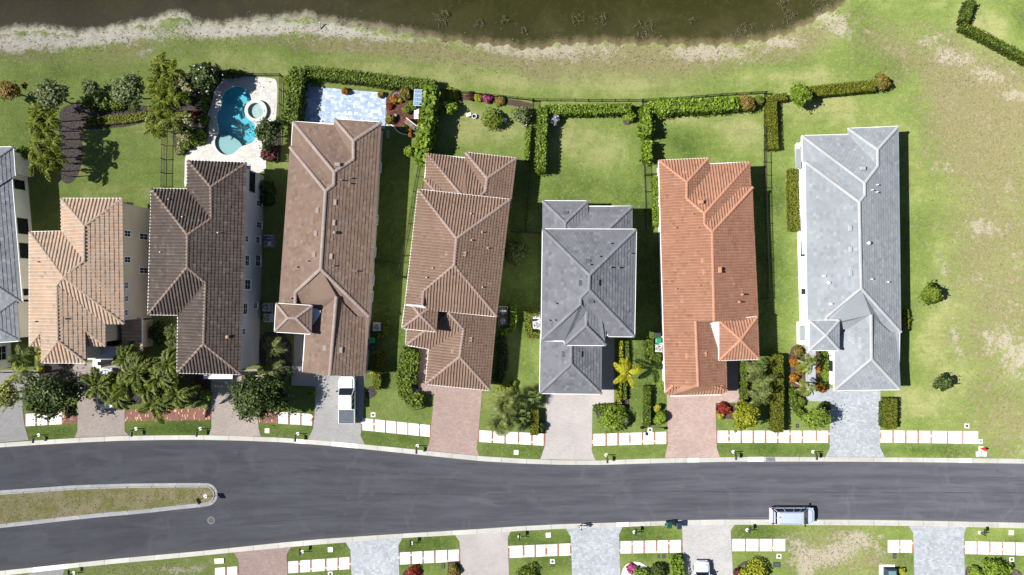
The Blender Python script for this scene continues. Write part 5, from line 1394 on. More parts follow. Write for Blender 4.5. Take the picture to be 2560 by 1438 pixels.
bed('dark mulch bed under the slim palms at the left', [(148, 290), (205, 320), (207, 400), (195, 440), (175, 462), (155, 455), (149, 420), (148, 340)])
bed('mulch strip below the shrub row at the upper left', [(148, 262), (240, 258), (380, 262), (390, 285), (370, 305), (300, 320), (215, 325), (150, 320)])
bed('dark planting bed between fence and swimming pool', [(434, 205), (480, 190), (560, 180), (545, 230), (520, 290), (515, 360), (470, 380), (452, 392), (434, 385)], mulch_mat)
bed('planting bed between pool deck and brown house', [(650, 290), (700, 300), (705, 400), (665, 400), (655, 350)])
bed('flower bed along the rear fence behind the chestnut house', [(1113, 232), (1200, 240), (1332, 255), (1330, 275), (1250, 258), (1113, 246)], brown_mulch, smooth=1)
bed('planting bed with palms beside the pale grey house entrance', [(1972, 880), (1985, 862), (2012, 862), (2014, 1003), (2000, 1010), (1975, 960)], brown_mulch)
bed('planting bed between path and pale grey garage', [(2040, 878), (2058, 878), (2058, 976), (2040, 976)], brown_mulch, smooth=0)
bed('planting bed beside the walk of the orange house', [(1854, 901), (1880, 901), (1880, 1005), (1854, 1005)], brown_mulch, smooth=0)
bed('small red shrub bed at the orange house driveway', [(1790, 1009), (1850, 1009), (1850, 1050), (1790, 1045)], brown_mulch, smooth=0)
bed('mulch patch beside the pickup driveway hedge', [(916, 965), (935, 968), (944, 985), (925, 998), (912, 995)])
bed('mulch below the corner hedge of the pale driveway', [(1483, 1018), (1540, 1012), (1545, 850), (1572, 850), (1572, 1040), (1500, 1060)], mulch_mat, smooth=0)
bed('planting bed in front of the chestnut house entrance', [(1000, 870), (1046, 868), (1042, 980), (1066, 992), (1050, 1015), (1015, 1010), (992, 950)], brown_mulch, smooth=1)
bed('mulch around the shrub in the rear lawn corner', [(1556, 300), (1566, 290), (1580, 295), (1578, 312), (1562, 314)])
bed('shady bed at the tan house entrance', [(92, 870), (180, 905), (180, 985), (100, 960)], mulch_mat, smooth=0)
bed('planting bed under the large front palms', [(313, 900), (445, 905), (525, 940), (525, 1000), (313, 1012)], mulch_mat, smooth=0)
bed('narrow bed beside the dark brown house', [(640, 830), (730, 830), (730, 955), (660, 950)], mulch_mat, smooth=1)
bed('flower garden beds of red mulch beside the patio', [(967, 225), (1040, 225), (1050, 330), (1010, 335), (967, 312)], plain('red_mulch', (0.17, 0.06, 0.035, 1), (0.06, 0.028, 0.02, 1), 4.0, 0.95, 0.8, 24, fine=0.3), 0.012, 1)
bed('planting bed across the street below the cream driveway', [(1120, 1404), (1150, 1402), (1153, 1560), (1115, 1560)], brown_mulch, smooth=0)
bed('dark round bed across the street with red flowers', [(1005, 1438), (1012, 1425), (1030, 1419), (1048, 1423), (1060, 1438), (1060, 1470), (1005, 1470)], mulch_mat)
bed('white gravel bed across the street beside the mottled driveway', [(1552, 1438), (1560, 1415), (1580, 1403), (1605, 1406), (1625, 1424), (1635, 1445), (1630, 1500), (1552, 1500)], plain('white_gravel', (0.66, 0.65, 0.63, 1), (0.5, 0.49, 0.47, 1), 8.0, 0.9, 0.5, 30))
bed('mulch bed across the street below the minivan', [(1836, 1425), (1850, 1408), (1875, 1399), (1900, 1402), (1920, 1430), (1920, 1490), (1836, 1490)], mulch_mat)
bed('mulch bed at the lower right corner', [(2412, 1412), (2430, 1420), (2470, 1415), (2540, 1420), (2560, 1440), (2560, 1520), (2412, 1520)], mulch_mat)


# ------------------------------------------------------------------ fences
def fence(label, px, h=1.05, step=0.125, closed=False, mat=dark_metal):
    pts = [at(x, y).to_2d() for x, y in px]
    o = pts[0]
    e = empty('picket_fence', (o.x, o.y, 0)); tag(e, label, 'fence', 'black metal picket fences')
    pk = MB(); r1 = MB()
    for a, b in zip(pts[:-1], pts[1:]):
        d = b - a; L = d.length
        if L < 0.05: continue
        d.normalize(); ang = math.atan2(d.y, d.x)
        n = max(1, int(L / step))
        for i in range(n):
            p = a + d * (L * (i + .5) / n) - o
            pk.box((p.x, p.y, 0.04), (0.028, 0.028, h - 0.02), ang)
        mid = (a + b) / 2 - o
        for z in (0.15, h - 0.12): r1.box((mid.x, mid.y, z), (L, 0.035, 0.055), ang)
        k = max(1, round(L / 1.85))
        for i in range(k + 1):
            p = a + d * (L * i / k) - o
            m = MB(); m.box((p.x, p.y, 0), (0.08, 0.08, h + 0.06), ang, bev=0.02); m.build('post', mat, e)
    c = pk.build('pickets', mat, e); tag(c, kind='stuff')
    r1.build('rail', mat, e)


fence('black picket fence between the tan and dark brown houses', [(413, 160), (414, 250), (415, 330), (413, 400), (412, 468)])
fence('black picket fence along the lake side of the swimming pool', [(448, 190), (560, 189), (706, 191)])
fence('black picket fence on the house side of the pool hedge', [(706, 193), (704, 300), (701, 405)])
fence('black picket fence below the long hedge behind the patio', [(752, 196), (830, 202), (920, 209), (1006, 215), (1040, 218)])
fence('black picket fence behind the chestnut house lawn', [(1092, 226), (1150, 233), (1215, 240.5), (1333, 252.5)])
fence('black picket fence behind the charcoal house lawn', [(1334, 252.5), (1470, 254), (1604, 254)])
fence('black picket fence behind the orange house lawn', [(1606, 253.5), (1690, 249), (1800, 240), (1911, 234)])
fence('black picket fence beside the long shaded lawn of the brown bungalow', [(1050, 405), (1036, 480), (1024, 560), (1008, 640), (997, 692), (1022, 697)])
fence('short black gate fence across the shaded lawn of the brown bungalow', [(941, 652), (1000, 657)])
fence('black picket fence between chestnut and charcoal houses', [(1331, 254), (1327, 340), (1323, 430), (1319, 520), (1316, 582)])
fence('short black fence across the gap beside the charcoal house', [(1277, 580), (1316, 582), (1352, 584)])
fence('black picket fence between charcoal and orange houses', [(1605, 256), (1607, 330), (1609, 400), (1612, 480), (1615, 572)])
fence('short black fence joining the orange house wall', [(1611, 438), (1651, 436)])
fence('black picket fence between orange and pale grey houses', [(1910, 236), (1909, 375), (1910, 470), (1912, 560), (1915, 650), (1917.5, 746)])
fence('short black fence from the orange house to its side fence', [(1889, 747), (1917.5, 746)])
fence('black picket fence round the neighbouring lot at the upper right', [(2432, -90), (2414, 0), (2391, 63), (2470, 110), (2560, 160), (2640, 205)])


# ------------------------------------------------------------------ hedges
def hedge(label, px, w, h, kind='hedge', dens=70, leaf=0.15, rough=0.07, group=None, name='hedge', closed=False, ragged=0.0):
    """clipped hedge following a line of photo pixels measured on its top"""
    pts = [at(x, y, h).to_2d() for x, y in px]
    o = pts[0]
    ctr = []
    for a, b in zip(pts[:-1], pts[1:]):
        n = max(1, int((b - a).length / 0.5))
        ctr += [a.lerp(b, i / n) for i in range(n)]
    ctr.append(pts[-1])
    ctr = [p - o for p in ctr]
    N = []
    for i in range(len(ctr)):
        d = (ctr[min(i + 1, len(ctr) - 1)] - ctr[max(i - 1, 0)]).normalized(); N.append(Vector((-d.y, d.x)))
    ws = [w * (1 + ragged * float(rng.normal(0, 1)) * .5) for _ in ctr]; hs = [h * (1 + ragged * .5 * float(rng.normal(0, 1))) for _ in ctr]
    e = empty(name, (o.x, o.y, 0)); tag(e, label, 'hedge', group or 'hedges')
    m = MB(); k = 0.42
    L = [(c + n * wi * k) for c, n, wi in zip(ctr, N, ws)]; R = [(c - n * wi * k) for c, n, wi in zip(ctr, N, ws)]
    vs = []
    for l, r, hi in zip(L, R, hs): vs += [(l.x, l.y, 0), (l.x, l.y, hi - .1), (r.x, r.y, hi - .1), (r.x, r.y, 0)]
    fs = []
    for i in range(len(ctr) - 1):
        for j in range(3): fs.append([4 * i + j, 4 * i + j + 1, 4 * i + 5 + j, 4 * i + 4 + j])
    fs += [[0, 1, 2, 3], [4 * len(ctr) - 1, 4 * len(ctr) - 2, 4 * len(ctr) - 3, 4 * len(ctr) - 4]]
    m.add(vs, fs); m.build('twigs', core_mat, e)  # solid block instead of real twigs, coloured as the shade between leaves
    P, Nn, T = [], [], []
    for i in range(len(ctr) - 1):
        seg = (ctr[i + 1] - ctr[i]).length
        a0, a1 = ctr[i], ctr[i + 1]; n0, n1 = N[i], N[i + 1]
        def sample(cnt, u, z, nx, nz):
            t = rng.random(cnt)
            cx = a0.x + (a1.x - a0.x) * t; cy = a0.y + (a1.y - a0.y) * t; nx_ = n0.x + (n1.x - n0.x) * t; ny_ = n0.y + (n1.y - n0.y) * t
            g = rng.normal(0, rough, cnt)
            uu = u + (g if abs(nz) < .5 else 0); zz = z + (g if nz > .5 else 0)
            P.append(np.stack([cx + nx_ * uu, cy + ny_ * uu, zz], 1)); Nn.append(np.stack([nx_ * nx, ny_ * nx, np.full(cnt, nz)], 1))
            T.append(np.clip(rng.normal(0.5, 0.25, cnt) + (g / max(rough, .01)) * 0.12, 0, 1))
        wi, hi = ws[i], hs[i]
        ct = int(dens * 1.35 * seg * wi); sample(ct, rng.uniform(-wi / 2, wi / 2, ct), np.full(ct, hi), 0, 1)
        cs = int(dens * 0.8 * seg * h * .8)
        for sd in (1, -1): sample(cs, np.full(cs, sd * wi / 2), rng.uniform(0.05, hi, cs), sd, 0.15)
    for i, sg in ((0, -1), (len(ctr) - 1, 1)):
        ce = int(dens * w * h * .8); n = N[i]; d = Vector((n.y, -n.x)) * sg
        u = rng.uniform(-w / 2, w / 2, ce)
        g = rng.normal(0.02, rough, ce)
        P.append(np.stack([ctr[i].x + n.x * u + d.x * g, ctr[i].y + n.y * u + d.y * g, rng.uniform(0.05, h, ce)], 1)); Nn.append(np.tile([d.x, d.y, 0.2], (ce, 1))); T.append(np.clip(rng.normal(.5, .25, ce), 0, 1))
    P = np.concatenate(P); Nn = np.concatenate(Nn); T = np.concatenate(T)
    V, F = leaf_quads(P, Nn, leaf, 1.5, 0.38)
    link('foliage', np_mesh('foliage', V, F, T), e, LEAF[kind])
    return e


hedge('olive green hedge between pool deck and patio', [(745, 172), (738, 200), (733, 240), (728, 280), (722, 306)], 1.75, 2.0, 'hedge', 80, .2, .14, ragged=.12)
hedge('long dark green hedge behind the patio', [(762, 178), (830, 184), (900, 191), (960, 200), (1010, 206), (1085, 212)], 1.25, 1.5, 'hedge', 90, .17, .1)
hedge('tall bright leafy hedge between brown bungalow and chestnut house', [(1077, 216), (1074, 250), (1068, 290), (1063, 330), (1058, 370), (1052, 400)], 1.35, 2.6, 'bright', 60, .30, .2, ragged=.15)
hedge('upright hedge down the left side of the charcoal house lawn', [(1357, 268), (1357, 310), (1355, 360), (1354, 400), (1353, 428)], 1.0, 1.9, 'bright', 80, .18, .13)
hedge('hedge along the rear of the charcoal house lawn', [(1364, 274), (1430, 273), (1500, 273), (1578, 270)], 1.05, 1.5, 'bright', 80, .18, .1)
hedge('shaggy hedge along the rear of the orange house lawn', [(1627, 268), (1700, 265), (1770, 262), (1845, 257)], 1.5, 1.6, 'bright', 80, .2, .13, ragged=.1)
hedge('leafy hedge at the rear left corner of the orange house lawn', [(1615, 268), (1617, 300), (1618, 338)], 1.0, 1.9, 'bright', 70, .25, .16, ragged=.12)
hedge('short leafy hedge left of the orange roof corner', [(1620, 352), (1620, 400)], 0.75, 1.8, 'bright', 70, .25, .16, ragged=.12)
hedge('neat olive hedge down the left side of the pale grey house lawn', [(1929, 240), (1931, 300), (1933, 350), (1934, 372)], 1.15, 1.2, 'olive', 110, .12, .045)
hedge('short olive hedge end at the corner of the pale grey lawn', [(1942, 243), (1968, 241)], 0.85, 1.1, 'olive', 110, .12, .045)
hedge('neat olive hedge along the rear of the pale grey lawn', [(2030, 228), (2090, 222), (2150, 216), (2188, 213)], 1.25, 1.2, 'olive', 110, .12, .045)
hedge('thick rounded hedge along the white wall of the pale grey house', [(1986, 422), (1985, 480), (1986, 540), (1988, 576)], 1.05, 1.1, 'olive', 110, .12, .05)
hedge('narrow lime hedge along the orange house wall', [(1640, 442), (1641, 500), (1641, 564)], 0.72, 0.9, 'bright', 100, .14, .06)
hedge('narrow hedge beside the fence of the chestnut house lawn', [(1322, 316), (1319, 360), (1317, 400)], 0.5, 0.8, 'bright', 90, .15, .07)
hedge('low hedge hiding the lone air conditioner', [(962, 800), (964, 818), (962, 836), (944, 840)], 0.6, 0.8, 'olive', 110, .12, .05)
hedge('rounded hedge beside the paired black air conditioners', [(1283, 764), (1284, 800), (1279, 825), (1252, 832)], 0.7, 0.9, 'bright', 100, .13, .06)
hedge('curved shrub hedge below the paired air conditioners', [(1251, 846), (1258, 880), (1256, 920), (1244, 955)], 1.1, 1.0, 'dark', 90, .15, .1)
hedge('hedge round the white air conditioners of the charcoal house', [(1348, 783), (1322, 782), (1321, 815), (1324, 838), (1348, 839)], 0.75, 0.9, 'olive', 100, .13, .06)
hedge('leafy hedge beside the green bin of the orange house', [(1624, 850), (1623, 875), (1625, 893), (1652, 894)], 0.95, 1.0, 'hedge', 90, .16, .09)
hedge('shaded hedge beside the brown garage wall', [(952, 880), (950, 905), (948, 932)], 0.85, 1.0, 'olive', 100, .13, .06)
hedge('sunny hedge end beside the pickup driveway', [(945, 936), (942, 955), (939, 973)], 0.95, 1.0, 'olive', 100, .13, .06)
hedge('long tall olive hedge between orange and pale grey front lawns', [(1945, 888), (1946, 940), (1946, 1000), (1946, 1050), (1946, 1081)], 1.25, 1.5, 'olive', 110, .12, .05)
hedge('thick clipped hedge right of the pale blue driveway', [(2229, 998), (2229, 1035), (2229, 1072)], 1.3, 1.2, 'olive', 110, .12, .04)
hedge('low hedge strip right of the pale blue driveway', [(2208, 1006), (2208, 1066)], 0.55, 0.6, 'hedge', 110, .12, .04)
hedge('clipped block hedge right of the fan palms', [(1337, 1025), (1337, 1055), (1336, 1088)], 0.95, 1.1, 'olive', 110, .12, .04)
hedge('narrow hedge in the lawn beside the orange house driveway', [(1619, 966), (1619, 1010), (1618, 1066)], 0.72, 0.9, 'hedge', 110, .14, .06)
hedge('yellow leaved hedge beside the charcoal house walk', [(1552, 852), (1551, 900), (1549, 950), (1548, 1010)], 0.5, 0.7, 'lime', 90, .15, .08)
hedge('green low hedge parallel to the yellow leaved hedge', [(1567, 852), (1569, 890), (1564, 950), (1562, 1000)], 0.4, 0.6, 'hedge', 110, .12, .05)
hedge('sunny hedge beside the orange house walk', [(1860, 903), (1860, 950), (1861, 1004)], 0.75, 0.8, 'hedge', 110, .13, .06)
hedge('curved hedge beside the pale grey house planting bed', [(1980, 972), (1984, 1000), (1995, 1025), (2010, 1042)], 0.7, 0.8, 'hedge', 100, .13, .06)
hedge('bright hedge along the pale grey garage wall', [(2064, 880), (2064, 920), (2064, 964)], 0.65, 0.9, 'bright', 100, .14, .06)
hedge('half shaded round hedge on the far side of the pale grey house', [(2262, 776), (2266, 800), (2262, 822)], 0.9, 0.9, 'olive', 100, .13, .05)
hedge('hedge inside the fence of the neighbouring lot, short arm', [(2432, 0), (2415, 50)], 0.9, 1.2, 'hedge', 80, .16, .1)
hedge('hedge inside the fence of the neighbouring lot, long arm', [(2410, 62), (2480, 98), (2560, 140), (2620, 175)], 0.8, 1.2, 'hedge', 80, .16, .1)
hedge('low green ground hedge in the mulch left of the pool', [(215, 303), (260, 300), (310, 297), (350, 291), (366, 286)], 1.0, 0.5, 'olive', 100, .13, .05)
hedge('dark leafy shrub row at the upper left lawn edge', [(215, 255), (260, 256), (305, 254)], 1.3, 1.2, 'hedge', 70, .2, .14, ragged=.15)
hedge('small clipped hedge strip beside the pool deck steps', [(456, 356), (456, 384)], 0.45, 0.6, 'hedge', 120, .11, .04)
hedge('yellow flecked shrub strip along the pool garden edge', [(446, 280), (447, 310), (446, 345), (446, 385)], 0.5, 0.6, 'cream', 80, .14, .08)
hedge('dark hedge corner at the cream driveway edge', [(1486, 1022), (1530, 1018), (1560, 1022)], 0.7, 0.8, 'hedge', 90, .15, .08)
hedge('leafy shrub strip beside the white car driveway', [(1692, 1396), (1697, 1415), (1700, 1460)], 1.1, 1.0, 'bright', 70, .2, .13, ragged=.1)
hedge('dark hedge inside the front garden of the chestnut house', [(1022, 872), (1018, 905), (1010, 940), (1012, 975), (1026, 1000), (1056, 1003)], 1.6, 1.0, 'hedge', 75, .2, .13, ragged=.12)
hedge('sunny inner shrub row in the front garden of the chestnut house', [(1040, 880), (1034, 920), (1030, 960)], 0.9, 0.9, 'hedge', 75, .18, .12, ragged=.12)


# ------------------------------------------------------------------ bushes and trees
def bush(label, px, r, h, kind, n=900, leaf=0.16, ry=None, name='shrub', second=None, cat='shrub', group='garden shrubs', lump=.2):
    hc = h * 0.55
    p = at(px[0], px[1], hc)
    e = empty(name, (p.x, p.y, 0)); tag(e, label, cat, group)
    rr = r / K; ry = (ry or r) / K
    m = MB()
    for _ in range(4):
        a = rng.uniform(0, 6.28); m.tube([(0, 0, 0), (rr * .3 * math.cos(a), ry * .3 * math.sin(a), h * .6)], [0.03, 0.012], 5)
    m.build('stem', bark, e)
    parts = []
    P, N = blob_points(int(n * .75), (0, 0, h * .48), (rr, ry, h * .52), lump)
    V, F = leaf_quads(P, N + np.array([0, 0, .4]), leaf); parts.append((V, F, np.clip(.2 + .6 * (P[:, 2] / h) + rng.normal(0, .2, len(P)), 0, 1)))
    for _ in range(4):
        a = rng.uniform(0, 6.28); q = rng.uniform(.3, .75)
        P, N = blob_points(int(n * .1), (rr * q * math.cos(a), ry * q * math.sin(a), h * .6), (rr * .42, ry * .42, h * .4), .2)
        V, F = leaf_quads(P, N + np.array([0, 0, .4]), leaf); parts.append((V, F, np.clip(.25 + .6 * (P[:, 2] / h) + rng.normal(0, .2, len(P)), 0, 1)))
    link('foliage', cloud_mesh('foliage', parts), e, LEAF[kind])
    if second:
        P, N = blob_points(int(n * .12), (0, 0, h * .55), (rr * .9, ry * .9, h * .55), lump, .15)
        V, F = leaf_quads(P, N + np.array([0, 0, .6]), leaf * .8); link('blossom', np_mesh('blossom', V, F, np.clip(rng.normal(.5, .25, len(P)), 0, 1)), e, LEAF[second])
    return e


def tree(label, px, r, h, kind, n=3500, leaf=0.22, ry=None, name='leafy_tree', clumps=16, trunk=0.11, base=0.35, second=None, open_=0.0, group='trees in the gardens'):
    """broad-leaved tree: tapered trunk, limbs, crown of leaf clumps; px = centre of the crown as seen"""
    hc = h * 0.72
    p = at(px[0], px[1], hc)
    e = empty(name, (p.x, p.y, 0)); tag(e, label, 'tree', group)
    rx = r / K * (1 - hc / H); ry = (ry or r) / K * (1 - hc / H)
    m = MB(); hb = h * base
    m.tube([(0, 0, 0), (0.05, 0.02, hb * .5), (0, 0, hb), (0.03, 0.05, h * .75)], [trunk, trunk * .8, trunk * .65, trunk * .25], 7)
    cl = []; w1, w2, w3 = rng.uniform(0, 6.28, 3)
    for i in range(clumps):
        a = i * 2.399 + rng.uniform(-.4, .4); wob = 1 + .16 * math.sin(2 * a + w1) + .13 * math.sin(3 * a + w2) + .1 * math.sin(5 * a + w3); q = math.sqrt((i + .5) / clumps) * rng.uniform(.7, 1.1) * wob
        z = h * (.62 + .33 * math.sqrt(max(0, 1 - min(1, q) ** 2)) * rng.uniform(.75, 1.1) - 0.1 * q)
        c = Vector((rx * .78 * q * math.cos(a), ry * .78 * q * math.sin(a), z)); cl.append(c)
        if i % 2 == 0:
            m.tube([(0, 0, hb * rng.uniform(.8, 1.1)), (c.x * .5, c.y * .5, hb + (c.z - hb) * .6), c], [trunk * .42, trunk * .25, trunk * .08], 5)
    m.build('trunk', bark, e)
    parts = []; base_r = min(rx, ry)
    for c in cl:
        s = base_r * rng.uniform(.22, .44) * (1 - open_ * .25)
        k = int(n / clumps * rng.uniform(.7, 1.3))
        P, N = blob_points(k, c, (s * 1.15, s * 1.15, s * .8), .28, .75)
        stray = rng.random(k) < .14 + .12 * open_; P[stray] += rng.normal(0, s * .55, (int(stray.sum()), 3)) * [1, 1, .6]
        V, F = leaf_quads(P, N + np.array([0, 0, .5]), leaf, 1.6)
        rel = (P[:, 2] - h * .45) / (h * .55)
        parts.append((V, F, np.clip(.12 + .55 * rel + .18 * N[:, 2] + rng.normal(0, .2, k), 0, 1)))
    link('crown', cloud_mesh('crown', parts), e, LEAF[kind])
    if second:
        sec, cnt, sz = second
        idx = rng.integers(0, len(cl), cnt)
        P = np.array([cl[i] for i in idx]) + rng.normal(0, base_r * .28, (cnt, 3)); P[:, 2] += base_r * .25
        V, F = leaf_quads(P, np.tile([0, 0, 1.0], (cnt, 1)), sz, 1.1); link('blossom', np_mesh('blossom', V, F, np.clip(rng.normal(.6, .25, cnt), 0, 1)), e, LEAF[sec])
    return e


LEAF['white'] = leafy('white_blossom', (0.5, 0.5, 0.45, 1), (0.65, 0.65, 0.6, 1), (0.75, 0.75, 0.7, 1))
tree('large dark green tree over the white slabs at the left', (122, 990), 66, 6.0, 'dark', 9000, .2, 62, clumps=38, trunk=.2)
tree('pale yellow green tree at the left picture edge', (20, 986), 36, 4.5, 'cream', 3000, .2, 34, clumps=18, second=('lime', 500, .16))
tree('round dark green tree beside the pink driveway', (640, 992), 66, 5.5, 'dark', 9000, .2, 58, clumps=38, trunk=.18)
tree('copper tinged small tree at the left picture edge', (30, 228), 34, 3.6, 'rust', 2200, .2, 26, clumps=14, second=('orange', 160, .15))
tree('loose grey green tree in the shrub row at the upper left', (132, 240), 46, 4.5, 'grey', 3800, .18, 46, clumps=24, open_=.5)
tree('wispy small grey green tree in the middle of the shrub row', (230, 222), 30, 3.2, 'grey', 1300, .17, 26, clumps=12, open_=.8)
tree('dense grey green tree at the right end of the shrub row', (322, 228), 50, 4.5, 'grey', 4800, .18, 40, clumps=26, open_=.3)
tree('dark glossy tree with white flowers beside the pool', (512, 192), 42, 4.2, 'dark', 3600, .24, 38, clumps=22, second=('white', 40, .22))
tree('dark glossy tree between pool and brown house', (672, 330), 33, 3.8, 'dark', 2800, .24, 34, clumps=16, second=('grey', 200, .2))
bush('maroon spiky shrub below the poolside tree', (674, 382), 21, 1.3, 'maroon', 700, .3)
bush('low dark shrub at the top of the pool deck', (580, 186), 26, 1.2, 'dark', 700, .2, 10)
bush('bright red bromeliad in the pool garden', (492, 287), 10, 0.7, 'red', 300, .2)
for i, (x, y, r, k, lab) in enumerate(((470, 222, 14, 'cream', 'pale variegated shrub high in the pool garden'), (473, 300, 15, 'cream', 'pale variegated shrub right of the yellow strip in the pool garden'), (465, 345, 13, 'cream', 'pale variegated shrub near the pool garden steps'),
                                      (470, 250, 12, 'hedge', 'clipped dark ball shrub in the upper pool garden'), (512, 245, 16, 'hedge', 'round dark shrub under the white flowered tree'), (463, 290, 12, 'hedge', 'clipped green mound beside the yellow strip'), (510, 300, 14, 'hedge', 'clipped green mound nearest the pool curve'), (495, 345, 22, 'bright', 'broad bright shrub at the lower end of the pool garden'),
                                      (475, 332, 10, 'hedge', 'small dark mound in the lower pool garden'), (470, 365, 9, 'hedge', 'small dark mound beside the pool deck corner'), (512, 268, 10, 'hedge', 'small clipped mound in the middle of the pool garden'), (452, 206, 12, 'cream', 'pale flowering shrub at the pool garden fence corner'))):
    bush(lab, (x, y), r, 0.8, k, 420, .17)
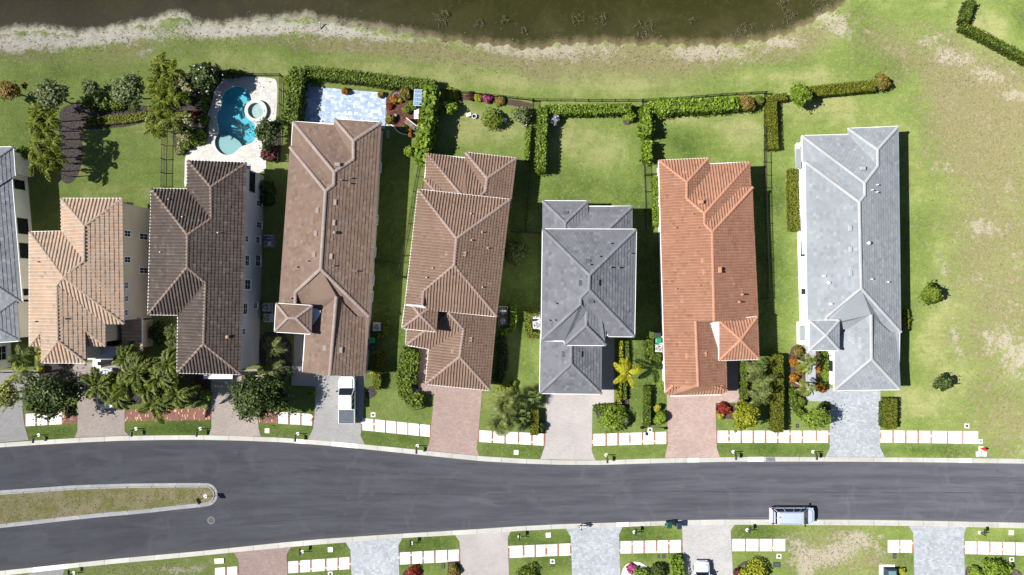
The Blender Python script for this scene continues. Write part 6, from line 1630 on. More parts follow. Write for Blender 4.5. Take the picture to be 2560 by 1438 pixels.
for x, y, r, h_, k, lab in ((1125, 268, 18, 1.6, 'bright', 'round bright green shrub in the chestnut house lawn'), (1230, 297, 26, 1.6, 'hedge', 'dark spreading shrub in the chestnut house lawn'), (1305, 288, 22, 1.9, 'grey', 'soft grey green shrub at the fence of the chestnut house lawn'),
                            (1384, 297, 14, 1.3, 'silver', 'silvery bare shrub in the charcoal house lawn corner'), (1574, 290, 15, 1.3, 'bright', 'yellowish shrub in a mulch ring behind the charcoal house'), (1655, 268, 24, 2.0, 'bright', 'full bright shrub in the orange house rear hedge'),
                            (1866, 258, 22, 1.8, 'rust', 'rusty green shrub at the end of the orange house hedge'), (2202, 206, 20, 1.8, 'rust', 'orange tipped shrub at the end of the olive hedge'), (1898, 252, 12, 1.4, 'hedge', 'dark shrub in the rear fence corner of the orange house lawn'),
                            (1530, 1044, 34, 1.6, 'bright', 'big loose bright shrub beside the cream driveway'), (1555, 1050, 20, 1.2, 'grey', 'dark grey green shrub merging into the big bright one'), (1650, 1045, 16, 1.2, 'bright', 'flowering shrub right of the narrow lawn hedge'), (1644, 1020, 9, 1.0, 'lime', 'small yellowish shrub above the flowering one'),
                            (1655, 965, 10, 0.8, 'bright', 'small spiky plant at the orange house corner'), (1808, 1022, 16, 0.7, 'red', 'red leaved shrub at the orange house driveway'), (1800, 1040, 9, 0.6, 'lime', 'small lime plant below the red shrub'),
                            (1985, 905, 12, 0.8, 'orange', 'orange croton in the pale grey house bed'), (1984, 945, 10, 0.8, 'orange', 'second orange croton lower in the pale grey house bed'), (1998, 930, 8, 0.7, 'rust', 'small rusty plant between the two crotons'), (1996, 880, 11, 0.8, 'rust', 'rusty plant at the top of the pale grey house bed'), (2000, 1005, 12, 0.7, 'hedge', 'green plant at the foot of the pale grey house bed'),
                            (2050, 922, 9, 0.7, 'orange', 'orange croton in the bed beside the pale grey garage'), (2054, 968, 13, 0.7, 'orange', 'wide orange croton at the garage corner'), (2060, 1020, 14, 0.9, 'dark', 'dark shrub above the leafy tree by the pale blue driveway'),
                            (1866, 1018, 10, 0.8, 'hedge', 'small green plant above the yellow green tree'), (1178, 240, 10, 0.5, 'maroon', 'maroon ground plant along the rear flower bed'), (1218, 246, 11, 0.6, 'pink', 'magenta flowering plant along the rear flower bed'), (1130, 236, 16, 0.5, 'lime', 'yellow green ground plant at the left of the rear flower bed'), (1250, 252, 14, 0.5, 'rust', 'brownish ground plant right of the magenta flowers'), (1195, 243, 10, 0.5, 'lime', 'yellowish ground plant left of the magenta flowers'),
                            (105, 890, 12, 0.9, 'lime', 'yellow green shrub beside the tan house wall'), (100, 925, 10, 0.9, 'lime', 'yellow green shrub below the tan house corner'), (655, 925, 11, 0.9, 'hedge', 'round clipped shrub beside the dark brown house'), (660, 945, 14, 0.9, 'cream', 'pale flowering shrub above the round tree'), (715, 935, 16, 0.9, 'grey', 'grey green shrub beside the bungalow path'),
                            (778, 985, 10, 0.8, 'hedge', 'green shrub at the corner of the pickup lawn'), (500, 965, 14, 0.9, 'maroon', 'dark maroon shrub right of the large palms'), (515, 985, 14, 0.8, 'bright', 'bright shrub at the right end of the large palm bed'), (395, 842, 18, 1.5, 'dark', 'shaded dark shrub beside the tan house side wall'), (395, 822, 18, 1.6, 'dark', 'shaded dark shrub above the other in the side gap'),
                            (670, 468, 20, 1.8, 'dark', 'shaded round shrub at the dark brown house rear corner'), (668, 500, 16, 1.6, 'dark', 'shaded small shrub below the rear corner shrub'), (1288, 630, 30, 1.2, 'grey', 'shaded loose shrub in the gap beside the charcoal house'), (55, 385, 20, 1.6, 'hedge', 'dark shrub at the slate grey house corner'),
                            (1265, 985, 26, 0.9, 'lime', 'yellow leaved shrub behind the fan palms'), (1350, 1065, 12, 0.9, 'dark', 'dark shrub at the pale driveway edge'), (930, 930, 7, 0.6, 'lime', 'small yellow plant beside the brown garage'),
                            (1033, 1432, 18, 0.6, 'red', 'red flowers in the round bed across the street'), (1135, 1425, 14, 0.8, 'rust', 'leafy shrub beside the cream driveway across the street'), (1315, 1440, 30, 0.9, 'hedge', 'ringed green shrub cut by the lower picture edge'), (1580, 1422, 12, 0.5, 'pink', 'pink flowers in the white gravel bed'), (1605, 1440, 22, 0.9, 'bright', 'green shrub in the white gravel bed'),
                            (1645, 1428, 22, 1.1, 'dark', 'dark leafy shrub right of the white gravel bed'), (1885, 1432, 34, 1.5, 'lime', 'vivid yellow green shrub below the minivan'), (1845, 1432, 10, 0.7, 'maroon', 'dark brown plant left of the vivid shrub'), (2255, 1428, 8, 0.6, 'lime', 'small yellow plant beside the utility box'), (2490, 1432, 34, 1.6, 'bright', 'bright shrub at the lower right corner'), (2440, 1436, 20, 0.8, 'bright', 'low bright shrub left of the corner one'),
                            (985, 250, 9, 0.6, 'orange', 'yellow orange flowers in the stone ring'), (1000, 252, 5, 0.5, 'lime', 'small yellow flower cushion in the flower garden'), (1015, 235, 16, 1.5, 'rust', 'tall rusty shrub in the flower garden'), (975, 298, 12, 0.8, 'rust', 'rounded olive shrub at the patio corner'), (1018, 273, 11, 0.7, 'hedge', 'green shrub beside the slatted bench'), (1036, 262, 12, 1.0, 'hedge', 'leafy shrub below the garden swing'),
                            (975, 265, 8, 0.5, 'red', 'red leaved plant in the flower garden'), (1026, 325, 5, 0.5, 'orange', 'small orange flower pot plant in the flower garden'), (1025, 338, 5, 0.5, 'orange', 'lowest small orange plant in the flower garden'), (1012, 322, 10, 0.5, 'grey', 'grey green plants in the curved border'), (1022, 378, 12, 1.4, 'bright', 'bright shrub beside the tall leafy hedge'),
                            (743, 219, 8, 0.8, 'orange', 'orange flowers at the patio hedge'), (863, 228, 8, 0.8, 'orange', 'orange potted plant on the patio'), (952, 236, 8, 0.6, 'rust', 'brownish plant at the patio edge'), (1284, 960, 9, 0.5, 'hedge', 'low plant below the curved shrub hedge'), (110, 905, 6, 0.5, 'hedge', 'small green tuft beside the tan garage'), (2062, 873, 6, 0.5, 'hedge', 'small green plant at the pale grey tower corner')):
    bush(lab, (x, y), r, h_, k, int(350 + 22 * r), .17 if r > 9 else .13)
bush('olive shrub left of the rear patio hedge end', (718, 200), 12, 1.0, 'hedge', 500, .18)
tree('round bright green tree at the corner of the olive hedge', (1998, 238), 31, 2.9, 'bright', 2600, .2, 29, clumps=16)
tree('glowing yellow green tree in the front lawn of the orange house', (1861, 1040), 40, 3.4, 'lime', 3200, .2, 34, clumps=20)
tree('light green tree beside the pale blue driveway', (2043, 1044), 33, 3.0, 'bright', 2800, .19, 30, clumps=18, second=('grey', 300, .17))
tree('lone oval tree on the lawn edge of the vacant lot', (2326, 735), 34, 2.9, 'hedge', 3000, .18, 25, clumps=18)
tree('lone small dark tree on the lawn below the oval one', (2356, 957), 30, 2.4, 'dark', 1800, .18, 22, clumps=14, open_=.4)


# ------------------------------------------------------------------ palms
def frond_mesh(L, pairs, droop, width, arch=0.35, seed=0):
    """feather frond: arching rib with two rows of leaflets; grows along +x"""
    r = np.random.default_rng(seed)
    def rib(s): return np.array([L * (s - .12 * droop * s * s), 0.0, L * (arch * s - (arch + droop * .55) * s * s)])
    m = MB()
    ss = np.linspace(0, 1, 9); pr = [rib(s) for s in ss]
    for a, b, s in zip(pr[:-1], pr[1:], ss):
        w = 0.022 * (1 - s * .7)
        m.poly([a + [0, -w, .004], b + [0, -w * .8, .004], b + [0, w * .8, .004], a + [0, w, .004]], 0, .75)
    for i in range(pairs):
        s = .10 + .88 * (i + .5) / pairs
        p = rib(s); d = rib(min(1, s + .03)) - rib(s - .03); d /= np.linalg.norm(d)
        l = width * (math.sin(math.pi * min(1, (s * .88 + .12))) ** .6) * r.uniform(.85, 1.1) + .08
        for sd in (-1, 1):
            ang = math.radians(r.uniform(40, 62)); up = r.uniform(-.25, .35) if width < .6 else r.uniform(-.7, .8)
            q = d * math.cos(ang) + np.array([0, sd, 0]) * math.sin(ang) + np.array([0, 0, up]); q /= np.linalg.norm(q)
            side = np.cross(q, [0, 0, 1.0]); side /= np.linalg.norm(side) + 1e-9
            w = (.035 + .02 * r.random()) * (1.5 if width > .6 else 1.9 if pairs < 17 else 1)
            mid = p + q * l * .5; tip = p + q * l + np.array([0, 0, -.28 * l])
            t = float(np.clip(r.normal(.5, .22), 0, 1))
            m.add([p, mid + side * w, tip, mid - side * w], [[0, 1, 2, 3]], 0, t)
    return np_mesh('frond', np.array(m.v), m.f, m.t)


frond_bank = {}


def fronds(kind, L, pairs, droop, width, arch):
    key = (kind, L, pairs, droop, width, arch)
    if key not in frond_bank:
        ms = []
        for k in range(4):
            me = frond_mesh(L * (1, .92, 1.06, .85)[k], pairs, droop * (1, 1.3, .8, 1.6)[k], width, arch, k + 3)
            me.materials.append(LEAF[kind]); ms.append(me)
        frond_bank[key] = ms
    return frond_bank[key]


def palm(label, px, h, L, kind='palm', n=11, pairs=22, droop=.8, width=None, arch=.45, group='feather palms', lean=0.0, base=None, tr=.09, name='feather_palm'):
    p = at(px[0], px[1], h)
    b = at(base[0], base[1]) if base else Vector((p.x + rng.uniform(-.25, .25), p.y + rng.uniform(-.25, .25), 0))
    e = empty(name, (b.x, b.y, 0)); tag(e, label, 'palm', group)
    top = Vector((p.x - b.x, p.y - b.y, h))
    m = MB(); k = 6
    m.tube([Vector((top.x * (i / k) ** 1.4, top.y * (i / k) ** 1.4, h * i / k)) for i in range(k + 1)], [tr * (1.25 - .5 * i / k) for i in range(k + 1)], 7)
    m.build('trunk', palm_bark, e)
    m = MB(); m.tube([top - Vector((0, 0, .05)), top + Vector((0, 0, .35)), top + Vector((0, 0, .6))], [tr * .95, tr * .8, tr * .2], 7); m.build('crownshaft', LEAF['fan'], e)
    bank = fronds(kind, L, pairs, droop, width or L * .30, arch)
    a0 = rng.uniform(0, 6.28)
    for i in range(n):
        o = bpy.data.objects.new('frond', bank[i % len(bank)]); COL.objects.link(o); o.parent = e
        o.location = top + Vector((0, 0, .45))
        tilt = -math.radians(8 + 42 * ((i * 7) % n) / n) + math.radians(30)
        o.rotation_euler = (rng.normal(0, .25), -tilt + rng.normal(0, .12), a0 + i * 2.399 + rng.normal(0, .12))
        s = rng.uniform(.85, 1.1); o.scale = (s, s, s)
    return e


P1 = [(99, 282), (129, 304), (93, 310), (112, 331), (138, 356), (101, 354), (97, 378), (140, 398), (113, 390), (95, 412), (122, 425)]
W1 = ['topmost slim palm of the left clump over mulch', 'slim palm leaning right near the top of the left clump', 'slim palm at the left side of the left clump, third down', 'slim palm in the upper middle of the left clump', 'slim palm furthest right in the left clump', 'slim palm left of the middle of the left clump',
      'slim palm at the left edge below the clump middle', 'slim palm at the right side low in the left clump', 'slim palm in the lower middle of the left clump', 'slim palm lowest at the left edge of the clump', 'bottom slim palm of the left clump']
for (x, y), w in zip(P1, W1): palm(w, (x, y), float(rng.uniform(3.5, 4.1)), 1.5, 'palmy', 9, 15, .75, .44, .45, 'slim palms of the left clump', tr=.06)
P2 = [(407, 162), (436, 186), (406, 190), (399, 207), (402, 228), (440, 246), (404, 256), (409, 277), (392, 286), (433, 303), (394, 320)]
W2 = ['topmost palm of the clump beside the pool garden', 'palm leaning right near the top of the pool garden clump', 'palm just below the topmost of the pool garden clump', 'palm at the left edge high in the pool garden clump', 'palm in the upper middle of the pool garden clump', 'palm furthest right halfway down the pool garden clump',
      'palm at the centre of the pool garden clump', 'palm below the centre of the pool garden clump', 'palm at the left edge low in the pool garden clump', 'palm beside the yellow flecked strip', 'bottom palm of the pool garden clump']
for (x, y), w in zip(P2, W2): palm(w, (x, y), float(rng.uniform(3.7, 4.3)), 1.5, 'palmy', 9, 15, .75, .44, .45, 'palms beside the pool garden', tr=.06)
P3 = [(250, 966, 4.2), (300, 992, 3.8), (350, 928, 4.6), (330, 960, 4.4), (372, 968, 4.2), (405, 940, 4.8), (388, 1006, 3.6), (446, 984, 4.0), (428, 908, 5.0), (318, 896, 4.4)]
W3 = ['large plumed palm over the parked silver car', 'large plumed palm above the brick pavement end', 'large plumed palm at the top middle of the front group', 'large plumed palm in the heart of the front group', 'large plumed palm right of the front group centre', 'large plumed palm at the upper right of the front group', 'large plumed palm lowest over the brick pavement', 'large plumed palm furthest right with a bare white rib', 'large plumed palm nearest the dark brown roof', 'large plumed palm highest beside the tan porch']
for (x, y, hh), w in zip(P3, W3): palm(w, (x, y), hh, 2.35, 'plume', 11, 46, 1.0, .62, .6, 'large plumed palms in front', tr=.13)
palm('golden yellow palm on the lawn beside the charcoal house walk', (1567, 930), 3.4, 2.1, 'gold', 8, 36, .5, .42, .35, 'feather palms', tr=.13, base=(1561, 922))
palm('dusty green palm at the corner of the dark brown house', (686, 868), 3.4, 1.6, 'fan', 9, 20, .6, .45, .4)
palm('lower dusty palm beside the bungalow path', (684, 918), 3.0, 1.6, 'fan', 9, 20, .6, .45, .4)
palm('green palm beside the slate grey house front', (60, 886), 3.2, 1.5, 'palm', 9, 20, .7, .45, .4)
palm('yellowed palm over the left driveway path', (52, 934), 3.0, 1.5, 'palmy', 9, 20, .7, .45, .4)
palm('palm with grey trunk, upper one beside the orange house walk', (1888, 926), 3.0, 1.6, 'fan', 9, 20, .8, .45, .45, base=(1876, 918))
palm('palm with dead fronds between the other two by the orange house', (1906, 948), 2.6, 1.5, 'fan', 8, 18, .8, .45, .45)
palm('palm with grey trunk, lower one beside the orange house walk', (1896, 990), 3.0, 1.6, 'fan', 9, 20, .8, .45, .45, base=(1878, 978))
palm('leaning palm, upper one beside the pale grey house path', (2018, 910), 3.2, 1.35, 'palmy', 8, 20, .9, .45, .5, base=(1990, 900))
palm('leaning palm, lower one beside the pale grey house path', (2013, 970), 3.2, 1.35, 'palmy', 8, 20, .9, .45, .5, base=(1985, 954))
palm('shaded small palm beside the dark brown house side wall', (440, 828), 1.8, 1.2, 'fan', 7, 14, .7, .4, .4)
palm('second shaded small palm below the first in the side gap', (440, 862), 1.8, 1.2, 'fan', 7, 14, .7, .4, .4)


def fan_leaf(L, seed):
    r = np.random.default_rng(seed); m = MB()
    m.tube([(0, 0, 0), (L * .3, 0, L * .14), (L * .55, 0, L * .16)], [.025, .018, .012], 4)
    c = np.array([L * .52, 0, L * .16])
    for i in range(18):
        a = math.radians(-125 + 250 * i / 17); l = L * .52 * (1 - .28 * abs(a) / 2.2) * r.uniform(.9, 1.08)
        d = np.array([math.cos(a), math.sin(a), .12]); q = np.array([-math.sin(a), math.cos(a), 0])
        m.add([c, c + d * l * .5 + q * .055, c + d * l + [0, 0, -.2 * l], c + d * l * .5 - q * .055], [[0, 1, 2, 3]], 0, float(np.clip(r.normal(.55, .25), 0, 1)))
    me = np_mesh('fan_leaf', np.array([tuple(v) for v in m.v]), m.f, m.t); me.materials.append(LEAF['fan']); return me


fan_bank = [fan_leaf(2.0, k) for k in range(3)]


def fan_palm(label, px, h):
    p = at(px[0], px[1], h); e = empty('fan_palm', (p.x, p.y, 0)); tag(e, label, 'palm', 'fan palms')
    m = MB(); m.tube([(0, 0, 0), (.03, .02, h * .5), (0, 0, h + .1)], [.17, .15, .13], 8); m.build('trunk', palm_bark, e)
    for i in range(18):
        o = bpy.data.objects.new('fan_leaf', fan_bank[i % 3]); COL.objects.link(o); o.parent = e
        o.location = (0, 0, h); el = math.radians(60 - 80 * (i / 17))
        o.rotation_euler = (rng.normal(0, .3), -el, i * 2.399 + rng.normal(0, .1))
        s = rng.uniform(.85, 1.1); o.scale = (s, s, s)


fan_palm('upper fan palm on the lawn strip left of the pale driveway', (1268, 1006), 3.2)
fan_palm('lower fan palm overhanging the white slabs', (1254, 1054), 2.8)

# ================================================================== swimming pool
def ring_strip(m, A, B, za, zb, t=0.5):
    n = len(A)
    for i in range(n):
        j = (i + 1) % n
        m.add([(*A[i], za), (*A[j], za), (*B[j], zb), (*B[i], zb)], [[0, 1, 2, 3]], 0, t)


def make_pool():
    deck = smooth_closed(C2([(790, 222), (960, 226), (1140, 232), (1188, 250), (1202, 310), (1198, 480), (1182, 640), (1120, 800), (1095, 960), (1102, 1060), (1030, 1090), (900, 1095), (640, 1090), (420, 1090), (385, 1200), (362, 1225), (366, 1080),
                             (368, 960), (385, 905), (410, 885), (470, 850), (560, 834), (568, 790), (590, 720), (575, 620), (570, 560), (605, 480), (622, 400), (640, 340), (690, 275), (740, 240)]), 1)
    D = [tuple(at(x, y).to_2d()) for x, y in deck]
    if area2(D) < 0: D = D[::-1]
    Wp = [tuple(p) for p in POOL_W]
    if area2(Wp) < 0: Wp = Wp[::-1]
    cop = offset_poly(Wp, -0.16); cop2 = offset_poly(Wp, 0.05)
    spa = [(SPA_C.x + 1.36 * math.cos(a), SPA_C.y + 1.36 * math.sin(a)) for a in np.linspace(0, 2 * math.pi, 40, endpoint=False)]
    # deck with the pool cut out
    tr = tessellate_polygon([[Vector((*p, 0)) for p in D], [Vector((*p, 0)) for p in Wp[::-1]]])
    allp = D + Wp[::-1]
    base = MB(); base.add([(*p, 0.03) for p in allp], [list(t) for t in tr])
    ring_strip(base, D, D, 0.0, 0.03)
    o = base.build('pool_deck', joint_mat_pale); tag(o, 'cream stone deck round the blue swimming pool', 'pool deck', kind='structure')
    Q, C = paver_cells(D, (0.62, 0.42), 0.03, 'ashlar')
    ca, sa = math.cos(.03), math.sin(.03); R = np.array([[ca, sa], [-sa, ca]])
    rot = lambda P: [tuple(np.array(p) @ R.T) for p in P]
    Dl, Wl = rot(D), rot(Wp)
    tris = []
    for t in tr:
        p = [rot([allp[i]])[0] for i in t]
        tris.append(p if area2(p) > 0 else p[::-1])
    m = MB()
    cen = np.array([((c[0] + c[2]) / 2, (c[1] + c[3]) / 2) for c in C])
    ok = in_poly(cen, Dl) | (seg_dist(cen, Dl) < .5)
    for c, g in zip(C, ok):
        if not g: continue
        x0, y0, x1, y1 = c[0] + .006, c[1] + .006, c[2] - .006, c[3] - .006
        tt = float(np.clip(rng.normal(.55, .25), 0, 1))
        for t in tris:
            if max(p[0] for p in t) < x0 or min(p[0] for p in t) > x1 or max(p[1] for p in t) < y0 or min(p[1] for p in t) > y1: continue
            q = clip_convex([(x0, y0), (x1, y0), (x1, y1), (x0, y1)], t)
            if len(q) > 2 and abs(area2(q)) > 1e-4: m.poly([(*(np.array(p) @ R), 0.042) for p in q], 0, tt)
    c = m.build('pavers', pav['travertine'], o); tag(c, kind='stuff')
    pc = at(*POOL[0]); e = empty('swimming_pool', (0, 0, 0)); tag(e, 'curved blue swimming pool with pale sun shelf behind the dark brown house', 'swimming pool')
    m = MB(); ring_strip(m, cop, cop2, 0.055, 0.055); ring_strip(m, cop2, cop2, 0.055, -0.05); ring_strip(m, cop, cop, 0.03, 0.055); m.build('coping', pav['travertine'], e)
    pl = NT('pool_plaster'); n1 = pl.noise(6, 4, .7)
    pl.pbr(pl.mix(pl.ramp(n1, .35, .7), (0.40, 0.49, 0.51, 1), (0.35, 0.45, 0.48, 1)), 0.6)
    m = MB(); ring_strip(m, Wp, Wp, -1.15, 0.05); m.poly([(*p, -1.15) for p in Wp]); m.build('shell', pl.m, e)
    sh = NT('shelf_plaster'); sh.pbr(sh.mix(sh.ramp(sh.noise(4, 4), .3, .7), (0.25, 0.32, 0.31, 1), (0.22, 0.29, 0.29, 1)), 0.6)
    arc = C2([(648, 750), (680, 737), (720, 735), (765, 745), (810, 768), (845, 795), (872, 828)])
    arcw = [tuple(at(x, y).to_2d()) for x, y in arc]
    # pool outline below the arc
    south = [p for p in Wp if (719 - p[1] * K) > 130 + 752 / 3.595 and (p[0] * K + 1280) < 360 + 880 / 3.595]
    a0 = np.array(arcw[-1])
    south.sort(key=lambda p: math.atan2(p[1] - np.mean([q[1] for q in arcw]), p[0] - np.mean([q[0] for q in arcw])))
    hull = convex_hull(arcw + south)
    hull = [p for p in hull]
    m = MB(); m.prism([tuple(Vector(p).lerp(Vector(np.mean(hull, 0)), .02)) for p in hull], -1.14, -0.30); m.build('sun_shelf', sh.m, e)
    stp = C2([(872, 830), (900, 800), (950, 785), (1008, 765), (1012, 790), (985, 812), (940, 835), (880, 850)])
    m = MB(); m.prism([tuple(at(x, y).to_2d()) for x, y in stp], -1.14, -0.75); m.build('step', sh.m, e)
    # raised spa
    rin = 0.95
    inn = [(SPA_C.x + rin * math.cos(a), SPA_C.y + rin * math.sin(a)) for a in np.linspace(0, 2 * math.pi, 40, endpoint=False)]
    m = MB(); ring_strip(m, spa, spa, -1.4, 0.42); ring_strip(m, spa, inn, 0.42, 0.42); ring_strip(m, inn, inn, 0.42, -0.55, 0.4); m.build('spa_wall', pav['travertine'], e)
    m = MB(); m.poly([(*p, -0.55) for p in inn]); m.build('spa_floor', pl.m, e)
    w = NT('pool_water')
    gl = w.n('BsdfGlossy', Color=(1, 1, 1, 1), Roughness=0.03, Normal=w.bump(w.noise(3.0, 3, .5), .05, .05)); tr_ = w.n('BsdfTransparent', Color=(0.98, 1, 1, 1)); fr = w.n('Fresnel', IOR=1.33)
    ms = w.n('MixShader', i0=fr.outputs[0]); w.t.links.new(tr_.outputs[0], ms.inputs[1]); w.t.links.new(gl.outputs[0], ms.inputs[2]); w.t.links.new(ms.outputs[0], w.out.inputs[0])
    ab = w.n('VolumeAbsorption', Color=(0.13, 0.79, 0.89, 1), Density=0.70); w.t.links.new(ab.outputs[0], w.out.inputs['Volume'])
    m = MB(); m.prism([tuple(Vector(p).lerp(Vector(np.mean(Wp, 0)), .004)) for p in Wp], -1.14, -0.06, bottom=True); m.build('water', w.m, e)
    m = MB(); m.prism([tuple(Vector(p).lerp(SPA_C.to_2d(), .01)) for p in inn], -0.54, 0.33, bottom=True); m.build('spa_water', w.m, e)
    # leaves drifting on the water
    P = []
    for _ in range(120):
        x = rng.normal(360 + 880 / 3.595, 14); y = rng.normal(130 + 690 / 3.595, 15)
        q = at(x, y); P.append((q.x, q.y, -0.052))
    P = np.array(P); P = P[in_poly(P[:, :2], offset_poly(Wp, .3))]
    V, F = leaf_quads(P, np.tile([0, 0, 1.], (len(P), 1)), .11, 1.4, .02)
    o = link('fallen_leaves', np_mesh('fallen_leaves', V, F, rng.random(len(P))), None, LEAF['dark']); tag(o, 'dark fallen leaves drifting on the swimming pool', 'leaves', kind='stuff')


def convex_hull(pts):
    pts = sorted(set((round(p[0], 4), round(p[1], 4)) for p in pts))
    def half(ps):
        out = []
        for p in ps:
            while len(out) > 1 and (out[-1][0] - out[-2][0]) * (p[1] - out[-2][1]) - (out[-1][1] - out[-2][1]) * (p[0] - out[-2][0]) <= 0: out.pop()
            out.append(p)
        return out[:-1]
    return half(pts) + half(pts[::-1])


joint_mat_pale = plain('pale_joint', (0.46, 0.44, 0.40, 1), rough=0.95)
make_pool()

# ================================================================== vehicles
def paint(name, c, rough=0.25):
    t = NT(name)
    return t.pbr(t.mix(t.ramp(t.noise(1.5, 3), .3, .7), c, tuple(x * .95 for x in c[:3]) + (1,)), rough, None, 0.0, 0.5, Coat__Weight=0.6, Coat__Roughness=0.08)


white_paint = paint('white_car_paint', (0.72, 0.73, 0.74, 1)); silver_paint = paint('silver_blue_paint', (0.36, 0.41, 0.50, 1), .35); sedan_paint = paint('pearl_paint', (0.66, 0.67, 0.70, 1))
car_glass = NT('tinted_glass'); car_glass.pbr((0.008, 0.010, 0.018, 1), 0.06, None, 0, 0.7); car_glass = car_glass.m
tyre_mat = plain('tyre_rubber', (0.015, 0.015, 0.016, 1), rough=.9); rim_mat = plain('alloy', (0.4, 0.4, 0.42, 1), rough=.35, metal=.8)
black_plastic = plain('black_plastic', (0.018, 0.018, 0.02, 1), rough=.6); tonneau_mat = plain('slate_vinyl', (0.075, 0.088, 0.105, 1), (0.065, 0.077, 0.094, 1), 1.0, .7)
lamp_red = plain('tail_lamp', (0.35, 0.01, 0.01, 1), rough=.2); lamp_clear = plain('head_lamp', (0.55, 0.57, 0.6, 1), rough=.15)


def rrect(x0, x1, hw, r0, r1, n=5, taper=0.0):
    """plan outline of a car body: x0 rear, x1 front, corner radii r0 rear, r1 front"""
    pts = []
    for cx, cy, r, a0 in ((x1 - r1, hw - r1, r1, 0), (x0 + r0, hw - r0, r0, 90), (x0 + r0, -hw + r0, r0, 180), (x1 - r1, -hw + r1, r1, 270)):
        for i in range(n + 1):
            a = math.radians(a0 + 90 * i / n)
            sc = 1 if a0 in (90, 180) else 1 - taper
            pts.append((cx + r * math.cos(a), (cy + r * math.sin(a)) * sc if a0 in (0, 270) else cy + r * math.sin(a)))
    return pts


def loft(m, rings, cap=True, mat=0):
    """rings: list of (outline, z or z-function)"""
    n = len(rings[0][0]); vs = []
    for out, z in rings: vs += [(x, y, z(x, y) if callable(z) else z) for x, y in out]
    fs = []
    for k in range(len(rings) - 1):
        for i in range(n): fs.append([k * n + i, k * n + (i + 1) % n, (k + 1) * n + (i + 1) % n, (k + 1) * n + i])
    if cap: fs.append([(len(rings) - 1) * n + i for i in range(n)])
    fs.append([i for i in range(n - 1, -1, -1)])
    m.add(vs, fs, mat)


def wheels(e, xs, hw, r=0.37, w=0.25):
    for x in xs:
        for sd in (1, -1):
            we = empty('wheel', (x, sd * (hw - w / 2), r), 0, e); m = MB()
            n = 18; prof = [(r * .62, -w / 2), (r * .95, -w / 2), (r, -w * .3), (r, w * .3), (r * .95, w / 2), (r * .62, w / 2)]
            vs = [(rr * math.cos(2 * math.pi * k / n), y, rr * math.sin(2 * math.pi * k / n)) for rr, y in prof for k in range(n)]
            m.add(vs, [[i * n + k, i * n + (k + 1) % n, (i + 1) * n + (k + 1) % n, (i + 1) * n + k] for i in range(len(prof) - 1) for k in range(n)]); m.build('tyre', tyre_mat, we)
            m = MB(); vs = [(r * .62 * math.cos(2 * math.pi * k / n), sd * w * .42, r * .62 * math.sin(2 * math.pi * k / n)) for k in range(n)] + [(r * .2 * math.cos(2 * math.pi * k / n), sd * w * .46, r * .2 * math.sin(2 * math.pi * k / n)) for k in range(n)]
            m.add(vs, [[k, (k + 1) % n, n + (k + 1) % n, n + k] for k in range(n)] + [list(range(n, 2 * n))]); m.build('rim', rim_mat, we)


def cabin(e, x0, x1, X0, X1, hw, HW, z0, z1, roof_mat, pillars, crown=0.05):
    """glass house between belt outline (x0..x1, hw) and roof outline (X0..X1, HW)"""
    m = MB(); loft(m, [(rrect(x0, x1, hw, .12, .2), z0), (rrect(X0, X1, HW, .12, .16), z1)]); m.build('windows', car_glass, e)
    m = MB(); loft(m, [(rrect(X0 - .02, X1 + .02, HW + .015, .14, .18), z1 - .05), (rrect(X0, X1, HW, .14, .18), z1 + .01), (rrect(X0 + .15, X1 - .15, HW - .14, .1, .12), z1 + crown)]); m.build('roof', roof_mat, e, True)
    m = MB()
    for f in pillars:
        xa = x0 + (x1 - x0) * f; xb = X0 + (X1 - X0) * f
        for sd in (1, -1): m.tube([(xa, sd * (hw + .005), z0), (xb, sd * (HW + .01), z1)], .04, 5)
    m.build('pillar', roof_mat, e)


def mirrors(e, x, hw, z, mat):
    for sd in (1, -1):
        m = MB(); m.box((x, sd * (hw + .16), z), (.14, .24, .17), 0, bev=.03); m.box((x, sd * (hw + .03), z + .04), (.06, .12, .06)); m.build('side_mirror', mat, e)


def lights(e, xf, xr, hw, zf, zr):
    for sd in (1, -1):
        m = MB(); m.box((xf, sd * (hw - .25), zf), (.16, .4, .16), sd * -.3, bev=.03); m.build('headlight', lamp_clear, e)
        m = MB(); m.box((xr, sd * (hw - .1), zr), (.10, .16, .36), 0, bev=.03); m.build('tail_light', lamp_red, e)


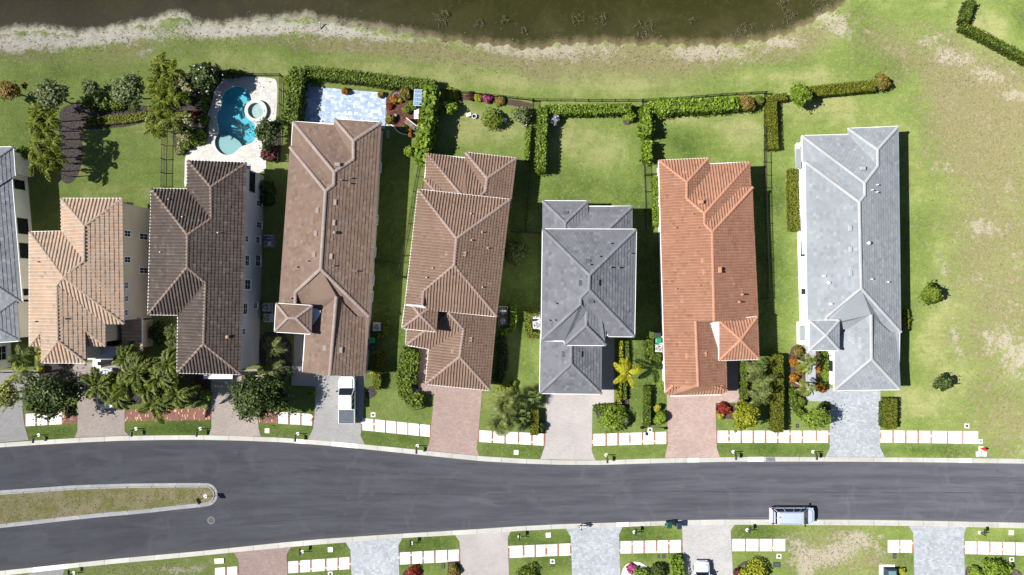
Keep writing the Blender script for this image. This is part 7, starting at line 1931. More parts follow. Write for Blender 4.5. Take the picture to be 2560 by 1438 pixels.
def pickup():
    p = at(866.5, 1000, 1.1)
    e = empty('pickup_truck', (p.x, p.y, 0.03), math.radians(90)); tag(e, 'white crew cab pickup truck with slate bed cover on the grey driveway', 'pickup truck')
    hw = .99
    m = MB()
    zt = lambda x, y: 1.02 + (.09 if x < 1.35 else .06 * max(0, (2.85 - x) / 1.5)) - .05 * (abs(y) / hw) ** 4
    loft(m, [(rrect(-2.85, 2.85, hw - .06, .12, .35), .38), (rrect(-2.87, 2.87, hw, .12, .38), .62), (rrect(-2.86, 2.85, hw - .01, .12, .38), .92), (rrect(-2.82, 2.76, hw - .09, .12, .36), zt)]); m.build('body', white_paint, e, False)
    m = MB(); loft(m, [(rrect(1.42, 2.6, .74, .1, .3), 1.07), (rrect(1.5, 2.5, .66, .1, .3), 1.14)]); m.build('bonnet', white_paint, e)
    cabin(e, -1.15, 1.42, -1.05, .68, .90, .78, 1.08, 1.78, white_paint, (0.02, .33, .66, .98))
    m = MB(); m.box((-2.02, 0, 1.09), (1.62, 1.80, .07), 0, bev=.03); m.build('bed_cover', tonneau_mat, e)
    for sd in (1, -1):
        m = MB(); m.box((-2.0, sd * .945, .95), (1.66, .09, .2), 0, bev=.03); m.build('bed_side', white_paint, e)
    m = MB(); m.box((-2.84, 0, .7), (.07, 1.8, .42), 0, bev=.02); m.build('tailgate', white_paint, e)
    m = MB(); m.box((2.82, 0, .48), (.2, 1.8, .22), 0, bev=.04); m.box((-2.9, 0, .45), (.18, 1.8, .18), 0, bev=.04); m.build('bumper', rim_mat, e)
    m = MB(); m.box((2.84, 0, .70), (.1, 1.2, .26)); m.build('grille', black_plastic, e)
    for sd in (1, -1):
        m = MB(); m.tube([(2.3, sd * .93, .95), (2.7, sd * .9, .95), (2.9, sd * .6, .92)], .035, 5); m.build('fender_trim', black_plastic, e)
    m = MB(); m.box((-.62, 0, 1.83), (.06, .05, .09)); m.build('antenna', black_plastic, e)
    mirrors(e, 1.05, .98, 1.12, black_plastic); lights(e, 2.72, -2.8, hw, .78, .72); wheels(e, (1.85, -1.75), hw - .02, .40)


def minivan():
    p = at(1984, 1292, 1.2)
    e = empty('minivan', (p.x, p.y, 0.03), math.radians(0)); tag(e, 'silver blue minivan parked against the lower kerb', 'minivan')
    hw = .99; m = MB()
    zt = lambda x, y: .98 + (.06 if x < 1.6 else .06 - .16 * (x - 1.6)) - .05 * (abs(y) / hw) ** 4
    loft(m, [(rrect(-2.55, 2.6, hw - .07, .25, .5), .34), (rrect(-2.58, 2.64, hw, .25, .55), .6), (rrect(-2.56, 2.6, hw - .01, .25, .55), .9), (rrect(-2.5, 2.5, hw - .08, .25, .5), zt)]); m.build('body', silver_paint, e)
    m = MB(); loft(m, [(rrect(1.72, 2.42, .78, .1, .4), .98), (rrect(1.75, 2.3, .66, .1, .36), 1.03)]); m.build('bonnet', silver_paint, e)
    cabin(e, -2.4, 1.85, -2.15, 1.05, .92, .74, 1.0, 1.72, silver_paint, (.01, .30, .60, .82, .985))
    for sd in (1, -1):
        m = MB(); m.tube([(-1.9, sd * .66, 1.82), (.7, sd * .66, 1.82)], .025, 5)
        for x in (-1.9, -.6, .7): m.box((x, sd * .66, 1.73), (.06, .04, .1))
        m.build('roof_rail', rim_mat, e)
    for i in range(5):
        m = MB(); m.box((-.55, -.44 + i * .22, 1.765), (2.5, .05, .022)); m.build('roof_rib', silver_paint, e)
    m = MB(); m.box((-2.36, 0, 1.2), (.05, 1.36, .42), 0); m.box((-2.26, 0, 1.55), (.04, .06, .2)); m.build('wiper_bar', silver_paint, e)
    m = MB(); m.box((-1.86, .12, 1.76), (.16, .12, .05)); m.build('brake_lamp', lamp_red, e)
    m = MB(); m.box((2.58, 0, .42), (.2, 1.7, .24), 0, bev=.05); m.box((-2.58, 0, .42), (.16, 1.8, .24), 0, bev=.04); m.build('bumper', silver_paint, e)
    mirrors(e, 1.45, .96, 1.02, black_plastic); lights(e, 2.42, -2.5, hw, .72, .9); wheels(e, (1.65, -1.6), hw - .02, .34)


def sedan(label, px, rz, mat, name='parked_car'):
    p = at(px[0], px[1], .9)
    e = empty(name, (p.x, p.y, 0.03), rz); tag(e, label, 'car', 'parked cars')
    hw = .93; m = MB()
    zt = lambda x, y: .88 + (.06 if abs(x) < 1.0 else .06 - .09 * (abs(x) - 1.0)) - .05 * (abs(y) / hw) ** 4
    loft(m, [(rrect(-2.32, 2.36, hw - .08, .4, .6), .26), (rrect(-2.36, 2.42, hw, .42, .65), .55), (rrect(-2.34, 2.38, hw - .01, .42, .65), .78), (rrect(-2.25, 2.25, hw - .1, .4, .6), zt)]); m.build('body', mat, e)
    m = MB(); loft(m, [(rrect(1.18, 2.15, .72, .1, .45), .93), (rrect(1.25, 2.0, .6, .1, .4), .97)]); m.build('bonnet', mat, e)
    cabin(e, -1.85, 1.25, -1.05, .42, .84, .66, .93, 1.42, mat, (.02, .5, .97), .04)
    mirrors(e, .85, .90, .93, mat); lights(e, 2.2, -2.26, hw, .62, .55); wheels(e, (1.45, -1.4), hw - .02, .33)
    m = MB(); m.box((2.36, 0, .34), (.14, 1.5, .22), 0, bev=.05); m.box((-2.34, 0, .34), (.14, 1.6, .22), 0, bev=.05); m.build('bumper', mat, e)


pickup(); minivan()
sedan('white car nosing up the driveway at the lower picture edge', (1755.5, 1455), math.radians(90), sedan_paint)
sedan('silver car half hidden under the large front palms', (262, 972), math.radians(92), sedan_paint)

# ================================================================== street furniture and small things
white_stone = plain('white_stone', (0.72, 0.71, 0.69, 1), rough=.8)
MAIL = [((97, 1087.5), -1, 'mailbox beside the far left driveway'), ((340.4, 1072), -1, 'mailbox beside the tan house driveway'), ((501, 1071.7), -1, 'mailbox left of the pink driveway with the round tree'), ((744.7, 1084.4), -1, 'mailbox left of the pickup driveway'), ((1044, 1114.3), -1, 'mailbox left of the pink driveway of the chestnut house'),
        ((1515.8, 1137.3), -1, 'mailbox right of the pale cream driveway'), ((1833.3, 1129.4), -1, 'mailbox right of the orange house driveway'), ((2032.8, 1129.4), -1, 'mailbox left of the pale blue driveway'),
        ((184.8, 1432), 1, 'mailbox at the lower left picture edge'), ((756, 1379), 1, 'mailbox across the street right of the pinkish driveway'), ((1029, 1357.6), 1, 'mailbox across the street right of the pale blue driveway'), ((1298.5, 1341.5), 1, 'mailbox across the street right of the cream driveway'),
        ((1586, 1330), 1, 'mailbox left of the wheeled bins across the street'), ((1868, 1325), 1, 'mailbox left of the parked minivan'), ((2449, 1331.5), 1, 'mailbox at the lower right driveway')]


def mailbox0():
    e = empty('mailbox', (0, 0, 0))
    m = MB(); m.lathe((0, 0, 0), [(.21, 0), (.21, .05), (.17, .07)], 16); m.build('base', white_stone, e)
    m = MB(); m.box((0, 0, .06), (.09, .09, 1.05), bev=.02); m.lathe((0, 0, 1.11), [(.06, 0), (.03, .06), (.05, .1), (.01, .16)], 8); m.build('post', dark_metal, e)
    m = MB(); m.box((0, .3, .88), (.05, .62, .05)); m.tube([(0, .03, .62), (0, .22, .8), (0, .42, .88)], .018, 5); m.build('arm', dark_metal, e)
    m = MB(); vs = []; n = 8
    for y in (.2, .74):
        vs += [(-.11, y, .93)] + [(.11 * math.cos(math.pi - math.pi * k / n), y, 1.06 + .1 * math.sin(math.pi * k / n)) for k in range(n + 1)] + [(.11, y, .93)]
    c = n + 3
    m.add(vs, [[i, (i + 1) % c, c + (i + 1) % c, c + i] for i in range(c)] + [list(range(c - 1, -1, -1)), list(range(c, 2 * c))]); m.build('box', dark_metal, e)
    m = MB(); m.box((.12, .5, 1.0), (.012, .16, .05)); m.build('flag', lamp_red, e)
    return e


mb0 = mailbox0()
for i, (c, d, lab) in enumerate(MAIL):
    o = mb0 if i == 0 else copy_tree(mb0)
    p = at(*c); o.location = (p.x, p.y, 0.0); o.rotation_euler = (0, 0, 0 if d > 0 else math.pi)
    tag(o, 'black post ' + lab, 'mailbox', 'mailboxes along the street')

# meter boxes and valve covers
METER = [((668, 1077), 1, 'concrete meter box in the verge under the round tree'), ((933, 1037), 2, 'concrete box with rusty lid above the sloping slabs'), ((1290.5, 1131), 1, 'concrete meter box in the verge below the fan palm'), ((1625, 1075), 2, 'concrete box with dark lid beside the street lamp'), ((2417, 1065), 2, 'concrete box with dark lid above the last slab'),
         ((826, 1374), 0, 'pale meter box across the street beside the blue driveway'), ((826, 1435), 2, 'meter box below the slabs at the lower edge'), ((1370.7, 1337.7), 0, 'pale meter box left of the mottled driveway'), ((1381, 1403.7), 2, 'box with round dark lid below the stained slabs'), ((1947.3, 1390.5), 2, 'box with rusty lid below the minivan slabs'), ((2528, 1331.5), 0, 'pale box in the lower right verge'), ((2529, 1398.7), 2, 'box with dark lid near the lower right corner'),
         ((2451, 1104), 3, 'pale box with red dot above the hydrant'), ((2452.4, 1121), 3, 'pale concrete pad of the red hydrant'), ((2446, 1135), 0, 'left one of two pale valve boxes at the kerb'), ((2460.4, 1135), 0, 'right one of two pale valve boxes at the kerb')]
lid_mats = [plain('pale_lid', (0.5, 0.5, 0.48, 1)), plain('dark_hole', (0.02, 0.02, 0.02, 1)), plain('rusty_lid', (0.10, 0.055, 0.045, 1)), plain('red_paint', (0.5, 0.03, 0.025, 1))]
for c, k, lab in METER:
    p = at(*c); e = empty('meter_box', (p.x, p.y, 0), rng.uniform(-.05, .05)); tag(e, lab, 'meter box', 'meter boxes in the verges')
    m = MB(); s = .56 if k != 0 else .6; m.box((0, 0, 0), (s, s, .045), bev=.01); m.build('slab', white_stone, e)
    m = MB(); r = (.17, .06, .17, .11)[k]; m.lathe((0, 0, .045), [(r, 0), (r, .012), (r * .85, .016)], 14); m.build('lid', lid_mats[k], e)
for c, s, lab in (((1297.8, 1072.8), (.34, .5), 'small dark plate on the lawn beside the fan palm'), ((1993, 1065), (.36, .5), 'small dark plate on the lawn below the curved hedge'), ((1659, 1391), (.36, .46), 'dark bluish cover in the lawn across the street'), ((1942, 1412), (.85, .6), 'large dark cover on the lawn below the minivan'), ((2236, 1389.5), (.4, .6), 'dark oval cover above the utility box'), ((1381, 1414), (.4, .3), 'small green cover beside the round lid box'), ((1646, 1391), (.25, .4), 'smaller bluish cover in the lawn across the street'), ((1108, 1415), (.4, .6), 'grey oval cover across the street below the slabs')):
    p = at(*c); e = empty('ground_cover', (p.x, p.y, 0)); tag(e, lab, 'cover', 'covers set in the lawns')
    m = MB(); m.box((0, 0, 0), (s[0], s[1], .06), bev=.02); m.build('frame', black_plastic, e)
    m = MB(); m.box((0, 0, .06), (s[0] * .8, s[1] * .8, .012)); m.build('lid', plain('bluish_lid', (0.06, 0.075, 0.09, 1)), e)
p = at(549, 1402); e = empty('stone_block', (p.x, p.y, 0)); m = MB(); m.box((0, 0, 0), (1.15, .62, .12), .05, bev=.03); m.build('slab', white_stone, e); tag(e, 'white slab lying on the grass at the lower left', 'stone slab')

# hydrant
p = at(2456, 1122); e = empty('fire_hydrant', (p.x, p.y, .045)); tag(e, 'red fire hydrant at the end of the slab pavement', 'hydrant')
m = MB(); m.lathe((0, 0, 0), [(.17, 0), (.17, .05), (.11, .06), (.11, .5), (.14, .52), (.14, .58), (.11, .66), (.05, .74), (.03, .78)], 12); m.build('barrel', lid_mats[3], e)
for a in (0, 90, 180):
    m = MB(); w = math.radians(a); m.tube([(.08 * math.cos(w), .08 * math.sin(w), .42), (.2 * math.cos(w), .2 * math.sin(w), .42)], .055, 8); m.build('nozzle', lid_mats[3], e)

# storm drain
p = at(1925, 1148.5); e = empty('storm_drain', (p.x, p.y, .09)); tag(e, 'grey storm drain grate set in the upper kerb', 'drain')
m = MB(); m.box((0, 0, 0), (1.1, .56, .02)); m.build('frame', grey_conc, e)
for i in range(9):
    m = MB(); m.box((-.44 + i * .11, 0, .02), (.05, .44, .02)); m.build('bar', rim_mat, e)

# street lamp
p = at(1604, 1069); e = empty('street_lamp', (p.x, p.y, 0)); tag(e, 'slim black street lamp beside the white slabs', 'street lamp')
m = MB(); m.lathe((0, 0, 0), [(.2, 0), (.2, .12), (.13, .2), (.09, .5), (.07, .55)], 10); m.build('base', dark_metal, e)
m = MB(); m.tube([(0, 0, .3), (0, 0, 2.4), (.02, -.05, 2.9)], [.055, .045, .04], 8); m.tube([(0, 0, 2.3), (.03, -.12, 2.9)], .03, 6); m.build('pole', dark_metal, e)
m = MB(); m.lathe((.03, -.12, 2.85), [(.05, 0), (.16, .06), (.2, .2), (.18, .32), (.1, .42), (.03, .5)], 12); m.build('lantern', black_plastic, e)

# sign at the island nose
p = at(515, 1240); e = empty('road_sign', (p.x, p.y, .11)); tag(e, 'small dark sign on a post at the nose of the traffic island', 'sign')
m = MB(); m.lathe((0, 0, 0), [(.24, 0), (.24, .05), (.2, .07)], 16); m.build('base', white_stone, e)
m = MB(); m.tube([(0, 0, .05), (0, 0, 2.2)], .04, 8); m.build('post', dark_metal, e)
for rz in (0.5,):
    m = MB(); m.box((.03, 0, 1.5), (.03, .72, .75), rz); m.build('plate', dark_metal, e)
    m = MB(); m.box((-.0, 0, 1.52), (.036, .66, .69), rz); m.build('face', plain('sign_face', (0.05, 0.10, 0.16, 1)), e)
    m = MB(); m.box((-.018, 0, 1.62), (.02, .08, .48), rz); m.build('symbol', white_stone, e)

# transformer box
p = at(2226, 1432, .6); e = empty('utility_box', (p.x, p.y, 0)); tag(e, 'dark green utility box on a pale pad at the lower edge', 'utility box')
m = MB(); m.box((-.1, -.2, 0), (1.9, 1.9, .08)); m.build('pad', white_stone, e)
m = MB(); m.box((.05, -.15, .08), (1.25, 1.3, .85), bev=.06); m.build('cabinet', plain('green_cabinet', (0.02, 0.045, 0.05, 1)), e)
m = MB(); m.box((.05, -.15, .93), (.9, .95, .03), bev=.01); m.build('lid', plain('pale_green_lid', (0.12, 0.22, 0.24, 1)), e)


# air conditioners
ac_grey = plain('ac_grey', (0.5, 0.5, 0.49, 1)); ac_black = plain('ac_black', (0.03, 0.03, 0.035, 1))


def aircon(label, px, mat, guard):
    p = at(px[0], px[1], .8); e = empty('air_conditioner', (p.x, p.y, 0)); tag(e, label, 'air conditioner', 'air conditioners beside the houses')
    m = MB(); m.box((0, 0, 0), (1.1, 1.1, .08)); m.build('pad', white_stone, e)
    m = MB(); m.box((0, 0, .08), (.9, .9, .72), bev=.05); m.build('casing', mat, e)
    m = MB()
    for r in (.36, .27, .18): 
        pts = [(r * math.cos(a), r * math.sin(a), .83) for a in np.linspace(0, 2 * math.pi, 21)]
        m.tube(pts, .014, 4, cap=False)
    for a in np.linspace(0, math.pi, 4, endpoint=False): m.tube([(-.38 * math.cos(a), -.38 * math.sin(a), .835), (.38 * math.cos(a), .38 * math.sin(a), .835)], .01, 4)
    m.build('fan_guard', guard, e)
    m = MB(); m.lathe((0, 0, .795), [(.38, 0), (.38, .008), (.3, .01)], 20); m.build('fan_well', dark_metal, e)
    for k in range(3):
        a = k * 2.094; m = MB(); q = lambda r, b: (r * math.cos(a + b), r * math.sin(a + b), .812)
        m.poly([q(.06, 0), q(.32, -.1), q(.33, .55), q(.1, .9)]); m.build('fan_blade', ac_grey, e)


for px, dark, lab in (((665, 769), 0, 'upper shaded air conditioner beside the dark brown house'), ((667, 795), 0, 'lower shaded air conditioner beside the dark brown house'), ((941, 818), 0, 'lone air conditioner beside the brown bungalow'), ((1258, 778), 1, 'upper black air conditioner beside the chestnut house'), ((1257, 803), 1, 'lower black air conditioner beside the chestnut house'),
                      ((1340, 788), 0, 'upper white air conditioner beside the charcoal house'), ((1341, 813), 0, 'lower white air conditioner beside the charcoal house'), ((1647, 871), 0, 'air conditioner below the green bin of the orange house')):
    aircon(lab, px, ac_black if dark else ac_grey, ac_grey)

# wheeled bins
green_bin = plain('green_bin', (0.01, 0.22, 0.10, 1), rough=.45); dark_bin = plain('navy_bin', (0.02, 0.03, 0.055, 1), rough=.45); deep_green = plain('deep_green_bin', (0.008, 0.06, 0.04, 1), rough=.45)


def bin_(label, px, mat, rz, lidmat=None):
    p = at(px[0], px[1], 1.0); e = empty('wheeled_bin', (p.x, p.y, .02), rz); tag(e, label, 'bin', 'wheeled bins')
    m = MB(); loft(m, [(rrect(-.24, .24, .22, .04, .04, 2), .06), (rrect(-.30, .32, .29, .05, .05, 2), .98)]); m.build('body', mat, e)
    m = MB(); loft(m, [(rrect(-.34, .36, .32, .06, .06, 2), .98), (rrect(-.34, .36, .32, .06, .06, 2), 1.03), (rrect(-.26, .28, .25, .06, .06, 2), 1.07)]); m.build('lid', lidmat or mat, e)
    m = MB(); m.tube([(-.4, -.25, .98), (-.4, .25, .98)], .02, 6); m.build('handle', black_plastic, e)
    for sd in (1, -1):
        m = MB(); n = 10; m.add([(-.24 + .11 * math.cos(6.283 * k / n), sd * (.26 + o), .11 + .11 * math.sin(6.283 * k / n)) for o in (0, .06) for k in range(n)], [[k, (k + 1) % n, n + (k + 1) % n, n + k] for k in range(n)] + [list(range(n)), list(range(n, 2 * n))]); m.build('wheel', tyre_mat, e)


bin_('green bin beside the brown bungalow garage', (930, 851), green_bin, math.radians(180)); bin_('dark bin below the green bin of the brown bungalow', (929, 868), dark_bin, math.radians(180))
bin_('green bin beside the orange house', (1646, 852), green_bin, 0); bin_('black bin above the green bin of the orange house', (1645, 836), dark_bin, 0, ac_black)
bin_('deep green bin at the lower kerb', (1673, 1313), deep_green, math.radians(90)); bin_('navy bin at the lower kerb', (1698, 1315), dark_bin, math.radians(95))

# pool equipment by the dark brown house
p = at(674, 603); e = empty('pool_pump_set', (p.x, p.y, 0)); tag(e, 'grey pool pump and filter pipes beside the dark brown house', 'pool pump')
m = MB(); m.box((0, 0, 0), (1.4, 1.7, .1)); m.build('pad', grey_conc, e)
m = MB(); m.lathe((.2, -.4, .1), [(.28, 0), (.3, .5), (.24, .75), (.08, .82)], 12); m.build('filter', ac_grey, e)
m = MB(); m.lathe((-.3, .4, .1), [(.2, 0), (.2, .35), (.1, .4)], 10); m.tube([(-.3, .4, .3), (.3, .4, .3)], .12, 8); m.build('pump', black_plastic, e)
m = MB()
for y in (-.6, -.1, .3, .6): m.tube([(-.55, y, .3), (-.1, y, .55), (.45, y, .55), (.5, y, .15)], .045, 6)
m.build('pipe', white_stone, e)
p = at(1018, 712); 

# ------------------------------------------------------------------ garden things
wood = plain('weathered_wood', (0.22, 0.16, 0.10, 1), (0.14, 0.10, 0.065, 1), 5.0, .85); blue_glass = NT('blue_roof_glass'); blue_glass.pbr((0.16, 0.24, 0.36, 1), .15, None, 0, .6); blue_glass = blue_glass.m
p = at(1045, 244, 1.9); e = empty('garden_swing', (p.x, p.y, 0), math.radians(-3)); tag(e, 'garden swing seat with blue glassy canopy in the flower garden', 'swing seat')
m = MB()
for sx in (-.42, .42):
    for sy in (-.85, .85): m.tube([(sx * 1.2, sy, 0), (sx * .7, sy, 1.9)], .035, 6)
m.build('frame', white_stone, e)
for iy in range(4):
    for ix in range(2):
        m = MB(); m.box((-.24 + ix * .48, -.72 + iy * .48, 1.9), (.45, .45, .03), bev=.008); m.build('canopy_pane', blue_glass, e)
m = MB(); m.box((0, 0, 1.87), (1.0, 1.95, .03)); m.build('canopy_frame', white_stone, e)
m = MB(); m.box((0, 0, .42), (.5, 1.5, .08), bev=.02); m.build('seat', wood, e); m = MB(); m.box((.28, 0, .5), (.06, 1.5, .5)); m.build('backrest', wood, e)
p = at(1041, 285, .45); e = empty('slatted_bench', (p.x, p.y, 0), math.radians(-2)); tag(e, 'white slatted garden bench under the tall hedge', 'bench')
for i in range(7):
    m = MB(); m.box((0, -.52 + i * .175, .42), (.58, .13, .035), bev=.008); m.build('slat', white_stone, e)
for sx in (-.24, .24):
    for sy in (-.5, .5):
        m = MB(); m.box((sx, sy, 0), (.06, .06, .42)); m.build('leg', white_stone, e)
m = MB(); m.box((.33, 0, .4), (.05, 1.2, .45)); m.build('backrest', white_stone, e)
p = at(1026, 312, .5); e = empty('garden_bench', (p.x, p.y, 0), math.radians(-38)); tag(e, 'long weathered wooden bench lying diagonally in the flower garden', 'bench')
for i in range(3):
    m = MB(); m.box((0, -.17 + i * .17, .42), (1.7, .13, .04)); m.build('slat', wood, e)
m = MB(); m.box((0, .32, .44), (1.7, .05, .45)); m.build('backrest', white_stone, e)
for sx in (-.75, .75):
    for sy in (-.18, .18):
        m = MB(); m.box((sx, sy, 0), (.07, .07, .42)); m.build('leg', wood, e)
m = MB(); m.box((.5, .0, .465), (.5, .4, .12), bev=.04); m.build('cushion', tonneau_mat, e)
p = at(993, 243); e = empty('stone_ring', (p.x, p.y, 0)); tag(e, 'ring of grey stones round the yellow flowers', 'stone ring')
for k in range(16):
    a = 6.283 * k / 16; m = MB(); m.box((.5 * math.cos(a), .5 * math.sin(a), 0), (.17, .15, .14), a, bev=.03); m.build('stone', grey_conc, e)
p = at(989, 291); e = empty('stone_urn', (p.x, p.y, 0)); m = MB(); m.lathe((0, 0, 0), [(.12, 0), (.1, .1), (.18, .3), (.2, .42), (.15, .42)], 12); m.build('bowl', grey_conc, e); m = MB(); m.lathe((0, 0, .34), [(.15, 0), (.15, .01)], 10); m.build('soil', mulch_mat, e); tag(e, 'small round stone urn on the garden path', 'urn')
# curved stone border
m = MB(); pts = [at(*q) for q in ((966, 314), (978, 312), (986, 318), (993, 328), (1003, 334), (1014, 337), (1024, 336))]
e = empty('stone_border', (pts[0].x, pts[0].y, 0)); tag(e, 'curved pale stone border below the flower garden', 'border')
for a, b in zip(pts[:-1], pts[1:]):
    for f in (0.25, .75):
        q = a.lerp(b, f) - pts[0]; m = MB(); m.box((q.x, q.y, 0), ((b - a).length * .46, .12, .12), math.atan2((b - a).y, (b - a).x), bev=.02); m.build('stone', white_stone, e)
# steps beside the bungalow
p = at(970, 337); e = empty('brick_step', (p.x, p.y, 0)); tag(e, 'grey block step beside the bungalow rear door', 'step')
for i in range(5):
    m = MB(); m.box((0, -.4 + i * .2, 0), (.4, .18, .16), bev=.01); m.build('brick', grey_conc, e)
# patio furniture in the hedge shade
p = at(744, 252, .7); e = empty('patio_table', (p.x, p.y, .04)); tag(e, 'dark square table in the shade of the patio hedge', 'table')
m = MB(); m.box((0, 0, .7), (.95, 1.3, .05), bev=.01); m.build('table_top', dark_metal, e)
for sx in (-.4, .4):
    for sy in (-.55, .55):
        m = MB(); m.box((sx, sy, 0), (.06, .06, .7)); m.build('leg', dark_metal, e)


def chair(label, px, rz, mat):
    p = at(px[0], px[1], .45); e = empty('patio_chair', (p.x, p.y, .04), rz); tag(e, label, 'chair', 'chairs on the shaded patio')
    m = MB(); m.box((0, 0, .4), (.55, .55, .05), bev=.01); m.build('seat', mat, e)
    m = MB(); m.box((-.27, 0, .45), (.05, .55, .5)); m.build('backrest', mat, e)
    for sx in (-.24, .24):
        for sy in (-.24, .24):
            m = MB(); m.box((sx, sy, 0), (.035, .035, .4)); m.build('leg', rim_mat, e)
    for sy in (-.27, .27):
        m = MB(); m.tube([(-.25, sy, .62), (.22, sy, .62), (.24, sy, .42)], .018, 5); m.build('armrest', rim_mat, e)


chair('dark chair above the patio table', (752, 232), 1.2, tonneau_mat); chair('grey chair right of the patio table', (757, 260), 2.6, tonneau_mat); chair('dark chair below the patio table', (748, 276), -.5, tonneau_mat); chair('pale framed chair nearest the bungalow roof', (752, 292), .3, tonneau_mat)
p = at(862, 231); e = empty('plant_pot', (p.x, p.y, .042)); m = MB(); m.lathe((0, 0, 0), [(.16, 0), (.24, .35), (.26, .36), (.2, .36)], 14); m.build('bowl', wood, e); m = MB(); m.lathe((0, 0, .3), [(.2, 0), (.2, .01)], 12); m.build('soil', mulch_mat, e); tag(e, 'brown pot under the orange plant on the patio', 'plant pot')
# white garden pieces on the chestnut house lawn
for c, lab in (((1186, 292), 'white ring planter left of the dark lawn shrub'), ((1243, 299), 'white ring planter right of the dark lawn shrub'), ((1312, 310), 'white round pot at the lawn edge by the fence')):
    p = at(*c); e = empty('ring_planter', (p.x, p.y, 0)); tag(e, lab, 'planter', 'white planters on the lawn')
    m = MB(); m.lathe((0, 0, 0), [(.28, 0), (.3, .3), (.24, .3), (.22, .1)], 16); m.build('bowl', white_stone, e); m = MB(); m.lathe((0, 0, .1), [(.22, 0), (.22, .01)], 12); m.build('soil', mulch_mat, e)
for c, rz, lab in (((1172, 289), .3, 'white garden stool left of the ring planter'), ((1260, 301), -.4, 'white folded chair right of the second ring planter')):
    p = at(*c); e = empty('garden_stool', (p.x, p.y, 0), rz); tag(e, lab, 'stool', 'white stools on the lawn')
    m = MB(); m.box((0, 0, .38), (.62, .4, .05), bev=.015); m.build('seat', white_stone, e)
    for sx in (-.24, .24):
        for sy in (-.14, .14):
            m = MB(); m.box((sx, sy, 0), (.05, .05, .38)); m.build('leg', white_stone, e)
# blue statue and small round table by the chestnut house walk
p = at(1041, 980); e = empty('garden_statue', (p.x, p.y, .03)); tag(e, 'pale blue garden figure beside the chestnut house walk', 'statue'); sm = plain('blue_stone', (0.22, 0.33, 0.36, 1))
m = MB(); m.lathe((0, 0, 0), [(.26, 0), (.26, .1), (.18, .15), (.2, .5), (.12, .75), (.06, .8), (.1, .9), (.08, 1.0), (.02, 1.05)], 12); m.build('figure', sm, e)
m = MB(); m.lathe((0, 0, 0), [(.32, -.02), (.32, .02), (.28, .03)], 14); m.build('plinth', white_stone, e)
# long garden hose reel seen as cable on the bungalow lawn is left out; post in the lake bank
p = at(801, 66); e = empty('bank_post', (p.x, p.y, -.08)); tag(e, 'grey timber post leaning on the lake bank', 'post'); m = MB(); m.tube([(0, -.35, 0), (0, .3, .45)], [.09, .08], 8); m.build('timber', grey_conc, e); m = MB(); m.tube([(0, .29, .44), (0, .32, .47)], [.1, .09], 8); m.build('cap', white_stone, e)


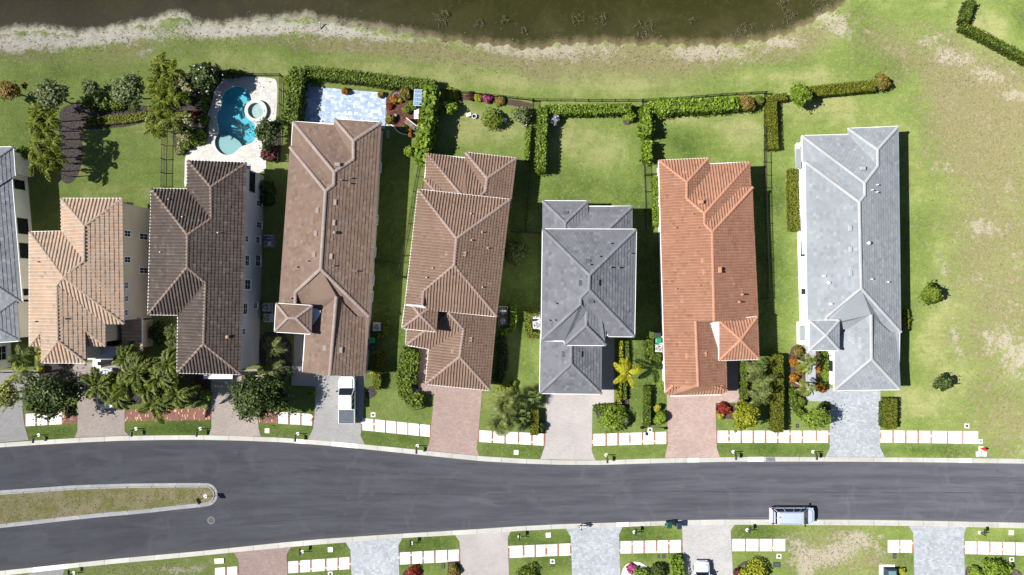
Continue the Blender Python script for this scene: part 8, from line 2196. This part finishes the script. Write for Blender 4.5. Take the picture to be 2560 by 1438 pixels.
# ------------------------------------------------------------------ a person walking on the kerb
def person():
    p = at(1450, 1312)
    skin = plain('skin', (0.36, 0.22, 0.16, 1), rough=.6); shirt = plain('white_shirt', (0.7, 0.7, 0.7, 1)); shorts = plain('dark_shorts', (0.03, 0.035, 0.05, 1)); hair = plain('dark_hair', (0.02, 0.014, 0.01, 1)); shoe = plain('dark_shoe', (0.03, 0.03, 0.03, 1))
    J = {'pel': (0, 0, .95), 'wai': (0, 0, 1.1), 'che': (.03, 0, 1.35), 'nec': (.04, 0, 1.5), 'hea': (.07, 0, 1.62), 'top': (.07, 0, 1.74),
         'hl': (0, .10, .92), 'kl': (.2, .11, .52), 'al': (.16, .11, .1), 'tl': (.36, .12, .05), 'hr': (0, -.10, .92), 'kr': (-.02, -.11, .5), 'ar': (-.3, -.11, .14), 'tr': (-.16, -.12, .05),
         'sl': (.03, .19, 1.43), 'el': (-.12, .25, 1.17), 'wl': (.02, .27, .97), 'dl': (.08, .27, .89), 'sr': (.03, -.19, 1.43), 'er': (.12, -.26, 1.18), 'wr': (.33, -.24, 1.1), 'dr': (.41, -.23, 1.09)}
    Rr = {'pel': .15, 'wai': .135, 'che': .16, 'nec': .065, 'hea': .095, 'top': .06, 'hl': .095, 'kl': .06, 'al': .042, 'tl': .04, 'hr': .095, 'kr': .06, 'ar': .042, 'tr': .04, 'sl': .065, 'el': .045, 'wl': .03, 'dl': .035, 'sr': .065, 'er': .045, 'wr': .03, 'dr': .035}
    ks = list(J); E = [('pel', 'wai'), ('wai', 'che'), ('che', 'nec'), ('nec', 'hea'), ('hea', 'top'), ('pel', 'hl'), ('hl', 'kl'), ('kl', 'al'), ('al', 'tl'), ('pel', 'hr'), ('hr', 'kr'), ('kr', 'ar'), ('ar', 'tr'), ('che', 'sl'), ('sl', 'el'), ('el', 'wl'), ('wl', 'dl'), ('che', 'sr'), ('sr', 'er'), ('er', 'wr'), ('wr', 'dr')]
    me = bpy.data.meshes.new('body'); me.from_pydata([J[k] for k in ks], [(ks.index(a), ks.index(b)) for a, b in E], [])
    o = bpy.data.objects.new('person', me); COL.objects.link(o)
    md = o.modifiers.new('skin', 'SKIN'); o.modifiers.new('sub', 'SUBSURF').levels = 1
    for i, k in enumerate(ks):
        v = me.skin_vertices[0].data[i]; v.radius = (Rr[k], Rr[k]); v.use_root = k == 'pel'
    dg = bpy.context.evaluated_depsgraph_get(); dg.update()
    ev = o.evaluated_get(dg); m2 = bpy.data.meshes.new_from_object(ev)
    o.modifiers.clear(); o.data = m2
    for mm in (skin, shirt, shorts, hair, shoe): m2.materials.append(mm)
    for f in m2.polygons:
        c = f.center; f.use_smooth = True
        arm = abs(c.y) > .21 and c.z < 1.3
        f.material_index = 3 if c.z > 1.66 or (c.z > 1.56 and c.x < .03) else 0 if c.z > 1.5 or (arm and c.z < 1.28) else 1 if c.z > .98 else 2 if c.z > .5 else 4 if c.z < .1 else 0
    o.location = (p.x, p.y, .05); o.rotation_euler = (0, 0, math.radians(185))
    tag(o, 'person in a white shirt and dark shorts walking along the kerb', 'person')


person()

# ------------------------------------------------------------------ lake edge: branches and weeds
def driftwood(label, px, r, n=26, seed=0):
    p = at(*px); rr = np.random.default_rng(seed); e = empty('dead_branches', (p.x, p.y, WATER_Z)); tag(e, label, 'branches', 'dead branches at the water edge')
    m = MB(); R = r / K
    for i in range(n):
        a = rr.uniform(0, 6.28); q = R * math.sqrt(rr.random()) * .8; c = Vector((q * math.cos(a), q * math.sin(a), rr.uniform(-.16, .04)))
        b = rr.uniform(0, 6.28); l = R * rr.uniform(.25, .7); d = Vector((math.cos(b), math.sin(b), rr.uniform(-.1, .15)))
        mid = c + d * l * .5 + Vector((rr.normal(0, .08), rr.normal(0, .08), .03))
        m.tube([c, mid, c + d * l], [.03, .022, .008], 4)
        if i % 2: m.tube([mid, mid + Vector((d.y, -d.x, .1)) * l * .4], [.016, .006], 4)
    m.build('branch', plain('grey_driftwood', (0.15, 0.13, 0.085, 1), (0.075, 0.065, 0.04, 1), 5.0), e)


for i, (x, y, r, lab) in enumerate(((1105, 42, 22, 'dead branches in the water right of centre, leftmost clump'), (1197, 58, 16, 'dead branches above the pale bank sand'), (1260, 46, 12, 'small dead branches further out in the water'), (1312, 75, 14, 'dead branches close to the bank above the charcoal house'), (1384, 88, 16, 'dead branches in the bay above the charcoal house'),
                                     (1445, 47, 18, 'straw coloured branches far out in the water'), (1505, 50, 18, 'straw coloured branches right of the far ones'), (1613, 74, 30, 'largest tangle of dead branches in the lake'), (1730, 48, 10, 'small branch tuft in open water'), (1865, 75, 26, 'wide dead branches above the orange house'), (1930, 70, 18, 'dead branches where the bank starts to turn'), (1975, 42, 22, 'dead branches along the turning bank'), (2050, 12, 26, 'dead branches at the top edge by the sandy bank'),
                                     (780, 48, 14, 'dark twigs at the left bank end'), (850, 56, 18, 'dark twigs along the bank above the bungalow'), (905, 62, 18, 'dark twigs along the bank right of the post'), (1960, 8, 16, 'branches cut by the top picture edge'))):
    driftwood(lab, (x, y), r, 18 if r < 20 else 34, i)


def tufts(name, label, n, region, mats, hgt, seed):
    """scattered grass tufts: three blades each"""
    r = np.random.default_rng(seed)
    P = region(n, r); n = len(P)
    V, F, T = [], [], []
    for k in range(4):
        a = r.uniform(0, 6.28, n); l = hgt * r.uniform(.5, 1.4, n); w = .03 + .02 * r.random(n)
        d = np.stack([np.cos(a), np.sin(a), 0 * a], 1); s = np.stack([-np.sin(a), np.cos(a), 0 * a], 1)
        b = P + r.normal(0, .04, (n, 3)) * [1, 1, 0]
        tip = b + d * l[:, None] * .9 + np.stack([0 * l, 0 * l, l * .7], 1)
        v = np.stack([b - s * w[:, None], b + s * w[:, None], tip], 1).reshape(-1, 3)
        V.append(v); F.append(np.arange(n * 3).reshape(-1, 3) + k * n * 3); T.append(r.random(n))
    o = link(name, np_mesh(name, np.concatenate(V), np.concatenate(F), np.concatenate(T)), None, mats); tag(o, label, 'grass', kind='stuff')


straw = leafy('straw_blades', (0.09, 0.085, 0.03, 1), (0.20, 0.18, 0.085, 1), (0.36, 0.32, 0.20, 1), .3)
green_blade = leafy('lawn_blades', (0.035, 0.055, 0.008, 1), (0.10, 0.13, 0.03, 1), (0.24, 0.26, 0.09, 1), .25)


def ground_z(px, py):
    return np.interp((shore(px) - py) / K, [-4, -1.2, -0.25, 0, 2.0], [0, -0.03, -0.2, WATER_Z - .02, -0.48])


def bank_region(n, r):
    px = r.uniform(-40, 2180, n); off = r.normal(28, 26, n); py = shore(px) + off
    ok = (py > -20) & (py < 205); px, py = px[ok], py[ok]
    return np.stack([(px - 1280) / K, (719 - py) / K, ground_z(px, py)], 1)


def lot_region(n, r):
    px = np.concatenate([r.uniform(2290, 2590, n), r.uniform(1965, 2225, n // 4), r.uniform(180, 540, n // 6), r.uniform(2140, 2560, n // 3)])
    py = np.concatenate([r.uniform(60, 1136, n), r.uniform(1316, 1440, n // 4), r.uniform(1404, 1440, n // 6), r.uniform(0, 220, n // 3)])
    keep = (py > bot_back(px) + 3) | (py < top_back(px) - 6)
    keep &= ~((py < 180) & (px > 2380) & ((px - 2390) * .57 + 70 > py))
    keep &= ~((py > 1060) & (py < 1145) & (px < 2475)) & ~((px > 2205) & (py > 1340))
    f = np.clip(blob_field(px, py, ground_blobs['dry']) * 1.1 + blob_field(px, py, ground_blobs['sand']) * .5 - .15, 0, 1)
    keep &= r.random(len(px)) < f
    px, py = px[keep], py[keep]
    return np.stack([(px - 1280) / K, (719 - py) / K, np.zeros(len(px))], 1)


def island_region(n, r):
    px = r.uniform(-60, 520, n); lo = np.interp(px, [-60, 0, 250, 520], [1250, 1242, 1226, 1222]); hi = np.interp(px, [-60, 0, 250, 520], [1312, 1306, 1280, 1252])
    py = lo + (hi - lo) * r.random(n)
    return np.stack([(px - 1280) / K, (719 - py) / K, np.full(n, .11)], 1)


tufts('bank_grass', 'rough straw coloured grass along the lake bank', 1500, bank_region, straw, .12, 1)
tufts('lot_weeds', 'dry weeds scattered over the vacant lots', 3500, lot_region, straw, .07, 2)
tufts('island_grass', 'dry grass tufts on the traffic island', 700, island_region, straw, .08, 3)
